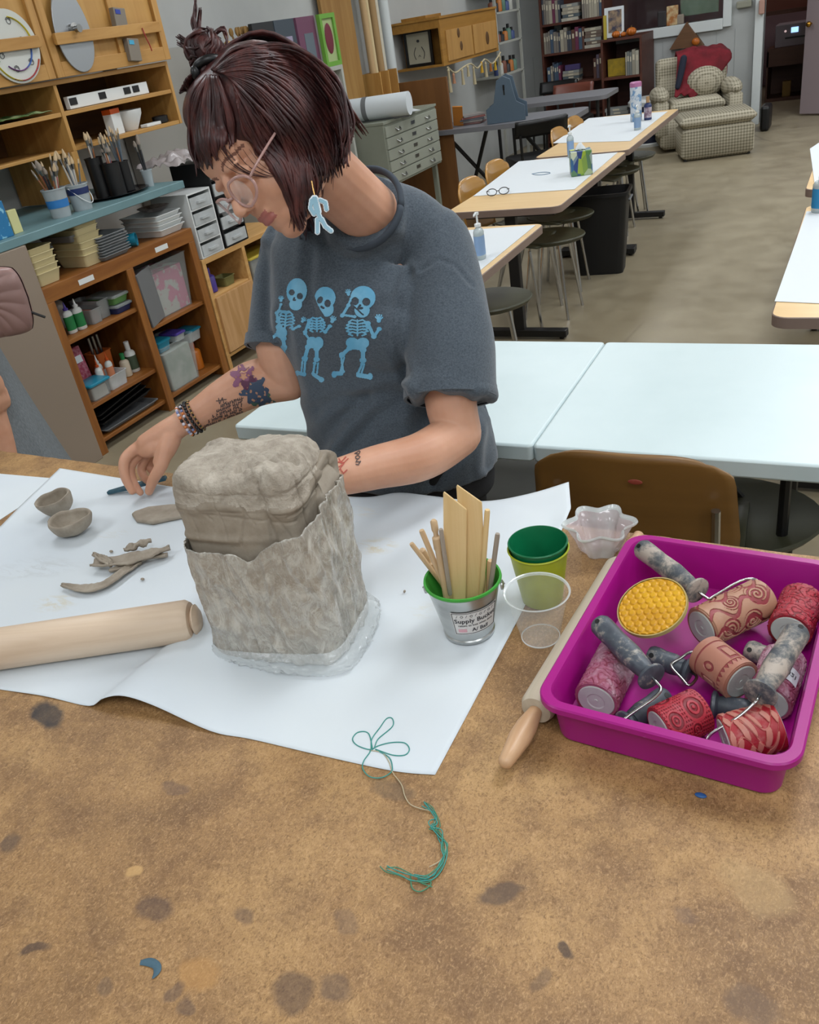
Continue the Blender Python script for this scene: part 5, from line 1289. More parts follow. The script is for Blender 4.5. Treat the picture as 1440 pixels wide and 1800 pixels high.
mb.tube([c + x_ * (.0235 * math.cos(a)) + y_ * (.0235 * math.sin(a)) for a in (2 * PI * i / 30 for i in range(31))], .0075, 8); mb.ell(P(344, 128, 1.35), (.008, .008, .011)); mb.build('hair_tie', BLACKP, woman, smooth=3.2)['label'] = 'black hair tie'
# ---------------------------------------------------------------- the knife in the hand
kA, kB = onz(189, 866, BZ + .008), onz(292, 840, BZ + .024)
KN = M('blue_green_tool', '#2f5a6b', .4, c2='#264a58', ns=30); d_ = (kB - kA); L = d_.length; x_, y_, z_ = basis(d_)
mx = Matrix((z_, x_, y_)).transposed().to_4x4(); mx.translation = kA
kn = MB(); kn.prism([(0, -.005), (.05, -.010), (.075, -.009), (L, -.008), (L, .008), (.075, .009), (.05, .009), (0.003, .005)], -.004, .004)
ko = kn.build('clay_knife', KN, bevel=.0015, tag=('blue green modelling knife held in the right hand of the woman', 'clay knife')); ko.matrix_world = mx
# ================================================================== LEFT WALL
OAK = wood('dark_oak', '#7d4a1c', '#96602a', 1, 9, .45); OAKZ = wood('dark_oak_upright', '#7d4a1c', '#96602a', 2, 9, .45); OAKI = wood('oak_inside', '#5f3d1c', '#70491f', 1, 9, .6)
PINE = wood('pine', '#a87a3c', '#bd9050', 1, 8, .5); PINEZ = wood('pine_upright', '#a87a3c', '#bd9050', 2, 8, .5); PINEL = wood('light_pine', '#bd8f54', '#d0a468', 1, 8, .5)
TEAL = M('teal_counter', '#6d8d92', .45, c2='#66868b', ns=4); TAN = M('tan_cabinet_side', '#8e7f70', .5)
xf = -3.3
def part_box(nm, par, x0, x1, y0, y1, z0, z1, mat, bev=.002):
    L = par.location; mb = MB(); mb.box(((x0 + x1) / 2 - L.x, (y0 + y1) / 2 - L.y, (z0 + z1) / 2 - L.z), (abs(x1 - x0), abs(y1 - y0), abs(z1 - z0)))
    return mb.build(nm, mat, par, smooth=0, bevel=bev)
XB = -4.03
def case(nm, label, y0, y1, z0, z1, divs, shelves, m1, m2, mi, xf_=xf, xb=XB, tk=.03, cat='bookcase', rail=None, back=True):
    r = thing(nm, label, cat, ((xf_ + xb) / 2, (y0 + y1) / 2, z0))
    for y in (y0, y1 - tk): part_box('side_panel', r, xb, xf_, y, y + tk, z0, z1, m2)
    part_box('top_panel', r, xb, xf_, y0 + tk, y1 - tk, z1 - tk, z1, m1); 
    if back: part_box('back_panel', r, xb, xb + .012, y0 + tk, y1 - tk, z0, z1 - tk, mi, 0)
    for y in divs: part_box('divider', r, xb + .012, xf_, y - tk / 2, y + tk / 2, z0, z1 - tk, m2)
    for (a, b_, z) in shelves: part_box('shelf', r, xb + .012, xf_ - .004, a, b_, z - .02, z, m1)
    if rail:
        part_box('face_rail', r, xf_, xf_ + .012, y0, y1, z1 - rail, z1, m1)
    return r
by0, by1, bym = 2.70, 3.80, 3.265
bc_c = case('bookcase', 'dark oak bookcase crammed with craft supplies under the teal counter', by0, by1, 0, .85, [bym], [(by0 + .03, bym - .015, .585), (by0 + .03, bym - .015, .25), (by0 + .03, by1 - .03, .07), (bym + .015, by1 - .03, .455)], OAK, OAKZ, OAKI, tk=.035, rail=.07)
for y in (by0, bym - .025, by1 - .05): part_box('face_stile', bc_c, xf, xf + .012, y, y + .05, 0, .78, OAKZ)
for y in (2.97, 3.53): part_box('shelf_label', bc_c, xf + .012, xf + .0135, y - .05, y + .05, .80, .825, WHITEP, 0)
cs = thing('base_cabinet', 'tan laminated base cabinet at the left end of the teal counter', 'cabinet', (-3.66, 2.1, 0)); part_box('carcass', cs, -4.03, -3.27, 1.5, 2.69, 0, 1.052, TAN, .003)
part_box('toe_kick', cs, -4.0, -3.29, 2.69, 2.696, 0, .06, BLACKP, 0)
ct = MB(); ct.box((-3.66, 2.66, 1.0725), (.76, 2.34, .039)); ct.build('counter', TEAL, bevel=.004, tag=('long teal painted counter running over the bookcase', 'counter'))
sc_b = case('side_cabinet', 'light pine cabinet with cubbies to the right of the oak bookcase', 3.815, 4.72, .0, .665, [4.21], [(4.225, 4.69, .37), (4.225, 4.69, .10), (3.845, 4.195, .10), (3.845, 4.195, .45)], PINEL, PINEL, OAKI, tk=.03, cat='cabinet', xf_=-3.29)
d_ = part_box('door_panel', sc_b, -3.29, -3.275, 3.84, 4.2, .11, .44, wood('door_oak', '#b08552', '#c4996a', 2, 10, .5))
CT = 1.092; BT = .851
def loc(px, py, x, z): p = onx(px, py, x); return V((x, p.y, z))
# ---- generic containers (+x faces the room)
def bottle(l, h, r, bm, cm, lm=None, label='', cat='bottle', nozzle=False, pump=False, sq=1.0, grp=None, nm='bottle'):
    t_ = thing(nm, label, cat, l, 0, grp); hs = h * (.72 if not pump else .68)
    mb = MB(); mb.lathe([(r * .9, 0), (r, h * .02), (r, hs * .86), (r * .8, hs * .95), (r * .42, hs), (r * .40, hs + h * .03)], 24); o = mb.build('body', bm, t_, smooth=.8); o.scale = (sq, 1, 1)
    mb = MB()
    if nozzle: mb.lathe([(r * .46, hs + h * .02), (r * .46, hs + h * .08), (r * .25, hs + h * .1), (r * .08, h)], 16)
    elif pump:
        mb.lathe([(r * .45, hs + h * .02), (r * .45, hs + h * .08), (r * .14, hs + h * .1), (r * .14, hs + h * .26), (r * .3, hs + h * .27), (r * .3, h)], 16); mb.tube([(0, 0, h * .985), (0, -r * .8, h * .985), (0, -r * 1.05, h * .95)], r * .13, 8)
    else: mb.lathe([(r * .46, hs + h * .02), (r * .46, h)], 16)
    mb.build('cap' if not pump else 'pump', cm, t_, smooth=.8)
    if lm:
        mb = MB(); mb.lathe([(r * 1.01, hs * .15), (r * 1.015, hs * .16), (r * 1.015, hs * .75), (r * 1.01, hs * .76)], 24, cap=False); o = mb.build('label', lm, t_, smooth=.8); o.scale = (sq, 1, 1)
    return t_
def tub(l, dx, dy, h, mat, lid=None, label='', cat='box', grp=None, nm='storage_box', fill=None, rz=0, taper=.88, lidh=.014, rx=0):
    t_ = thing(nm, label, cat, l, rz, grp); 
    def rg(k, z, e=0): return [V((x, y, z)) for x, y in round_rect(dx * k + e, dy * k + e, .012, 4)]
    mb = MB(); mb.rings([rg(taper, 0), rg(1, h), rg(1, h, .008), rg(1, h + .003, .008), rg(1, h + .003, -.004), rg(taper, .003, -.004)]); mb.build('tub', mat, t_, smooth=.5)
    if lid: mb = MB(); mb.rings([rg(1, h + .002, .012), rg(1, h + lidh * .7, .012), rg(1, h + lidh, 0)]); mb.build('lid', lid, t_, smooth=.5)
    if fill: mb = MB(); mb.rings([rg(taper, .004, -.012), rg(taper * .5 + .5 * .9, h * .82, -.016)]); mb.build('contents', fill, t_, smooth=.5)
    return t_
def stack(l, n, dx, dy, dz, h, mat, label, grp, nm, cat='tray', taper=.85, tilt=0, lab=None):
    first = None
    for k in range(n):
        lp = V(l) + V((random.uniform(-.004, .004), random.uniform(-.004, .004), k * dz))
        if first is None: first = tub(lp, dx, dy, h, mat, None, label, cat, grp, nm, taper=taper)
        else: dup(first, lp, random.uniform(-.03, .03), (lab[k] if lab else None))
    return first
GREYT = M('grey_styrene', '#85888a', .5, c2='#7b7e80', ns=6); CREAM = M('cream_plastic', '#cdbf93', .45); CLB = M('cloudy_clear_bin', '#a9aeae', .3, alpha=.5); CLB2 = M('frosted_tote', '#b4bab9', .35, alpha=.2)
TEALP = M('teal_lid', '#1c7f9a', .35); PURP_ = M('purple_plastic', '#4a3a8f', .4); ORG = M('orange_plastic', '#c8541c', .4); REDB = M('red_pink_packet', '#9c3550', .5, c2='#b8788a', ns=60); GRNL = M('green_label', '#1f7a42', .5)
GREYP = M('grey_plastic', '#6f7173', .45); NAVY = M('navy_band', '#22305f', .4); SKYL = M('blue_tape', '#2f76b8', .5); AMBER = M('amber_liquid', '#b4641c', .3)
# ---- on top of the bookcase
stack(loc(150, 470, -3.42, BT + .001) , 6, .20, .15, .030, .055, CREAM, 'cream plastic tub nested in the taller stack on the bookcase', 'taller stack of cream tubs', 'stacking_tub')
stack(V((-3.40, 2.79, BT + .001)), 5, .19, .14, .028, .055, CREAM, 'cream plastic tub nested in the shorter stack behind the tan cabinet side', 'shorter stack of cream tubs', 'stacking_tub')
stack(loc(178, 452, -3.42, BT + .001), 8, .24, .20, .013, .020, GREYT, 'grey styrene tray in the pile beside the cream tubs', 'pile of grey styrene trays', 'styrene_tray')
tub(V((-3.45, 3.10, BT + .128)), .22, .19, .028, GREYP, None, 'dark grey tray on top of the pile of styrene trays', 'tray', nm='tray')
cp = thing('plastic_cup', 'bright blue plastic cup lying on its side on the bookcase', 'cup', loc(228, 428, -3.38, BT + .036)); mb = MB(); mb.lathe([(.0001, -.05), (.026, -.05), (.034, .04), (.031, .04), (.024, -.047), (.0001, -.047)], 28, axis=(.8, .5, 0), cap=False); mb.build('cup_wall', TEALP, cp)
stack(loc(275, 415, -3.44, BT + .001), 4, .26, .20, .024, .034, WHITEP, 'white shallow plastic bin in the pile on the right of the bookcase', 'pile of white shallow bins', 'shallow_bin')
pp = thing('paint_palette', 'used round metal palette on the white bins', 'palette', loc(272, 375, -3.46, BT + .112)); mb = MB(); mb.lathe([(.0001, 0), (.055, 0), (.085, .02), (.088, .022), (.083, .022), (.053, .004), (.0001, .004)], 32, cap=False); mb.build('dish', M('grimy_pan', '#7a736c', .4, c2='#4a3833', ns=25), pp)
# drawer units (clear towers)
def drawers(l, dx, dy, n, dh, fr, dm, label, nm='drawer_tower'):
    t_ = thing(nm, label, 'drawers', l)
    mb = MB(); H_ = n * dh + .01
    for y in (-dy / 2, dy / 2): mb.box((0, y, H_ / 2), (dx, .008, H_))
    for k in range(n + 1): mb.box((0, 0, k * dh + .004), (dx, dy - .008, .008))
    mb.box((-dx / 2 + .003, 0, H_ / 2), (.006, dy - .008, H_)); mb.build('frame', fr, t_, smooth=0)
    for k in range(n):
        mb = MB(); z = k * dh + .010
        mb.box((dx / 2, 0, z + (dh - .014) * .42), (.008, dy - .02, (dh - .014) * .84)); mb.box((0, 0, z + .004), (dx - .02, dy - .024, .004)); 
        for y in (-1, 1): mb.box((0, y * (dy / 2 - .013), z + dh * .35), (dx - .02, .004, dh * .66))
        d = mb.build('drawer', dm, t_, smooth=0)
        mb = MB(); mb.box((dx / 2 + .012, 0, z + dh * .35), (.016, dy * .4, .010)); mb.build('handle', dm, d, smooth=0)
    return t_
drawers(V((-3.42, 3.935, .667)), .26, .20, 4, .085, WHITEP, FROST, 'white drawer tower with frosted drawers beside the bookcase')
drawers(V((-3.42, 4.17, .667)), .26, .22, 5, .092, BLACKP, FROST, 'black-framed drawer tower with translucent drawers on the pine cabinet')
# ---- bookcase contents, left bay
S2, S1, S0 = .586, .251, .071
CLRB = M('clear_gel_bottle', '#b3a9a2', .25, alpha=.85); WHB = M('white_bottle', '#cfd2cf', .35)
bottle(V((-3.52, 2.83, S2)), .17, .034, CLRB, WHITEP, None, 'clear pump bottle behind the two green-labelled glue bottles', pump=True)
bottle(V((-3.38, 2.87, S2)), .15, .027, WHB, PURP_, GRNL, 'white glue bottle with green label, left of the pair', sq=.7, nozzle=True)
bottle(V((-3.37, 2.925, S2)), .15, .027, WHB, WHITEP, GRNL, 'white glue bottle with green label, right of the pair', sq=.7, nozzle=True)
bottle(V((-3.52, 2.945, S2)), .19, .036, CLRB, CLRB, None, 'tall cloudy squeeze bottle behind the green-labelled glue', nozzle=True)
tub(V((-3.42, 3.015, S2)), .16, .075, .07, CLB, None, 'small cloudy bin with orange scraps next to the glue bottles', fill=M('orange_scraps', '#b86a55', .6))
tub(V((-3.46, 3.095, S2)), .20, .085, .09, CLB, None, 'taller cloudy open bin in the middle of the top left shelf', fill=M('pale_stuff', '#a08a84', .7))
tub(V((-3.42, 3.185, S2)), .20, .11, .030, NAVY, CLB, 'flat navy box at the bottom right of the top left shelf'); tub(V((-3.42, 3.185, S2 + .047)), .19, .11, .032, M('green_card', '#5d8a4c', .6), CLB, 'flat green box with clear lid stacked on the navy one')
rb_ = thing('seed_packet', 'pink red packet with a white label standing on the middle shelf', 'packet', V((-3.49, 2.89, S1 + .056)), 0); mb = MB(); mb.box((0, 0, .09), (.05, .13, .18), rot=(0, -.12, 0)); mb.build('packet', REDB, rb_, smooth=0, bevel=.004); mb = MB(); mb.box((.034, .01, .125), (.002, .06, .035), rot=(0, -.12, 0)); mb.build('label', WPAPER, rb_, smooth=0)
tub(V((-3.50, 2.87, S1)), .10, .13, .055, GREYP, None, 'dark grey box under the pink packet')
tub(V((-3.365, 2.86, S1)), .11, .135, .075, CLB2, TEALP, 'frosted tub with bright teal lid at the left of the middle shelf', fill=M('white_fill', '#b9b5ad', .7))
gb = tub(V((-3.39, 3.0, S1)), .13, .135, .070, FROST, None, 'translucent caddy holding the white glue bottles')
k = 0
for y, x, h, cm, lb in ((2.955, -3.40, .155, ORG, 'white glue bottle with orange tip at the front left of the caddy'), (2.99, -3.43, .165, WHITEP, 'white glue bottle with plain tip at the back of the caddy'), (3.03, -3.40, .165, ORG, 'white glue bottle with orange tip at the right of the caddy')):
    bottle(V((x, y, S1 + .006)), h, .021, WHB, cm, M('orange_print', '#c9805c', .5) if k else None, lb, nozzle=True, sq=.8); k += 1
tub(V((-3.50, 3.075, S1)), .10, .10, .155, M('orange_card', '#ad5418', .6), None, 'tall orange box of tools behind the glue caddy')
for k in range(3): mb = MB(); mb.cyl((0, 0, 0), (0, 0, .12), .009, n=12); mb.build('marker_tube', STEEL, loc=V((-3.50, 3.045 + k * .03, S1 + .12)), tag=('silver tube standing in the tall orange box', 'tube', 'silver tubes in the orange box'))
bottle(V((-3.40, 3.135, S1)), .125, .026, M('ivory_bottle', '#b7ab97', .4), GRNL, None, 'ivory paint bottle with green cap right of the glue caddy')
bottle(V((-3.41, 3.20, S1)), .165, .030, WHB, WHITEP, M('dark_green_label', '#3e4d3c', .5), 'white paint bottle with white cap and dark label, rightmost on the middle shelf')
# bottom: trays
for k, (mt, lb, a) in enumerate(((GREYP, 'grey tray lying at the bottom of the left bay', .0), (BLACKP, 'black tray, lowest of the black ones in the left bay', .12), (BLACKP, 'black tray in the middle of the black ones in the left bay', .16), (BLACKP, 'black tray on top in the bottom left bay', .2))):
    t_ = tub(V((-3.44, 3.0 - .015 * k, .074 + .026 * k + (.030 if k else 0))), .26, .40 - .02 * k, .018, mt, None, lb, 'tray', nm='tray', taper=.9); t_.rotation_euler = (a * .6, 0, 0)
# right bay
tt = tub(V((-3.45, 3.57, .456)), .26, .33, .285, CLB2, None, 'big frosted tote full of pink and white paper in the upper right bay', fill=M('pink_paper_scraps', '#c4708f', .7, c2='#b9b9b2', ns=16, lo=.47, hi=.53), taper=.84)
pf = thing('folder', 'grey cardboard folder leaning out of the upper right bay', 'folder', V((-3.325, 3.37, .457)), 0); mb = MB(); mb.box((.016, 0, .145), (.010, .15, .285), rot=(.10, .03, .25)); mb.build('sheet', GREYP, pf, smooth=0)
tub(V((-3.42, 3.46, S0)), .24, .27, .255, CLB2, None, 'frosted tote with teal lidded boxes in the lower right bay', fill=M('pale_green_fill', '#9ba59a', .7, c2='#b6bab2', ns=10), taper=.86)
tub(V((-3.42, 3.41, .285)), .14, .10, .05, TEALP, TEALP, 'teal lidded box showing inside the lower tote')
tub(V((-3.40, 3.54, .30)), .12, .08, .035, FROST, PURP_, 'small box with purple lid on top of the lower tote')
bottle(V((-3.42, 3.68, S0)), .17, .045, AMBER, ORG, None, 'orange brown jar low in the right bay', cat='jar', nm='jar')
tub(V((-3.43, 3.69, .243)), .12, .11, .055, FROST, TEALP, 'round tub with teal lid above the orange jar')
# pine cabinet contents
bottle(V((-3.37, 3.93, .451)), .14, .035, PURP_, PURP_, None, 'purple tumbler in the pine cabinet cubby', cat='tumbler', nm='tumbler')
tub(V((-3.38, 4.07, .451)), .10, .10, .05, M('olive_bits', '#6d6a3c', .6), None, 'small dark box beside the purple tumbler')
tub(V((-3.42, 4.45, .371)), .22, .36, .16, CLB, M('yellow_lid', '#b5a23c', .4), 'clear box with yellow lid in the right cubby of the pine cabinet', fill=M('straw', '#b9a878', .7))
wb = tub(V((-3.42, 4.45, .101)), .24, .36, .20, WHITEP, WHITEP, 'white box with a dark handle slot in the lower right cubby'); mb = MB(); mb.tube([(.117, -.06, .12), (.119, -.03, .14), (.119, .03, .14), (.117, .06, .12)], .006, 6); mb.build('handle', BLACKP, wb)
# ---- on the counter: brush holders
BR1 = wood('brush_wood', '#a47a4a', '#8a3b2e', 2, 20, .4); BR_W = M('white_brush_handle', '#c4beb4', .4); BR_B = M('black_brush_handle', '#26282c', .4); BR_R = M('red_brush_handle', '#a02a26', .4); BR_S = M('steel_blue_handle', '#62707c', .4)
BRISTLE = M('bristles', '#8e8378', .8); BRISTLE2 = M('pale_bristles', '#c9b08c', .8)
def brush(mat, hl=.15, r=.0035, w=.007, bl=.022, bm=BRISTLE):
    t_ = thing('paintbrush', 'x', 'paintbrush', (0, 0, 0)); mb = MB(); mb.lathe([(r * .4, 0), (r * .8, .03), (r, hl * .7), (r * .8, hl)], 8); mb.build('handle', mat, t_)
    mb = MB(); mb.lathe([(r * .85, hl), (w * .55, hl + .022)], 8); mb.build('ferrule', STEEL, t_)
    mb = MB(); mb.lathe([(w * .55, hl + .022), (w * .6, hl + .032), (w * .15, hl + .022 + bl)], 8); mb.build('bristle', bm, t_); return t_
random.seed(12)
protos = [brush(BR1, .15), brush(BR_W, .16, .004, .012, .03, BRISTLE2), brush(BR_B, .15, .0045, .014, .026), brush(BR_R, .14, .006, .02, .03), brush(BR_S, .17, .003, .006, .02, BRISTLE2)]
pend = list(protos)
def fillb(c, R, n, label, grp, z0=.01, lean=.35, kinds=(0, 1, 2, 4)):
    for k in range(n):
        a = 2 * PI * k / n + random.uniform(-.3, .3); l_ = random.uniform(.1, 1) * lean; q = R * .4 * random.random()
        kd = random.choice(kinds); p = V(c) + V((-math.cos(a) * q * .5, -math.sin(a) * q * .5, z0)); sc_f = random.uniform(.85, 1.15)
        rot = Matrix.Rotation(l_, 4, V((-math.sin(a), math.cos(a), 0))).to_euler()
        if protos[kd] in pend: pend.remove(protos[kd]); r = protos[kd]; r.location = p; r['label'] = label; r['group'] = grp
        else: r = dup(protos[kd], p, None, label, grp)
        r.rotation_euler = rot; r.scale = (1.25, 1.25, sc_f * 1.15)
def holder(l, r0, r1, h, mat, label, band=None, bandm=None, nm='brush_holder', handle=False):
    t_ = thing(nm, label, 'brush holder', l); mb = MB(); mb.lathe([(.0001, 0), (r0, 0), (r1, h), (r1 + .003, h), (r1 + .003, h - .005), (r1 - .002, h), (r0 - .002, .003), (.0001, .003)], 32, cap=False); mb.build('cup_wall', mat, t_, smooth=.6)
    if band: mb = MB(); f0, f1 = band; mb.lathe([(r0 + (r1 - r0) * f0 + .001, h * f0), (r0 + (r1 - r0) * f1 + .001, h * f1)], 32, cap=False); mb.build('tape_band', bandm, t_)
    if handle: mb = MB(); mb.tube([(0, -r1, h * .9), (r1 * .9, -r1 * .6, h * .45), (r1 * 1.25, 0, h * .25), (r1 * .9, r1 * .6, h * .45), (0, r1, h * .9)], .002, 6, res=4); mb.build('bail_handle', WHITEP, t_)
    return t_
CLH = M('clear_bucket', '#b4bec1', .2, alpha=.6)
h1 = loc(105, 368, -3.40, CT); h2 = loc(143, 356, -3.40, CT)
holder(h1, .045, .055, .13, CLH, 'clear bucket of brushes with a bright blue tape label', (.35, .62), SKYL); fillb(h1, .05, 13, 'paintbrush standing in the clear bucket with the bright blue label', 'brushes in the blue-labelled bucket', lean=.42, kinds=(0, 1, 2, 3, 4))
holder(h2, .045, .055, .12, CLH, 'clear bucket of brushes with navy band and white bail handle', (.62, .86), NAVY, handle=True); fillb(h2, .05, 12, 'paintbrush standing in the clear bucket with the navy band', 'brushes in the navy-banded bucket', lean=.3, kinds=(0, 1, 4))
DTR = M('dark_glass_tray', '#121418', .15)
l_ = loc(200, 330, -3.50, CT); mb = MB(); mb.lathe([(.0001, 0), (.11, 0), (.16, .012), (.165, .014), (.16, .016), (.10, .005), (.0001, .005)], 40, cap=False); o = mb.build('serving_tray', DTR, loc=l_, tag=('round black tray under the black brush holders', 'tray')); o.scale = (1, 1.15, 1)
for (dx, dy, r, h, lb, n, kd) in ((-.02, -.06, .042, .19, 'tall black brush holder at the back left of the round tray', 9, (0, 1, 4)), (.05, -.03, .045, .155, 'wide black brush holder at the front of the round tray', 12, (0, 1, 3, 4)), (.03, .07, .036, .145, 'slimmer black brush holder at the right of the round tray', 12, (0, 4))):
    c = l_ + V((dx, dy, .0075)); holder(c, r, r * 1.02, h, BLACKP, lb); fillb(c, r, n, 'paintbrush standing in the ' + lb[:lb.index(' at ')], 'brushes in the ' + lb[:lb.index(' at ')], lean=.16, z0=h * .25, kinds=kd)
c = loc(268, 340, -3.42, CT); holder(c, .022, .029, .085, CLH, 'small clear glass with black pens on the counter'); fillb(c, .02, 3, 'black-handled brush standing in the small clear glass', 'brushes in the small glass', lean=.1, z0=.004, kinds=(2,))
mb = MB(); mb.box((0, 0, .075), (.05, .09, .15)); o = mb.build('carton', M('blue_carton', '#1f6f9f', .5, c2='#7fb8cf', ns=60, lo=.6, hi=.64), loc=V((-3.36, 2.66, CT)), bevel=.003, smooth=0, tag=('bright blue carton with pale speckles at the left edge of the counter', 'carton'))
mb = MB(); mb.box((0, 0, .05), (.02, .05, .10)); mb.build('note_pad', M('pale_yellow_pad', '#c9c68d', .6), loc=V((-3.37, 2.755, CT)), bevel=.002, smooth=0, tag=('pale yellow pad standing beside the blue carton', 'pad'))
mb = MB(); mb.box((0, 0, .04), (.06, .10, .08)); mb.build('dark_box', BLACKP, loc=V((-3.47, 2.74, CT)), bevel=.004, smooth=0, tag=('small black box behind the yellow pad', 'box'))
# plastic film bundle at the end of the counter
mb = MB(); o = mb.grid(lambda u, v: V(((u - .5) * .30, (v - .5) * .34, .02 + .05 * abs(fn((u * 5, v * 5, 2))) + .05 * math.sin(u * PI) * math.sin(v * PI))), 40, 40).build('plastic_film', M('shiny_film', '#b3abab', .15, alpha=.7, coat=.5, bump=(60, .8, .006)), loc=V((-3.50, 4.06, 1.135)), smooth=3.2, thick=.001, tag=('crumpled clear plastic film lying on the black drawer tower', 'plastic film'))
# ---- pine wall cabinet
px_f, pxb = -3.55, -4.03
py0, pym, py1 = 1.9, 3.41, 4.27
wc = case('wall_cabinet', 'pine wall cabinet with open cubbies above the teal counter', py0, py1, 1.335, 1.655, [pym], [(py0 + .03, pym - .011, 1.515), (pym + .011, py1 - .022, 1.515), (pym + .011, py1 - .022, 1.355)], PINE, PINEZ, OAKI, xf_=px_f, xb=pxb, tk=.022, cat='cabinet')
part_box('post', wc, pxb, px_f, pym - .03, pym + .011, 1.10, 1.335, PINEZ)
part_box('bottom_panel', wc, pxb, -3.6, py0, pym - .03, 1.335, 1.35, PINE)
# drop-front pine doors with rails and hung tools
xd = -3.525
for (a, b_, lb) in ((py0, pym - .006, 'left pine drop-front door with a rail across it'), (pym + .006, py1, 'right pine drop-front door holding a metal palette and grey boxes')):
    dr = thing('drop_front_door', lb, 'cabinet door', (xd, (a + b_) / 2, 1.66)); zt2 = 2.25
    part_box('panel', dr, xd - .025, xd - .012, a, b_, 1.66, zt2, wood('pine_ply', '#b38646', '#c19655', 2, 5, .5), 0)
    for y0_, y1_ in ((a, a + .045), (b_ - .045, b_)): part_box('stile', dr, xd - .012, xd + .01, y0_, y1_, 1.66, zt2, PINEZ)
    part_box('bottom_rail', dr, xd - .012, xd + .01, a + .045, b_ - .045, 1.66, 1.725, PINE)
    part_box('mullion', dr, xd - .012, xd + .004, a + (b_ - a) * .56, a + (b_ - a) * .56 + .035, 1.725, zt2, PINEZ)
    part_box('cross_rail', dr, xd + .026, xd + .042, a + .03, b_ - .06, 1.795, 1.845, PINE)
    for y in (a + .04, b_ - .07): part_box('rail_block', dr, xd + .01, xd + .026, y, y + .03, 1.80, 1.84, PINEZ)
def onwall(nm, px, py, x, fnb, mat, tag): p = onx(px, py, x); mb = MB(); fnb(mb); return mb.build(nm, mat, loc=p, tag=tag)
pq = onx(127, 52, xd + .018)
mb = MB(); mb.prism([(.115 * math.cos(a) * (1 - .12 * math.sin(a)), .185 * math.sin(a)) for a in (2 * PI * i / 48 for i in range(48))], -.004, .004, Matrix(((0, 0, 1, 0), (1, 0, 0, 0), (0, 1, 0, 0), (0, 0, 0, 1)))); pal = mb.build('metal_disc', M('brushed_metal', '#a4a8ac', .35, .6), loc=pq, bevel=.002, tag=('tall oval grey metal plate tucked behind the door rail', 'metal plate'))
hub = MB(); hub.lathe([(.028, .004), (.028, .02), (.014, .022), (.014, .045), (.018, .046), (.018, .05)], 24, axis=(1, 0, 0)); hub.build('hub', STEEL, pal)
ck = onx(22, 82, xd + .018); ckt = thing('round_plate', 'white round plate with coloured swirls behind the left door rail', 'plate', ck)
mb = MB(); mb.lathe([(.0001, -.003), (.15, -.003), (.15, .003), (.0001, .003)], 48, axis=(1, 0, 0)); mb.build('disc', M('white_enamel', '#c6c8c2', .4), ckt)
random.seed(31)
for k, cl in enumerate(('#c9b92a', '#2f8a3a', '#6a3a78', '#b0452c', '#c9b92a', '#3f62a8', '#8a2f4f')):
    a0 = (3.4, 2.4, 4.0, 4.6, .2, 5.1, 4.3)[k]; mb = MB(); mb.tube([(.005, (.138 - .02 * (k % 3)) * math.cos(a0 + q * .11), (.138 - .02 * (k % 3)) * math.sin(a0 + q * .11)) for q in range(12)], .007, 6, flat=.4); mb.build('painted_swirl', M('swirl_%d' % k, cl, .5), ckt)
for k in range(6):
    mb = MB(); cy_, cz_ = (-.05, .02, -.02, .06, .075, -.08)[k], (.09, .10, -.09, .02, -.07, -.03)[k]; mb.tube([(.005, cy_ + (.008 + .002 * q * .3) * math.cos(q * .7), cz_ + (.008 + .002 * q * .3) * math.sin(q * .7)) for q in range(14)], .0012, 5); mb.build('painted_curl', INK, ckt)
for (px, py, lb, st_) in ((209, 35, 'grey box with a blue triangle on the right door, upper one', (.2, .3, .7)), (233, 88, 'grey box with a pale blue sticker on the right door, lower one', (0, 0, 0))):
    p = onx(px, py, xd + .018); gbx = thing('grey_box', lb, 'box', p, 0); mb = MB(); mb.box((0, 0, 0), (.032, .085, .105), rot=(-.12, 0, 0)); mb.build('box_body', M('warm_grey_card', '#7d7468', .6), gbx, smooth=0, bevel=.003)
    mb = MB(); mb.box((.017, -.01, .035), (.002, .035, .02), rot=(-.12, 0, 0)); mb.build('sticker', M('blue_sticker' if py < 50 else 'cyan_sticker', '#2a3f9a' if py < 50 else '#3f9cc0', .5), gbx, smooth=0)
mb = MB(); mb.tube([(0, 0, .05), (.004, .006, .0), (.004, .018, -.03), (0, .028, -.06)], .003, 6, res=3); mb.build('thin_tool', BR_R, loc=onx(255, 68, xd + .046), tag=('thin reddish wire tool hooked over the right door rail', 'tool'))
# cubby contents
lv = loc(200, 170, -3.66, 1.516)
lvt = thing('spirit_level', 'white spirit level with dark windows on the upper pine shelf', 'spirit level', V((-3.60, 3.80, 1.516))); mb = MB(); mb.box((0, 0, .03), (.03, .60, .058)); mb.build('beam', WHITEP, lvt, smooth=0, bevel=.003)
for y in (-.27, -.06, .13, .20): mb = MB(); mb.box((.016, y, .034), (.004, .05, .032)); mb.build('vial_window', BLACKP, lvt, smooth=0)
mb = MB(); mb.ell((0, 0, .025), (.05, .10, .025)); mb.build('white_dome', WHITEP, loc=V((-3.74, 4.08, 1.516)), tag=('rounded white plastic cover behind the spirit level', 'cover'))
bt = thing('paper_box', 'white box with an orange top band on the lower pine shelf', 'box', V((-3.62, 3.80, 1.356))); mb = MB(); mb.box((0, 0, .05), (.05, .09, .10), rot=(0, 0, .2)); mb.build('carton', WHITEP, bt, smooth=0); mb = MB(); mb.box((0, 0, .112), (.051, .091, .024), rot=(0, 0, .2)); mb.build('orange_band', ORG, bt, smooth=0)
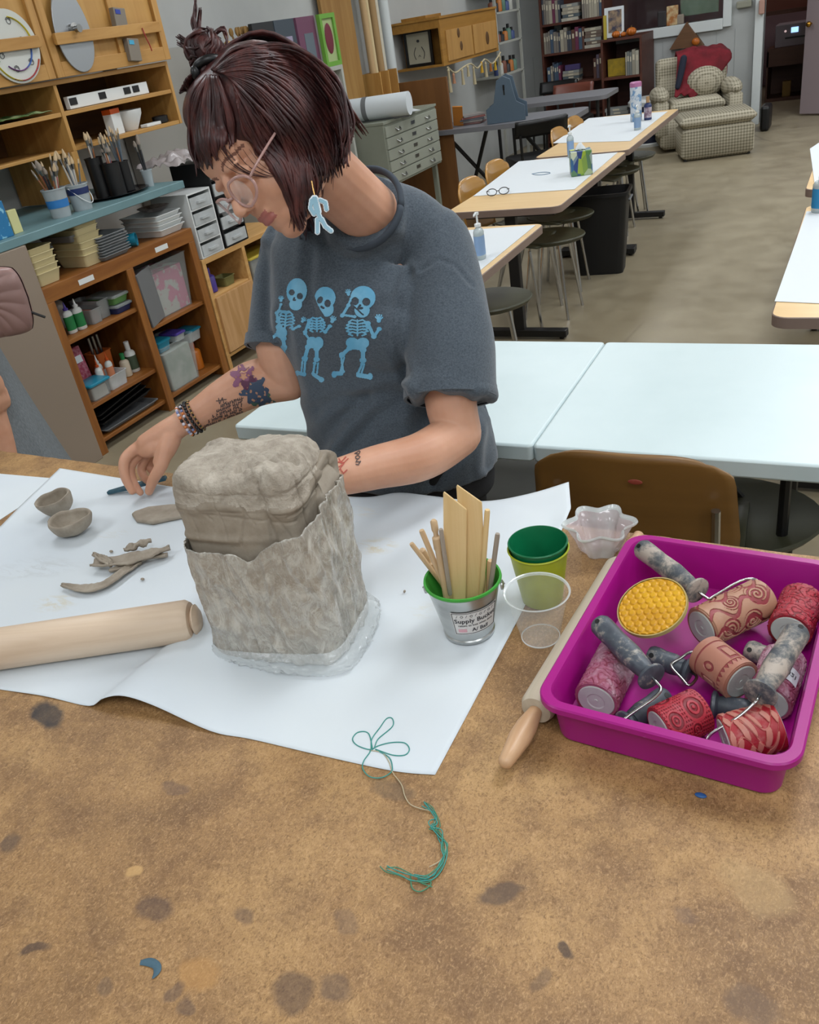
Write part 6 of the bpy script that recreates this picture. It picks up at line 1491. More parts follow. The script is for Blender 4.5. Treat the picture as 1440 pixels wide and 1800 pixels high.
mb = MB(); mb.lathe([(.0001, 0), (.045, 0), (.085, .075), (.088, .10), (.084, .10), (.04, .004), (.0001, .004)], 32, cap=False); mb.build('white_bowl', WHITEP, loc=V((-3.66, 3.95, 1.356)), tag=('white plastic bowl on the lower pine shelf', 'bowl'))
mb = MB(); mb.lathe([(.03, 0), (.045, .004), (.045, .036), (.03, .04)], 32, cap=True); mb.build('tape_roll', BLACKP, loc=V((-3.62, 4.17, 1.356)), tag=('black roll of tape at the right end of the lower pine shelf', 'tape'))
mb = MB(); mb.box((0, 0, .008), (.05, .12, .016)); mb.build('eraser_block', WHITEP, loc=V((-3.60, 4.06, 1.356)), smooth=0, bevel=.003, tag=('small white block lying before the bowl on the lower pine shelf', 'block'))
mb = MB(); random.seed(8)
mb.grid(lambda u, v: V(((u - .5) * .25, (v - .5) * .7, .012 + .018 * abs(fn((u * 4, v * 9, 0))))), 20, 50); mb.build('green_paper', M('green_tissue', '#3f6a2c', .6, c2='#8f9a6c', ns=20), loc=V((-3.68, 3.0, 1.516)), smooth=3.2, thick=.002, tag=('crumpled green tissue on the upper left pine shelf', 'tissue'))
# wall panels / grey partition next to the counter
mb = MB(); mb.box((-3.99, 4.62, .86), (.10, .66, 1.72)); struct(mb.build('trim_3', M('grey_board', '#9b9a94', .6), smooth=0, bevel=.003))
# ================================================================== CHAIRS, STOOLS, BIN
PLY = wood('chair_plywood', '#a8762f', '#bb8a42', 0, 5, .3, coat=.5, grain=.02); PLYB = wood('plywood_brown_back', '#6b4a1e', '#785526', 0, 3, .45, grain=.02); OLIVE = M('olive_seat', '#3f4030', .45, c2='#4a4b38', ns=4)
def shell_chair(label, l, rz, mseat, mback, grp=None):
    """faces +y in its own frame; back at -y"""
    t_ = thing('school_chair', label, 'chair', l, rz, grp)
    mb = MB(); mb.grid(lambda u, v: V(((u - .5) * (.42 - .05 * v), -.20 + .40 * v, .45 + .02 * (2 * u - 1) ** 2 - .025 * max(0, v - .75) * 4 * .6 + .012 * max(0, .15 - v) * 8)), 14, 14); mb.build('seat', mseat, t_, smooth=3.2, thick=.011)
    def bk_(u, v):
        hw = .205 * (1 - .10 * abs(v - .3)); z = .52 + .30 * v; c_ = 1.0
        if v > .75: hw *= math.sqrt(max(0.01, 1 - ((v - .75) / .25) ** 2 * .35))
        return V(((2 * u - 1) * hw, -.215 - .055 * v + .03 * (2 * u - 1) ** 2, z - .028 * max(0, v - .8) / .2 * (2 * u - 1) ** 4))
    mb = MB(); mb.grid(bk_, 20, 16); mb.build('backrest', mback, t_, smooth=3.2, thick=.012)
    for s_ in (-1, 1):
        mb = MB(); mb.tube([(s_ * .17, .15, .435), (s_ * .20, .20, .0)], .010, 8); mb.build('leg', CHROME, t_)
        mb = MB(); mb.tube([(s_ * .17, -.10, .435), (s_ * .20, -.24, .0)], .010, 8); mb.build('leg', CHROME, t_)
        mb = MB(); mb.tube([(s_ * .16, -.02, .43), (s_ * .165, -.20, .44), (s_ * .165, -.235, .52), (s_ * .165, -.258, .70)], .009, 8, res=4); mb.build('back_post', CHROME, t_)
    return t_
brc = shell_chair('big brown plywood chair with chrome posts, its back to the workbench', V((-.385, 1.83, 0)), 0, OLIVE, PLYB)
bb_ = [c for c in brc.children if c.name.startswith('backrest')][0]
mb = MB(); mb.ell((0.02, -.281, .765), (.014, .0015, .006)); mb.build('paint_spot', M('red_paint', '#8a3a2c', .6), brc)['label'] = 'small dark red paint spot'
brc.scale = (1.08, 1, 1)
c0 = shell_chair('plywood chair at the left of the middle table, nearer one', V((-1.80, 4.80, 0)), -PI / 2, OLIVE, PLY, 'plywood chairs along the left of the tables')
for p, lb in (((-1.84, 5.33, 0), 'plywood chair at the left of the middle table, farther one'), ((-1.80, 6.53, 0), 'plywood chair at the left of the farthest table, nearer one'), ((-1.83, 7.06, 0), 'plywood chair at the left of the farthest table, farther one')): dup(c0, V(p), -PI / 2, lb)
def stool(label, l, rz=0):
    t_ = thing('stool', label, 'stool', l, rz, 'olive seated stools'); mb = MB()
    sr = lambda k, z: [V((k * .20 * math.cos(a) * (1 + .06 * math.cos(2 * a)), k * .19 * math.sin(a), z)) for a in (2 * PI * i / 32 for i in range(32))]
    mb.rings([sr(.55, .42), sr(.92, .435), sr(1, .455), sr(.98, .462), sr(.6, .452), sr(.05, .45)]); mb.build('seat', OLIVE, t_, smooth=.9)
    for a in (.7, 2.4, 3.9, 5.5): mb = MB(); mb.tube([(.12 * math.cos(a), .12 * math.sin(a), .43), (.185 * math.cos(a), .20 * math.sin(a), 0)], .009, 8); mb.build('leg', CHROME, t_)
    return t_
st0 = stool('olive seated stool under the far right corner of the table nearest the woman', V((-1.36, 4.12, 0)))
k0 = onz(965, 415, .455); st0.location = V((k0.x, k0.y, 0))
for px, py, lb in ((985, 378, 'olive seated stool behind the black waste bin, under the middle table'), (858, 528, 'olive seated stool right behind the woman'), (1075, 300, 'olive seated stool at the far end of the middle table'), (1105, 275, 'olive seated stool at the near corner of the farthest table'), (902, 838, 'olive seated stool between the woman and the brown chair'), (1290, 905, 'olive seated stool to the right of the brown chair')):
    q = onz(px, py, .455); dup(st0, V((q.x, q.y, 0)), random.uniform(0, .5), lb)
# waste bin
q1, q2 = onz(1010, 484, 0), onz(1080, 486, 0); bc2 = (q1 + q2) / 2 + V((.02, .12, 0))
bn = thing('waste_bin', 'tall black plastic waste bin standing in the aisle by the tables', 'bin', V((bc2.x, bc2.y, 0)), .12)
mb = MB(); R_ = lambda w, d, z: [V((x, y, z)) for x, y in round_rect(w, d, .04, 5)]
mb.rings([R_(.30, .20, 0), R_(.38, .27, .50), R_(.405, .295, .50), R_(.405, .295, .52), R_(.37, .26, .52), R_(.29, .19, .01)]); mb.build('bin_body', M('black_bin_plastic', '#08090c', .5), bn, smooth=.6)
for s_ in (-1, 1): mb = MB(); mb.tube([(s_ * .196, -.05, .455), (s_ * .205, -.03, .47), (s_ * .205, .03, .47), (s_ * .196, .05, .455)], .008, 6); mb.build('handle', GREYP, bn)
# pump bottles
CLG = M('clear_gel', '#b9c6c8', .12, alpha=.7, coat=.4); BLAB = M('pale_blue_label', '#7f9cc0', .5)
def sani(px, py, lb, h=.19, r=.030, z=.7445): l = onz(px, py, z); return bottle(V((l.x, l.y, z)), h, r, CLG, WHITEP, BLAB, lb, 'pump bottle', pump=True, sq=.7, nm='sanitizer_bottle')
sani(846, 455, 'clear hand gel pump bottle on the table nearest the woman'); sani(1004, 276, 'clear hand gel pump bottle standing behind the tissue box'); sani(1121, 228, 'small clear bottle on the farthest table before the tall wipes canister', .16, .034); 
l = onz(1436, 372, .7445); bb = bottle(V((l.x + .012, l.y, .7445)), .18, .034, CLG, WHITEP, M('bright_blue_label', '#2a7fb0', .5), 'clear gel bottle with bright blue label on the right table', 'bottle', pump=True, nm='sanitizer_bottle')
# tissue box
TB = NT('patterned_tissue_carton'); vv = TB.new('TexVoronoi'); vv.inputs['Scale'].default_value = 34; TB.link(TB.map((1, 1, .45), rot=(.5, .3, 0)), vv.inputs['Vector'])
sx_ = TB.new('SeparateColor'); TB.link(vv.outputs['Color'], sx_.inputs[0]); TB.col(TB.ramp(sx_.outputs[0], [(.15, '#27407a'), (.3, '#6f9a2c'), (.5, '#b9c43a'), (.65, '#3f7a4a'), (.8, '#c8d0b0'), (.95, '#2f5f8a')])); TB.b.inputs['Roughness'].default_value = .5
q = onz(1022, 306, .7445); tb = thing('tissue_box', 'green and blue patterned tissue box on the middle table', 'tissue box', V((q.x, q.y, .7455)), .35); mb = MB(); mb.box((0, 0, .065), (.12, .12, .13)); mb.build('carton', TB.m, tb, smooth=0, bevel=.003)
mb = MB(); mb.grid(lambda u, v: V(((u - .5) * .06, (v - .5) * .04, .131 + .035 * math.sin(u * PI) * math.sin(v * PI) + .01 * abs(fn((u * 5, v * 5, 0))))), 12, 12); mb.build('tissue', WPAPER, tb, smooth=3.2, thick=.001)
# wipes canister
q = onz(1116, 215, .7445); cn = thing('wipes_canister', 'tall printed white and blue canister with pink lid on the farthest table', 'canister', V((q.x, q.y + .05, .7455))); mb = MB(); mb.lathe([(.040, 0), (.042, .004), (.042, .235), (.040, .24)], 28); mb.build('canister_body', M('printed_canister', '#6f93b8', .4, c2='#c6cdd4', ns=26, lo=.45, hi=.52), cn); mb = MB(); mb.lathe([(.043, .235), (.043, .262), (.036, .268)], 28); mb.build('lid', M('pink_lid', '#b0709a', .4), cn)
q = onz(1131, 212, .7445); bottle(V((q.x + .03, q.y + .02, .7445)), .16, .028, NAVY, M('tan_cap', '#a8845c', .5), M('multi_label', '#7a5f70', .5, c2='#c7bfc7', ns=30), 'small dark blue bottle with tan cap right of the wipes canister')
# eyeglasses on the middle table
q = onz(876, 344, .746); eg = thing('eyeglasses', 'black framed eyeglasses lying on the middle table', 'eyeglasses', q, .35); mb = MB()
for s_ in (-1, 1): mb.tube([(s_ * .033 + .027 * math.cos(a), 0, .022 + .018 * math.sin(a)) for a in (2 * PI * i / 20 for i in range(21))], .0025, 6)
mb.tube([(-.007, 0, .026), (.007, 0, .026)], .0022, 6); mb.build('frame', BLACKP, eg)
for s_ in (-1, 1): mb = MB(); mb.tube([(s_ * .06, 0, .028), (s_ * .063, .06, .02), (s_ * .05, .13, .004)], .002, 6, res=3); mb.build('temple_arm', BLACKP, eg)
mb = MB(); mb.tube([(.0, .0, 0), (.04, .03, 0), (.09, .02, 0), (.12, -.02, 0), (.08, -.05, 0), (.03, -.03, 0), (.0, .01, 0)], .002, 5, res=4); q = onz(935, 306, .746); mb.build('pencil_drawing', M('blue_sketch', '#7f97ac', .7), loc=V((q.x, q.y, .7465)), tag=('faint blue drawing on the paper of the middle table', 'drawing'))
# ================================================================== FLAT FILE AND BOARD
FF = M('grey_green_steel', '#8e9183', .45, c2='#868a7c', ns=3); FFD = M('grey_green_drawer', '#979a8d', .42)
fx_ = -3.4; f0, f1, fz0, fz1 = onx(675, 222, fx_).y, onx(766, 184, fx_).y, onx(778, 285, fx_).z, onx(765, 182, fx_).z - .02
ff = thing('flat_file', 'grey green steel flat file cabinet with shallow drawers against the left wall', 'cabinet', V((-3.68, (f0 + f1) / 2, 0)))
part_box('carcass', ff, -3.96, fx_ - .01, f0, f1, fz0, fz1, FF); part_box('top', ff, -3.97, fx_, f0 - .005, f1 + .005, fz1, fz1 + .02, FF)
hgt = (fz1 - fz0 - .03) / 5
for k in range(5):
    z0 = fz0 + .015 + k * hgt; d = part_box('drawer', ff, fx_ - .01, fx_ + .004, f0 + .015, f1 - .015, z0 + .004, z0 + hgt - .004, FFD, .002)
    for y in (f0 + .22, f1 - .22):
        mb = MB(); L_ = ff.location; mb.tube([(fx_ + .004 - L_.x, y - .04 - L_.y, z0 + hgt * .6), (fx_ + .020 - L_.x, y - .025 - L_.y, z0 + hgt * .4), (fx_ + .020 - L_.x, y + .025 - L_.y, z0 + hgt * .4), (fx_ + .004 - L_.x, y + .04 - L_.y, z0 + hgt * .6)], .006, 6); mb.build('handle', STEEL, d)
    mb = MB(); mb.box((fx_ + .006 - L_.x, (f0 + f1) / 2 - L_.y, z0 + hgt * .55), (.004, .07, .025)); mb.build('label_holder', STEEL, d, smooth=0)
for y in (f0 + .05, f1 - .05):
    for x in (-3.9, fx_ - .06): part_box('leg', ff, x - .02, x + .02, y - .02, y + .02, 0, fz0, FF)
pr = thing('paper_roll', 'large white paper roll with a grey band on the flat file', 'paper roll', V((-3.62, f0 + .17, fz1 + .115)), .0); mb = MB(); mb.lathe([(.02, -.36), (.085, -.36), (.085, .36), (.02, .36)], 32, axis=(1, .15, 0)); mb.build('roll', WPAPER, pr, smooth=.6); mb = MB(); mb.lathe([(.088, -.02), (.088, .02)], 32, axis=(1, .15, 0), cap=False); mb.tube([(-.30, -.05, -.09), (.34, .05, -.09)], .01, 6); mb.build('cutter_band', GREYP, pr, smooth=.6)
for k in range(2): mb = MB(); mb.box((0, 0, 0), (.46, .42, .004), rot=(0, .02, .4 + .3 * k)); mb.build('paper_sheet', WPAPER, loc=V((-3.62, f0 + .46 + .05 * k, fz1 + .026 + .008 * k)), smooth=0, tag=('white paper lying askew on the flat file, ' + ('lower sheet' if k == 0 else 'upper sheet'), 'paper'))
mb = MB(); ba, bb_ = ony(672, 150, 7.74), ony(786, 142, 7.74); mb.box(((ba.x + bb_.x) / 2, 7.74, ba.z / 2), (bb_.x - ba.x, .03, ba.z)); mb.build('plywood_board', wood('brown_board', '#6f4720', '#7c5228', 2, 4, .6), smooth=0, bevel=.002, tag=('brown plywood board standing upright beyond the flat file', 'board'))
# ================================================================== WHITE SHELF UNIT behind the woman
WS = M('off_white_shelf', '#a9aaa2', .6); wsx, w0_, w1_ = -3.6, 4.97, 6.30
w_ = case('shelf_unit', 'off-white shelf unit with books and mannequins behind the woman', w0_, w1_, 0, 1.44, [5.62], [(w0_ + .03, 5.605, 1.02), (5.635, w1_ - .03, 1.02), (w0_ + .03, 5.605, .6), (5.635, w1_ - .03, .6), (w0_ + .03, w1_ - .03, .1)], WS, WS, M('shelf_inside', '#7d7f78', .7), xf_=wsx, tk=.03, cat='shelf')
WST = 1.441
def bookt(l, t_, d, h, mat, label, rz=0, grp=None, lean=0, cat='book'):
    b = thing('book', label, cat, l, rz, grp); mb = MB(); R = (0, 0, 0) if not lean else (lean, 0, 0)
    mb.box((0, 0, h / 2), (d, t_, h), rot=R); mb.build('cover', mat, b, smooth=0, bevel=.0015)
    mb = MB(); mb.box((-.004, 0, h / 2 + .0015), (d - .004, t_ * .8, h + .0005), rot=R); mb.build('pages', M('page_edges', '#c5bda8', .8), b, smooth=0); return b
DS = M('slate_card', '#3c4650', .6); DK = M('near_black_card', '#1e2023', .6)
for py_, w, h, mt, lb, em in ((5.42, .03, .36, DK, 'tall black picture book with a yellow motif on the white shelf unit', '#a88f3a'), (5.68, .03, .36, DS, 'tall slate grey book with a pale lilac card on the white shelf unit', '#9d93ac'), (5.96, .03, .36, M('plum_card', '#6b3f58', .6), 'tall slate book with a plum circle on the white shelf unit', '#5f6a74')):
    p = thing('picture_book', lb, 'book', V((-3.66, py_, WST))); mb = MB(); mb.box((0, 0, .17), (.03, .25, .34)); mb.build('cover', mt, p, smooth=0, bevel=.002); mb = MB(); mb.box((.016, .01, .15), (.002, .12, .17)); mb.build('motif', M('motif' + em, em, .6), p, smooth=0)
p = thing('framed_leaf', 'green framed dark red leaf at the right end of the white shelf unit', 'picture', V((-3.62, 6.20, WST))); mb = MB(); L4 = ((-.10, 0, .03, .34), (.10, 0, .03, .34))
for y in (-.095, .095): mb.box((0, y, .17), (.03, .03, .34))
for z in (.015, .325): mb.box((0, 0, z), (.03, .16, .03))
mb.build('frame', M('lime_frame', '#6aa03c', .5), p, smooth=0); mb = MB(); mb.box((-.004, 0, .17), (.01, .16, .28)); mb.build('backing', M('pale_green_card', '#9fb07a', .7), p, smooth=0); mb = MB(); mb.ell((.004, 0, .18), (.004, .055, .10)); mb.build('leaf', M('dark_red_leaf', '#6b1f30', .6), p)
def mannequin(l, label, h=.33, rz=0):
    t_ = thing('wooden_mannequin', label, 'mannequin', l, rz); k = h / .33; WM = M('mannequin_wood', '#b99a6a', .5)
    def pt(nm, a, b_, r, r2): mb = MB(); mb.capsule([V(a) * k, V(b_) * k], [r * k, r2 * k], 10, 1); mb.build(nm, WM, t_)
    mb = MB(); mb.lathe([(.045 * k, 0), (.045 * k, .012 * k), (.006 * k, .014 * k), (.005 * k, .05 * k)], 20); mb.build('base', WM, t_)
    pt('torso', (0, 0, .17), (0, 0, .24), .02, .028); pt('head', (0, 0, .285), (0, 0, .305), .014, .017)
    for s_ in (-1, 1): pt('leg', (0, s_ * .015, .155), (.01, s_ * .03, .09), .012, .008); pt('shin', (.01, s_ * .03, .085), (-.005, s_ * .035, .02), .009, .006); pt('arm', (0, s_ * .035, .24), (.01, s_ * .06, .19), .008, .006); pt('forearm', (.01, s_ * .06, .185), (.03, s_ * .045, .15), .006, .005)
    return t_
mannequin(V((-3.64, 4.99, WST)), 'pale wooden artist mannequin mid-stride, left one on the shelf unit'); mannequin(V((-3.62, 5.20, WST)), 'wooden artist mannequin in front of dried stalks, right one on the shelf unit', .30, .4)
mb = MB(); mb.box((0, 0, .05), (.16, .26, .10)); mb.build('orange_box', M('orange_brown_card', '#a3592c', .6), loc=V((-3.78, 5.10, WST)), smooth=0, bevel=.004, tag=('orange box behind the two wooden mannequins', 'box'))
mb = MB(); mb.box((0, 0, .035), (.15, .24, .07)); mb.build('purple_box', M('violet_card', '#3f3470', .6), loc=V((-3.79, 5.09, WST + .101)), smooth=0, bevel=.004, tag=('violet box stacked on the orange box', 'box'))
random.seed(2); mb = MB()
for k in range(14): a = random.uniform(-.5, .5); b_ = random.uniform(-.5, .5); mb.tube([(0, 0, 0), (.03 * a, .06 * b_, .15), (.06 * a, .16 * b_, .30)], .004, 5, res=2); mb.ell((.06 * a, .16 * b_, .31), (.012, .012, .025), nu=8, nv=6)
o = mb.build('dried_stalks', M('dry_seed_heads', '#8a6a3a', .8), loc=V((-3.72, 5.27, WST)), tag=('bunch of brown dried stalks between mannequin and black book', 'dried stalks'))
for y, z, lb in ((5.86, 1.021, 'yellow spray bottle inside the white shelf unit, left one'), (6.0, 1.021, 'yellow spray bottle inside the white shelf unit, right one')): bottle(V((-3.72, y, z)), .24, .045, M('yellow_green_liquid', '#b7b43a', .3), M('yellow_trigger', '#c9b827', .4), None, lb, nozzle=True)
mb = MB(); mb.box((0, 0, 0), (.30, .010, .50)); mb.build('calendar', M('map_print', '#a9aeae', .7, c2='#b58a6a', ns=12, lo=.56, hi=.6), loc=V((-3.78, 4.963, 1.18)), smooth=0, tag=('printed paper sheet with blue and orange drawings left of the mannequins', 'poster'))
# plywood panel, tubes, white pipe
mb = MB(); mb.box((-3.99, 7.02, 1.05), (.03, .50, 2.1)); mb.build('plywood_sheet', wood('plywood_panel_wood', '#8f6731', '#a07a42', 2, 5, .6), smooth=0, bevel=.002, tag=('tall plywood sheet leaning on the wall beyond the white shelf unit', 'plywood'))
tbx = thing('wooden_rack', 'small open wooden rack holding upright tubes', 'rack', V((-3.94, 7.50, 1.10))); 
for y in (-.16, 0, .16): mb = MB(); mb.box((0, y, .10), (.20, .015, .20)); mb.build('divider', PINEZ, tbx, smooth=0)
mb = MB(); mb.box((0, 0, -.008), (.20, .335, .015)); mb.build('bottom', PINE, tbx, smooth=0); mb = MB(); mb.box((-.095, 0, .16), (.012, .30, .08)); mb.build('back_slat', PINE, tbx, smooth=0)
for k, (y, r, cl) in enumerate(((7.40, .028, '#b89a70'), (7.46, .022, '#cbb68c'), (7.56, .035, '#a08258'), (7.62, .030, '#c5bfae'))):
    mb = MB(); mb.lathe([(r * .85, 0), (r, 0), (r, .95), (r * .85, .95)], 18); mb.build('cardboard_tube', M('tube_card%d' % k, cl, .7), loc=V((-3.94, y, 1.103)), tag=(('brown cardboard tube leftmost in the rack', 'thin cream cardboard tube second in the rack', 'thick tan cardboard tube third in the rack', 'off-white cardboard tube rightmost in the rack')[k], 'tube'))
mb = MB(); mb.cyl((-3.98, 7.86, 0), (-3.98, 7.86, H), .045); struct(mb.build('trim_4', TRIM))
sn = thing('wall_sconce', 'grey bar with a white knob fixed on the wall by the plywood panel', 'wall bar', V((-4.0, 6.62, 1.08))); mb = MB(); mb.box((.02, 0, 0), (.03, .28, .05)); mb.build('bar', GREYP, sn, smooth=0); mb = MB(); mb.ell((.03, .17, .01), (.03, .04, .03)); mb.build('knob', WHITEP, sn)
# ================================================================== WOODEN WALL CABINET WITH PICTURE
WO = wood('golden_oak', '#8f6424', '#a3752f', 1, 6, .5); WOZ = wood('golden_oak_panel', '#a77b40', '#b68a4c', 2, 6, .5)
g = thing('oak_cabinet', 'golden oak wall cabinet with open side cubby and decorated doors', 'cabinet', V((-3.78, 8.85, 1.24))); gx, g0, g1, gz0, gz1 = -3.55, 8.06, 9.5, 1.24, 1.62
part_box('front_frame', g, gx - .02, gx, g0, g1, gz0, gz1, WO); part_box('top_panel', g, -4.04, gx + .01, g0 - .01, g1 + .01, gz1, gz1 + .02, WO); part_box('bottom_panel', g, -4.04, gx - .02, g0, g1, gz0, gz0 + .02, WO); part_box('inner_back', g, -4.04, gx - .02, g0 + .22, g0 + .235, gz0 + .02, gz1, WO)
part_box('side_top', g, -4.04, gx - .02, g0, g0 + .02, gz1 - .07, gz1, WO); part_box('top_block', g, -3.95, -3.7, g0 + .05, g0 + .4, gz1 + .02, gz1 + .045, WO)
for a, b_ in ((g0 + .10, g0 + .72), (g0 + .76, g1 - .06)):
    d = part_box('door_panel', g, gx, gx + .012, a, b_, gz0 + .03, gz1 - .10, WOZ)
mb = MB(); L_ = g.location
for y, z, r in ((g0 + .38, gz1 - .14, .03), (g0 + .42, gz1 - .25, .03), (g1 - .33, gz1 - .24, .045)): mb = MB(); mb.ell((gx + .014 - L_.x, y - L_.y, z - L_.z), (.006, r, r * 1.3)); mb.build('carved_motif', M('dark_motif', '#5a3c18', .6), g)
pf = thing('framed_drawing', 'black framed ink drawing in the open side of the oak cabinet', 'picture', V((-3.83, g0 + .10, gz0 + .021)), -.05); mb = MB()
for x in (-.13, .13): mb.box((x, 0, .15), (.025, .02, .30))
for z in (.0125, .2875): mb.box((0, 0, z), (.235, .02, .025))
mb.build('frame', BLACKP, pf, smooth=0); mb = MB(); mb.box((0, .004, .15), (.24, .006, .26)); mb.build('mount', M('cream_paper', '#aaa693', .7), pf, smooth=0)
mb = MB(); mb.tube([(-.04, -.001, .06), (-.055, -.001, .11), (-.03, -.001, .16)], .003, 5, res=3); mb.tube([(.04, -.001, .06), (.055, -.001, .11), (.03, -.001, .16)], .003, 5, res=3); mb.ell((0, -.001, .21), (.015, .002, .012)); mb.tube([(-.012, -.001, .08), (0, -.001, .095), (.012, -.001, .08)], .002, 5); mb.build('ink_lines', INK, pf)
# tassel garland across the cabinet
gp = [onx(787, 118, -3.52), onx(800, 128, -3.52), onx(815, 118, -3.52), onx(828, 112, -3.50), onx(840, 120, -3.50), onx(852, 104, -3.50), onx(866, 112, -3.5), onx(880, 92, -3.5)]
g0_ = gp[0]; gl_ = thing('garland', 'cream tassel garland with yellow and orange tassels hanging from the oak cabinet', 'garland', g0_); mb = MB(); mb.tube([p - g0_ for p in gp], .008, 6, res=3); mb.build('cord', M('cream_yarn', '#b8ab8a', .8), gl_)
for k, (px, py, ln, cl) in enumerate(((788, 120, .20, '#b8ab8a'), (797, 128, .09, '#b07f62'), (812, 120, .14, '#b8ab8a'), (822, 114, .10, '#b8ab8a'), (832, 116, .16, '#b8ab8a'), (846, 108, .10, '#c79a2a'), (853, 108, .14, '#b8ab8a'), (862, 110, .08, '#a8682c'), (870, 106, .09, '#c9a227'), (878, 96, .10, '#b8ab8a'))):
    p = onx(px, py, -3.50) - g0_; mb = MB(); mb.lathe([(.004, 0), (.014, .02), (.010, .03), (.018, ln)], 8, c=p, axis=(0, 0, -1)); mb.build('tassel', M('yarn' + cl, cl, .8), gl_)
# ================================================================== DESK AREA: grey folding tables, press, chairs
GT = M('grey_table_top', '#75757a', .5)
a_ = onz(800, 222, .74)
gt = thing('grey_table', 'grey rounded folding table carrying the blue grey press', 'table', V((-2.95, 8.0, 0)), .02); mb = MB(); mb.prism(round_rect(1.35, .62, .10), .705, .745); mb.build('tabletop', GT, gt, smooth=.6)
for s_ in (-1, 1): mb = MB(); mb.tube([(s_ * .35 - .2, -.2, .70), (s_ * .35 + .2, .2, .0)], .018, 8); mb.tube([(s_ * .35 + .2, -.2, .70), (s_ * .35 - .2, .2, .0)], .018, 8); mb.build('crossed_leg', BLACK, gt)
gt2 = thing('grey_table', 'second grey table behind the one with the press', 'table', V((-2.85, 9.0, 0)), .02); mb = MB(); mb.prism(round_rect(1.2, .6, .08), .745, .78); mb.build('tabletop', GT, gt2, smooth=.6)
for x in (-.5, .5):
    for y in (-.22, .22): mb = MB(); mb.cyl((x, y, 0), (x, y, .745), .016); mb.build('leg', BLACK, gt2)
PR = M('blue_grey_press', '#4c5c6a', .4); pr = thing('die_press', 'blue grey metal press with cut-out side plate on the grey table', 'press', V((-2.93, 7.92, .746)), .25)
pl = [(-.17, 0), (.17, 0), (.17, .12), (.10, .16), (.06, .34), (.0, .37), (-.06, .34), (-.10, .16), (-.17, .12)]
for y in (-.13, .13): mb = MB(); mb.prism(pl, -.008, .008, Matrix.Translation((0, y, 0)) @ Matrix.Rotation(PI / 2, 4, 'X')); mb.build('side_plate', PR, pr, smooth=.4, bevel=.003)
mb = MB(); mb.cyl((0, -.12, .22), (0, .12, .22), .045); mb.build('roller', STEEL, pr); mb = MB(); mb.box((0, 0, .06), (.30, .24, .02)); mb.build('bed_plate', PR, pr, smooth=0); mb = MB(); mb.cyl((0, -.137, .26), (0, -.141, .30), .008); mb.box((.0, -.139, .25), (.012, .004, .06)); mb.build('slot', BLACKP, pr)
mb = MB(); mb.box((0, 0, 0), (.09, .012, .19), rot=(.5, .1, .3)); mb.build('orange_folder', M('orange_paper', '#c07a2c', .6), loc=V((-3.38, 7.85, .835)), smooth=0, tag=('orange folder leaning left of the press', 'folder'))
for k in range(5): mb = MB(); mb.box((0, 0, 0), (.22, .16, .014), rot=(0, 0, .2 * k)); mb.build('magazine', M('mag%d' % k, ('#7a5a58', '#8a8580', '#5d5f66', '#96605a', '#8f8b88')[k], .5), loc=V((-3.30, 7.98, .755 + .016 * k)), smooth=0, tag=(('reddish', 'pale', 'dark grey', 'brick coloured', 'light grey')[k] + ' magazine in the pile behind the orange folder', 'magazine', 'magazines on the grey table'))
def office_chair(l, rz, label, seatm, backm):
    t_ = thing('desk_chair', label, 'chair', l, rz)
    mb = MB(); mb.prism(round_rect(.46, .44, .08), .44, .50); mb.build('seat', seatm, t_, smooth=.6, bevel=.01); mb = MB(); mb.grid(lambda u, v: V(((u - .5) * .44, -.22 - .05 * v + .04 * (2 * u - 1) ** 2, .68 + .12 * v)), 12, 4); mb.build('backrest', backm, t_, smooth=3.2, thick=.03)
    for s_ in (-1, 1): mb = MB(); mb.tube([(s_ * .17, -.20, .46), (s_ * .18, -.22, .70)], .012, 8); mb.build('back_post', BLACK, t_)
    for x in (-.19, .19):
        for y in (-.18, .18): mb = MB(); mb.tube([(x, y, .45), (x * 1.1, y * 1.1, 0)], .014, 8); mb.build('leg', BLACK, t_)
    return t_
office_chair(V((-2.92, 9.75, 0)), PI, 'wooden armchair with red brown curved backrest behind the grey tables', BLACKP, wood('cherry_back', '#5f3024', '#6e392b', 0, 6, .4)); office_chair(V((-2.55, 7.5, 0)), .6, 'black desk chair tucked under the grey table', BLACKP, BLACKP)
mb = MB(); 
bkc = office_chair(V((-3.25, 10.3, 0)), PI, 'black metal chair with slim backrest by the wire shelf', BLACKP, BLACKP)
# white wire shelf on the wall
wsx2 = thing('wire_shelf', 'white wall shelf rack with small art supplies right of the oak cabinet', 'shelf', V((-3.88, 10.3, 0)))
for z in (.95, 1.27, 1.56, 1.80): part_box('shelf', wsx2, -4.03, -3.72, 9.95, 10.75, z, z + .02, WS)
for y in (9.97, 10.73): part_box('upright', wsx2, -3.75, -3.72, y - .012, y + .012, 0, 1.95, WS)
random.seed(17); cl_ = ('#3a4a7a', '#b8b8b0', '#7a4a3a', '#2c2c30', '#b06a2c', '#5a7a6a'); nm_ = ('blue', 'white', 'brown', 'black', 'orange', 'green')
for si, z in enumerate((.971, 1.291, 1.581)):
    for k in range(6):
        bottle(V((-3.80, 10.05 + k * .115, z)), random.uniform(.10, .18), .035, M('supply' + cl_[(k + si) % 6], cl_[(k + si) % 6], .5), BLACKP, None, nm_[(k + si) % 6] + ' supply bottle on the ' + ('lowest', 'middle', 'top')[si] + ' wire shelf')
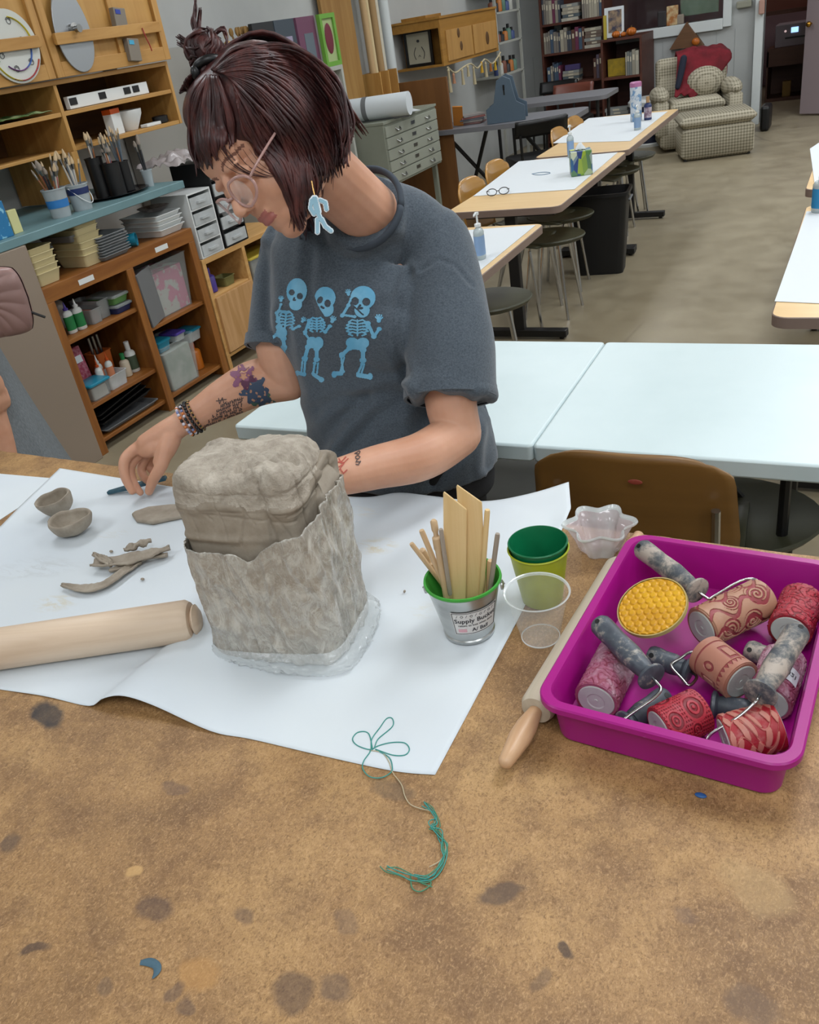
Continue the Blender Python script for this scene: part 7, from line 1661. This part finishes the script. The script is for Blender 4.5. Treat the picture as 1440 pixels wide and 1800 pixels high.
# ================================================================== BACK BOOKCASES
yb = 11.18; BCW = wood('cherry_bookcase', '#4a261c', '#582f22', 0, 6, .5); ybk = Y1 - .02
zf = lambda px, py, y=yb: ony(px, py, y).z
bx0, bx1 = ony(950, 60, yb).x, ony(1063, 60, yb).x
def bcase_y(nm, label, x0, x1, zs, ztop, y0=yb):
    r = thing(nm, label, 'bookcase', V(((x0 + x1) / 2, (y0 + ybk) / 2, 0)))
    for x in (x0, x1 - .025): part_box('side_panel', r, x, x + .025, y0, ybk, 0, ztop, BCW)
    for z in zs: part_box('shelf', r, x0 + .025, x1 - .025, y0, ybk - .012, z - .025, z, BCW)
    part_box('top_panel', r, x0, x1, y0, ybk, ztop, ztop + .025, BCW)
    part_box('back_panel', r, x0 + .025, x1 - .025, ybk - .012, ybk, 0, ztop, BCW, 0); return r
z1s, z2s, z3s = zf(1000, 37), zf(1000, 90), zf(1000, 144)
bcase_y('bookcase', 'tall cherry bookcase packed with books at the back wall', bx0, bx1, (.08, z3s * .5, z3s, z2s, z1s), 1.95)
x2a, x2b = bx1 + .012, ony(1128, 60, yb - .25).x
zt1, zt2 = zf(1095, 66, yb - .25), zf(1095, 134, yb - .25)
bcase_y('bookcase', 'low cherry bookcase carrying the pumpkin letters at the back wall', x2a, x2b, (.08, zt2), zt1 - .025, yb - .25)
random.seed(14)
def rowx(x0, x1, z, hmin, hmax, shelf, y=yb, pal=None, dens=1.0):
    x = x0; pal = pal or (('#5a5060', 'grey purple'), ('#8a8378', 'beige'), ('#6a2f4a', 'magenta'), ('#3f4450', 'dark slate'), ('#a39c8c', 'cream'), ('#5a3a30', 'brown'), ('#43556a', 'blue grey'), ('#77706a', 'grey'))
    while x < x1 - .02:
        w = random.uniform(.018, .045); h = random.uniform(hmin, hmax); cl, cn_ = random.choice(pal)
        if random.random() < dens: bookt(V((x + w / 2, y + .09, z + .001)), w - .003, .17, h, M('spine' + cl, cl, .6), cn_ + ' book upright on the ' + shelf, rz=PI / 2, grp='books on the ' + shelf) if False else bookx(V((x + w / 2, y + .10, z + .001)), w - .003, .17, h, cl, cn_ + ' book upright on the ' + shelf, 'books on the ' + shelf)
        x += w
BOOKP = {}
def bookx(l, w, d, h, cl, lb, grp, flat=False):
    """box book with spine towards -y"""
    b = thing('book', lb, 'book', l, 0, grp); mb = MB()
    if flat: mb.box((0, 0, w / 2), (h, d, w))
    else: mb.box((0, 0, h / 2), (w, d, h))
    mb.build('cover', M('spine' + cl, cl, .6), b, smooth=0); mb = MB()
    if flat: mb.box((0, -d / 2 - .0005, w * .5), (h * .3, .001, w * .5))
    else: mb.box((0, -d / 2 - .0005, h * .7), (w * .55, .001, h * .22))
    mb.build('spine_label', M('page_edges', '#c5bda8', .8), b, smooth=0)
rowx(bx0 + .03, bx0 + .26, z1s, .22, .27, 'top shelf of the back bookcase'); rowx(bx1 - .26, bx1 - .03, z1s, .22, .27, 'top right shelf of the back bookcase')
rowx(bx0 + .03, bx1 - .24, z2s, .20, .25, 'middle shelf of the back bookcase'); rowx(bx0 + .05, bx0 + .22, z3s, .18, .23, 'lower shelf of the back bookcase'); rowx(bx1 - .15, bx1 - .03, z3s, .20, .26, 'lower right shelf of the back bookcase')
def pile(x, z, n, w, shelf, y=yb, t_=.035, d=.17):
    for k in range(n):
        cl, cn_ = random.choice((('#a39c8c', 'cream'), ('#8a8d8a', 'grey'), ('#b0aca0', 'off-white'), ('#6f5f54', 'taupe'), ('#4f5a60', 'slate'))); bookx(V((x + random.uniform(-.01, .01), y + .10, z + .001 + k * t_)), t_ - .002, d, w, cl, cn_ + ' book lying flat in the pile on the ' + shelf, 'pile on the ' + shelf, True)
pile(bx0 + .37, z1s, 5, .20, 'top shelf of the back bookcase'); pile(bx1 - .135, z2s, 6, .20, 'middle shelf of the back bookcase'); pile(bx0 + .34, z3s, 4, .20, 'lower shelf of the back bookcase', t_=.03)
rowx(x2b - .19, x2b - .03, zt2, .22, .27, 'low cherry bookcase', yb - .25, (('#8f8a7c', 'cream'), ('#6e7270', 'grey'), ('#a6a294', 'off-white')))
pile(x2a + .16, .081, 9, .26, 'bottom shelf of the low bookcase', yb - .25, .036)
mb = MB(); mb.box((0, 0, .09), (.20, .05, .18)); mb.build('yellow_basket', M('yellow_card', '#a88c1c', .6, c2='#8f7a20', ns=20), loc=V((x2a + .15, yb - .12, zt2 + .001)), smooth=0, bevel=.004, tag=('yellow box on the shelf of the low bookcase', 'box'))
mb = MB(); mb.box((0, 0, .03), (.18, .05, .06)); mb.build('purple_case', M('purple_case', '#463a6a', .6), loc=V((bx0 + .36, yb + .05, z3s + .121)), smooth=0, bevel=.004, tag=('purple case on the flat books of the lower shelf', 'case'))
OR = M('orange_ceramic', '#b5631c', .4)
for k, (px, lb) in enumerate(((1083, 'left'), (1096, 'middle'), (1110, 'right'))):
    x = ony(px, 60, yb - .15).x; o = thing('pumpkin', 'small orange pumpkin ornament on the low bookcase, ' + lb + ' one', 'ornament', V((x, yb - .15, zt1 + .001))); h_ = (.07, .05, .085)[k]; mb = MB()
    mb.grid(lambda u, v: V(((.035 + .006 * abs(math.sin(u * PI * 8))) * math.sin(v * PI) * math.cos(2 * PI * u) * h_ / .06, (.035 + .006 * abs(math.sin(u * PI * 8))) * math.sin(v * PI) * math.sin(2 * PI * u) * h_ / .06, h_ * (.5 - .5 * math.cos(v * PI)))), 48, 12); mb.build('fruit', OR, o, smooth=3.2); mb = MB(); mb.cyl((0, 0, h_ * .95), (.004, 0, h_ * 1.2), .006, n=8); mb.build('stem', M('stem_brown', '#5a4420', .7), o)
x = ony(1080, 40, yb - .12).x; pc = thing('picture_card', 'white bordered picture of a dark figure standing on the low bookcase', 'picture', V((x, yb - .12, zt1)), 0); mb = MB(); mb.box((0, 0, .16), (.22, .012, .30), rot=(-.06, 0, 0)); mb.build('card', WPAPER, pc, smooth=0); mb = MB(); mb.box((.01, -.008, .17), (.15, .004, .22), rot=(-.06, 0, 0)); mb.build('picture', M('dark_picture', '#3a3a4c', .6, c2='#9c8468', ns=14), pc, smooth=0)
x = ony(1066, 40, yb - .14).x; mb = MB(); mb.box((0, 0, .12), (.03, .03, .24)); mb.build('yellow_book', M('yellow_spine', '#b5a23c', .5), loc=V((x - .01, yb - .16, zt1 + .001)), smooth=0, tag=('thin yellow book leaning left of the white bordered picture', 'book'))
# window items
wz = WZ0
for k, (px, w, h, cl, lb) in enumerate(((1165, .10, .16, '#2c2a2c', 'dark bundle on the window sill'), (1183, .13, .20, '#a86a34', 'orange and red picture card on the window sill'), (1197, .08, .10, '#8f8578', 'beige ornament on the window sill'))):
    x = ony(px, 25, Y1).x; mb = MB(); mb.box((0, 0, h / 2), (w, .04, h)); mb.build('sill_object', M('sill%d' % k, cl, .6, c2='#c9b48a' if k == 1 else None, ns=18), loc=V((x, Y1 - .025, wz + .001)), smooth=0, bevel=.01, tag=(lb, 'ornament'))
x = ony(1230, 12, Y1 + .1).x; mb = MB(); mb.box((0, 0, 0), (.42, .01, .34)); mb.build('pinned_drawing', M('pale_green_paper', '#8f9a86', .7, c2='#98a18e', ns=9), loc=V((x, Y1 + .10, wz + .24)), smooth=0, tag=('pale green sheet behind the office window', 'paper'))
# ================================================================== ARMCHAIR CORNER
CK = NT('checkered_upholstery'); br = CK.new('TexChecker'); w1n = CK.new('TexWave'); 
gx_ = CK.new('SeparateXYZ'); CK.link(CK.tc.outputs['Object'], gx_.inputs[0])
def band(sock, off=0): return CK.math('GREATER_THAN', CK.math('FRACT', CK.math('MULTIPLY', CK.math('ADD', sock, off), 36)), .58)
sx1, sy1, sz1 = band(gx_.outputs[0], 5), band(gx_.outputs[1], 5), band(gx_.outputs[2], 5)
CK.n.remove(br); CK.n.remove(w1n)
su = CK.math('ADD', CK.math('ADD', sx1, sy1), sz1)
CK.col(CK.ramp(CK.math('DIVIDE', su, 3), [(.2, '#b5ad99'), (.5, '#9c9582'), (.9, '#6b6552')])); CK.b.inputs['Roughness'].default_value = .9; CK = CK.m
ar = math.atan2(9.65 - 9.44, -1.01 + 1.70); oc = (onz(1196, 287, 0) + onz(1328, 270, 0)) / 2; od = V((-math.sin(ar), math.cos(ar), 0))
def cush(mb, c, d, r=.04): 
    x, y, z = d; rg = []
    for zz, k in ((-.5, r), (-.5 + r / z, 0), (.5 - r / z, 0), (.5, r)): rg.append([V((c[0] + px, c[1] + py, c[2] + zz * z)) for px, py in round_rect(x - 2 * k, y - 2 * k, max(.02, r), 4)])
    mb.rings(rg)
ot = thing('ottoman', 'beige checkered ottoman in front of the armchair', 'ottoman', V((*(oc + od * .26).xy, 0)), ar); mb = MB(); cush(mb, (0, 0, .16), (.70, .52, .30)); mb.build('base', CK, ot, smooth=.8); mb = MB(); cush(mb, (0, 0, .36), (.73, .55, .11), .045); mb.build('cushion', CK, ot, smooth=.8)
for x in (-.3, .3):
    for y in (-.2, .2): mb = MB(); mb.cyl((x, y, 0), (x, y, .02), .02); mb.build('foot', BLACKP, ot)
ac_l = oc + od * 1.0 + V((-.10, .0, 0)); ac = thing('armchair', 'beige checkered upholstered armchair against the back wall', 'armchair', V((ac_l.x, ac_l.y, 0)), ar)
mb = MB(); cush(mb, (0, 0, .20), (.78, .70, .34)); mb.build('base', CK, ac, smooth=.8); mb = MB(); cush(mb, (0, -.04, .42), (.56, .60, .13), .05); mb.build('seat_cushion', CK, ac, smooth=.8)
for s_ in (-1, 1): mb = MB(); cush(mb, (s_ * .37, -.02, .34), (.14, .68, .36), .03); mb.ell((s_ * .37, -.02, .54), (.10, .36, .09)); mb.build('arm', CK, ac, smooth=.9)
mb = MB(); mb.box((0, .32, .54), (.74, .20, .66), rot=(-.12, 0, 0)); mb.build('back', CK, ac, smooth=.8, bevel=.05, seg=4); mb = MB(); mb.ell((.12, .10, .60), (.20, .13, .16)); mb.build('pillow', CK, ac)
RC = M('red_cloth', '#5f0b18', .85, c2='#7a1222', ns=6, bump=(14, .6, .02)); jk = thing('red_jacket', 'dark red jacket with a navy sleeve draped over the armchair back', 'jacket', V((ac_l.x, ac_l.y, 0)), ar)
mb = MB(); 
def jf(u, v):
    # drape: over the back and down the front; u across, v from behind to front
    x = -.16 + .56 * u; pr_ = [(.46, .68), (.44, .87), (.36, .925), (.22, .89), (.15, .74), (.08, .60), (.0, .52)]
    k = v * (len(pr_) - 1); i = min(int(k), len(pr_) - 2); f_ = k - i; y = pr_[i][0] * (1 - f_) + pr_[i + 1][0] * f_; z = pr_[i][1] * (1 - f_) + pr_[i + 1][1] * f_
    if v > .55: x = x * (1 - .7 * (v - .55) / .45) - .16 * (v - .55) / .45
    return V((x, y - .02, z + .03 * fn((u * 4, v * 4, 1)) + .012 * fn((u * 11, v * 9, 2)) - .10 * max(0, u - .8) * 3))
mb.grid(jf, 40, 50); mb.build('cloth', RC, jk, smooth=3.2, thick=.012); mb = MB(); mb.capsule([(-.10, .12, .86), (-.13, .08, .74), (-.17, .04, .60)], [.035, .035, .028], 12); mb.build('sleeve', M('navy_cloth', '#1d2233', .9), jk)
bh_ = ony(1205, 80, 11.45); mb = MB(); mb.prism([(-.19, 0), (.19, 0), (0, .26)], -.05, .05, Matrix.Rotation(PI / 2, 4, 'X')); bh = mb.build('house_ornament', wood('weathered_roof', '#5e4026', '#6e4c30', 0, 9, .7), loc=V((bh_.x, 11.547, .90)), smooth=0, tag=('triangular brown wooden house ornament on the wall above the armchair', 'ornament'))
mb = MB(); mb.ell((.11, -.07, .05), (.045, .03, .04)); mb.build('orange_knob', OR, bh)
cl2 = onz(1150, 258, 0); co = thing('cooler', 'round navy and white insulated cooler left of the armchair', 'cooler', V((cl2.x - .10, cl2.y + .2, 0))); mb = MB(); mb.lathe([(.20, .03), (.215, .05), (.22, .42), (.215, .44)], 32); mb.build('drum', M('navy_plastic', '#161d38', .4), co); mb = MB(); mb.lathe([(.215, .0), (.22, .03), (.20, .05)], 32); mb.build('base_ring', WHITEP, co); mb = MB(); mb.lathe([(.225, .43), (.228, .47), (.20, .50)], 32); mb.build('lid', WHITEP, co)
mb = MB(); mb.box((0, 0, .13), (.10, .30, .26)); mb.build('shoulder_bag', BLACKP, loc=onz(1338, 232, 0) + V((.03, .15, 0)), smooth=0, bevel=.03, tag=('black bag on the floor beside the right arm of the armchair', 'bag'))
mb = MB(); mb.box((0, 0, .10), (.09, .02, .13)); mb.build('wall_socket', GREYP, loc=V((ony(1176, 150, Y1 - .02).x, Y1 - .02, ony(1176, 160, Y1 - .02).z)), smooth=0, bevel=.004, tag=('grey power outlet box on the back wall behind the armchair', 'outlet'))
mb = MB(); mb.tube([(0, 0, 0), (.5, 0, .02)], .01, 6); mb.build('conduit', GREYP, loc=V((ony(1145, 156, Y1 - .02).x, Y1 - .02, ony(1145, 156, Y1 - .02).z)), tag=('thin grey conduit running along the back wall to the outlet', 'conduit'))
# office: printer on a stand, high shelf
pq = ony(1380, 95, 13.4); so = thing('printer_stand', 'brown printer stand with an open dark shelf in the pink office', 'stand', V((pq.x + .12, 13.6, 0)), 0)
ST = wood('brown_stand', '#4f2f20', '#5a3827', 0, 6, .5); L_ = so.location
for nm2, a, b_ in (('top', (-.33, -.25, .60), (.33, .25, .63)), ('drawer_front', (-.33, -.25, .42), (.33, -.23, .60)), ('side_panel', (-.33, -.25, .04), (-.31, .25, .60)), ('side_panel', (.31, -.25, .04), (.33, .25, .60)), ('bottom_panel', (-.33, -.25, .0), (.33, .25, .04)), ('back_panel', (-.31, .23, .04), (.31, .25, .60))):
    a = V(a); b_ = V(b_); mb = MB(); mb.box((a + b_) / 2, tuple(b_ - a)); mb.build(nm2, ST, so, smooth=0)
mb = MB(); mb.box((0, 0, .09), (.10, .10, .18)); mb.build('amber_box', M('amber_card', '#8a6a2c', .6), loc=L_ + V((-.08, -.1, .041)), smooth=0, tag=('amber box inside the printer stand', 'box'))
pt = thing('printer', 'grey printer with a glowing blue screen in the pink office', 'printer', V((L_.x, L_.y, .631))); PG = M('printer_grey', '#8d8288', .5); mb = MB(); mb.box((0, 0, .13), (.50, .40, .26)); mb.build('body', PG, pt, smooth=0, bevel=.01); mb = MB(); mb.box((.04, -.202, .10), (.34, .006, .02)); mb.build('paper_slot', BLACKP, pt, smooth=0)
mb = MB(); mb.box((-.02, -.203, .185), (.085, .006, .06)); mb.build('screen', M('lit_screen', '#9cc8ff', .3, emit=1.6), pt, smooth=0); mb = MB(); mb.lathe([(.014, 0), (.014, .004)], 12, c=(-.13, -.2, .18), axis=(0, -1, 0)); mb.build('button', M('lit_button', '#e8c8c8', .3, emit=.6), pt)
sh = thing('office_shelf', 'reddish brown shelf high in the pink office', 'shelf', V((L_.x + .2, 14.6, ony(1380, 20, 14.5).z))); mb = MB(); mb.box((0, 0, 0), (2.0, .3, .05)); mb.build('board', ST, sh, smooth=0)
mb = MB(); mb.box((-.4, 0, .16), (.6, .2, .27)); mb.build('box_on_shelf', M('brick_card', '#6b3a2a', .6), loc=sh.location, smooth=0, tag=('brick red box on the high office shelf', 'box'))
for px, py, cl, lb in ((1307, 8, '#8f8f80', 'small pale shelf ornament on the wall left of the doorway'), (1340, 12, '#b08a7c', 'small pinkish hanging charm on the door frame')):
    q = ony(px, py, Y1 - .1); mb = MB(); mb.box((0, 0, 0), (.16 if px < 1320 else .06, .05, .07 if px < 1320 else .14)); mb.build('wall_ornament', M('orn' + cl, cl, .6), loc=V((q.x, Y1 - (.03 if px < 1320 else .13), q.z)), smooth=0, bevel=.012, tag=(lb, 'ornament'))
# ================================================================== SECOND PERSON at the left
p2x = V((-2.87, 1.89, 0)); sr_ = thing('person', 'person in a long grey slit skirt standing at the left edge beside the tan cabinet', 'person', p2x, .0)
mb = MB()
for s_ in (-1, 1): mb.capsule([(s_ * .09, 0, .85), (s_ * .10 + (.07 if s_ > 0 else 0), -.01 - (.07 if s_ > 0 else 0), .52), (s_ * .10, .015, .27), (s_ * .10, .02, .09)], [.085, .058, .052, .038], 16); mb.capsule([(s_ * .10, .03, .05), (s_ * .11, -.07, .035), (s_ * .115, -.14, .025)], [.034, .034, .022], 12)
mb.capsule([(0, 0, .90), (0, 0, 1.05), (0, 0, 1.22), (0, .0, 1.33)], [.13, .11, .125, .10], 24); mb.capsule([(-.15, 0, 1.33), (0, 0, 1.35), (.15, 0, 1.33)], [.055, .06, .055], 16); mb.capsule([(0, 0, 1.34), (0, -.01, 1.47)], [.052, .050], 14)
for s_ in (-1, 1):
    mb.capsule([(s_ * .17, 0, 1.32), (s_ * .21, .02, 1.05), (s_ * .22, -.03, .84)], [.045, .038, .025], 14); mb.ell((s_ * .22, -.04, .775), (.018, .035, .045))
    for k in range(4): finger(mb, [(s_ * .22, -.068 + .018 * k, .745), (s_ * .222, -.074 + .019 * k, .705), (s_ * .215, -.076 + .019 * k, .675 + .004 * abs(k - 1.5))], [.0095, .009, .0075])
    finger(mb, [(s_ * .218, -.065, .80), (s_ * .212, -.095, .765), (s_ * .205, -.10, .735)], [.012, .010, .008])
head_parts(mb, Matrix.Translation((0, -.02, 1.56)) @ Matrix.Rotation(PI, 4, 'Z') @ Matrix.Scale(1.0, 4))
b2o = mb.build('body', [SKIN], sr_, smooth=3.2); remesh(b2o, .006, 4)
t = NT('grey_knit'); n = t.noise(1, t.map((300, 300, 60)), detail=4); t.col(t.ramp(n, [(.35, '#63686b'), (.65, '#757b7f')])); t.b.inputs['Roughness'].default_value = .85; t.bump(n, .2, .001); KNIT = t.m
mb = MB(); NN = 72
def skr(z):
    k = max(0, (.95 - z) / .95); w = .165 + .20 * k ** 1.2; d = .13 + .15 * k ** 1.2; rg = []
    for i in range(NN):
        a = 2 * PI * i / NN; f_ = 1 + .05 * k * math.sin(a * 7 + 1) + .03 * k * math.sin(a * 13)
        rg.append(V((w * f_ * math.cos(a), d * f_ * math.sin(a), z)))
    return rg
rs_ = [skr(z) for z in [.16 + .035 * q for q in range(25)]]
# slit at the front: drop faces near the slit below knee height
R = [[mb.v(p) for p in r] for r in rs_]; slit = int(NN * .875)
for j in range(len(R) - 1):
    for i in range(NN):
        z = rs_[j][0].z; wd = max(0, (.70 - z)) * 9
        if abs(i + .5 - slit) < wd: continue
        mb.f([R[j][i], R[j][(i + 1) % NN], R[j + 1][(i + 1) % NN], R[j + 1][i]])
mb.build('skirt', KNIT, sr_, smooth=3.2, thick=.004)['label'] = 'long grey skirt with a front slit'
mb = MB(); mb.capsule([(0, 0, .93), (0, 0, 1.05), (0, 0, 1.22), (0, .0, 1.33)], [.145, .125, .14, .112], 24); mb.capsule([(-.15, 0, 1.33), (0, 0, 1.35), (.15, 0, 1.33)], [.066, .070, .066], 16)
for s_ in (-1, 1): mb.capsule([(s_ * .17, 0, 1.32), (s_ * .19, .01, 1.18)], [.060, .058], 14)
o = mb.build('top', KNIT, sr_, smooth=3.2); remesh(o, .008, 4)
mb = MB(Matrix.Translation((0, -.02, 1.56)) @ Matrix.Rotation(PI, 4, 'Z')); mb.ell((0, -.02, .045), (.086, .105, .09)); mb.ell((0, -.05, -.05), (.085, .065, .12)); o = mb.build('hair', M('brown_hair', '#3a2a20', .6, bump=(1, .5)), sr_, smooth=3.2); remesh(o, .008, 4)
for s_ in (-1, 1): mb = MB(); mb.capsule([(s_ * .10, .035, .045), (s_ * .11, -.07, .04), (s_ * .115, -.145, .032)], [.042, .042, .030], 14); mb.box((s_ * .108, -.06, .006), (.08, .25, .012)); mb.build('shoe', BLACKP, sr_)
# handbag
bq = P(-16, 534, 2.62); hbg = thing('handbag', 'dusty pink quilted leather handbag with gold chain at the left edge', 'handbag', bq, math.atan2(CR.y, CR.x))
t = NT('quilted_pink_leather'); b = t.b; b.inputs['Base Color'].default_value = lin('#8f706a'); b.inputs['Roughness'].default_value = .4
def bagf(x, z): # relief
    r = math.hypot(x + .02, z * 1.1); h = 0
    if r < .045: h = .5 + .5 * math.cos(r * 480)
    else:
        a = math.atan2(z, x); h = abs(math.sin(a * 7 + r * 30))
    return h
LEA = t.m; t.bump(t.noise(120, detail=4), .2, .001)
mb = MB(); rings = []
def bagp(u, v, s_):
    x = (u - .5) * .24; z = (v - .5) * .21; e = max(abs(2 * u - 1), abs(2 * v - 1)); q = 1 - (1 - (1 - abs(2 * u - 1) ** 4) * (1 - abs(2 * v - 1) ** 4))
    k = 1 - .18 * max(0, .5 - v); cx = 1 - .12 * (abs(2 * v - 1) ** 5)
    return V((x * k * cx, s_ * (.004 + .034 * max(0, q) ** .5 + (.0035 * bagf(x, z) if .06 < q else 0)), z * (1 - .10 * abs(2 * u - 1) ** 5)))
mb.grid(lambda u, v: bagp(u, v, -1), 110, 100); mb.grid(lambda u, v: bagp(1 - u, v, 1), 40, 40); mb.build('bag_body', LEA, hbg, smooth=3.2)
mb = MB(); mb.tube([(-.10, 0, .085), (0, 0, .108), (.10, 0, .085)], .005, 8, res=4); mb.build('zip', BRASS, hbg)
GOLDC = M('gold_chain', '#b8925a', .25, 1)
for k in range(16): mb = MB(); c = V((.055 - .012 * k, -.005, .115 + .022 * k)); ax = V((-.5, 0, .86)); x_, y_, _ = basis(ax); yy = y_ if k % 2 else x_; mb.tube([c + ax * (.015 * math.cos(a)) + yy * (.008 * math.sin(a)) for a in (2 * PI * i / 14 for i in range(15))], .0022, 6); mb.build('chain_link', GOLDC, hbg)
mb = MB(); mb.tube([(.09, .0, -.03), (.15, .0, -.065)], .004, 6); mb.build('zip_pull', BLACKP, hbg)
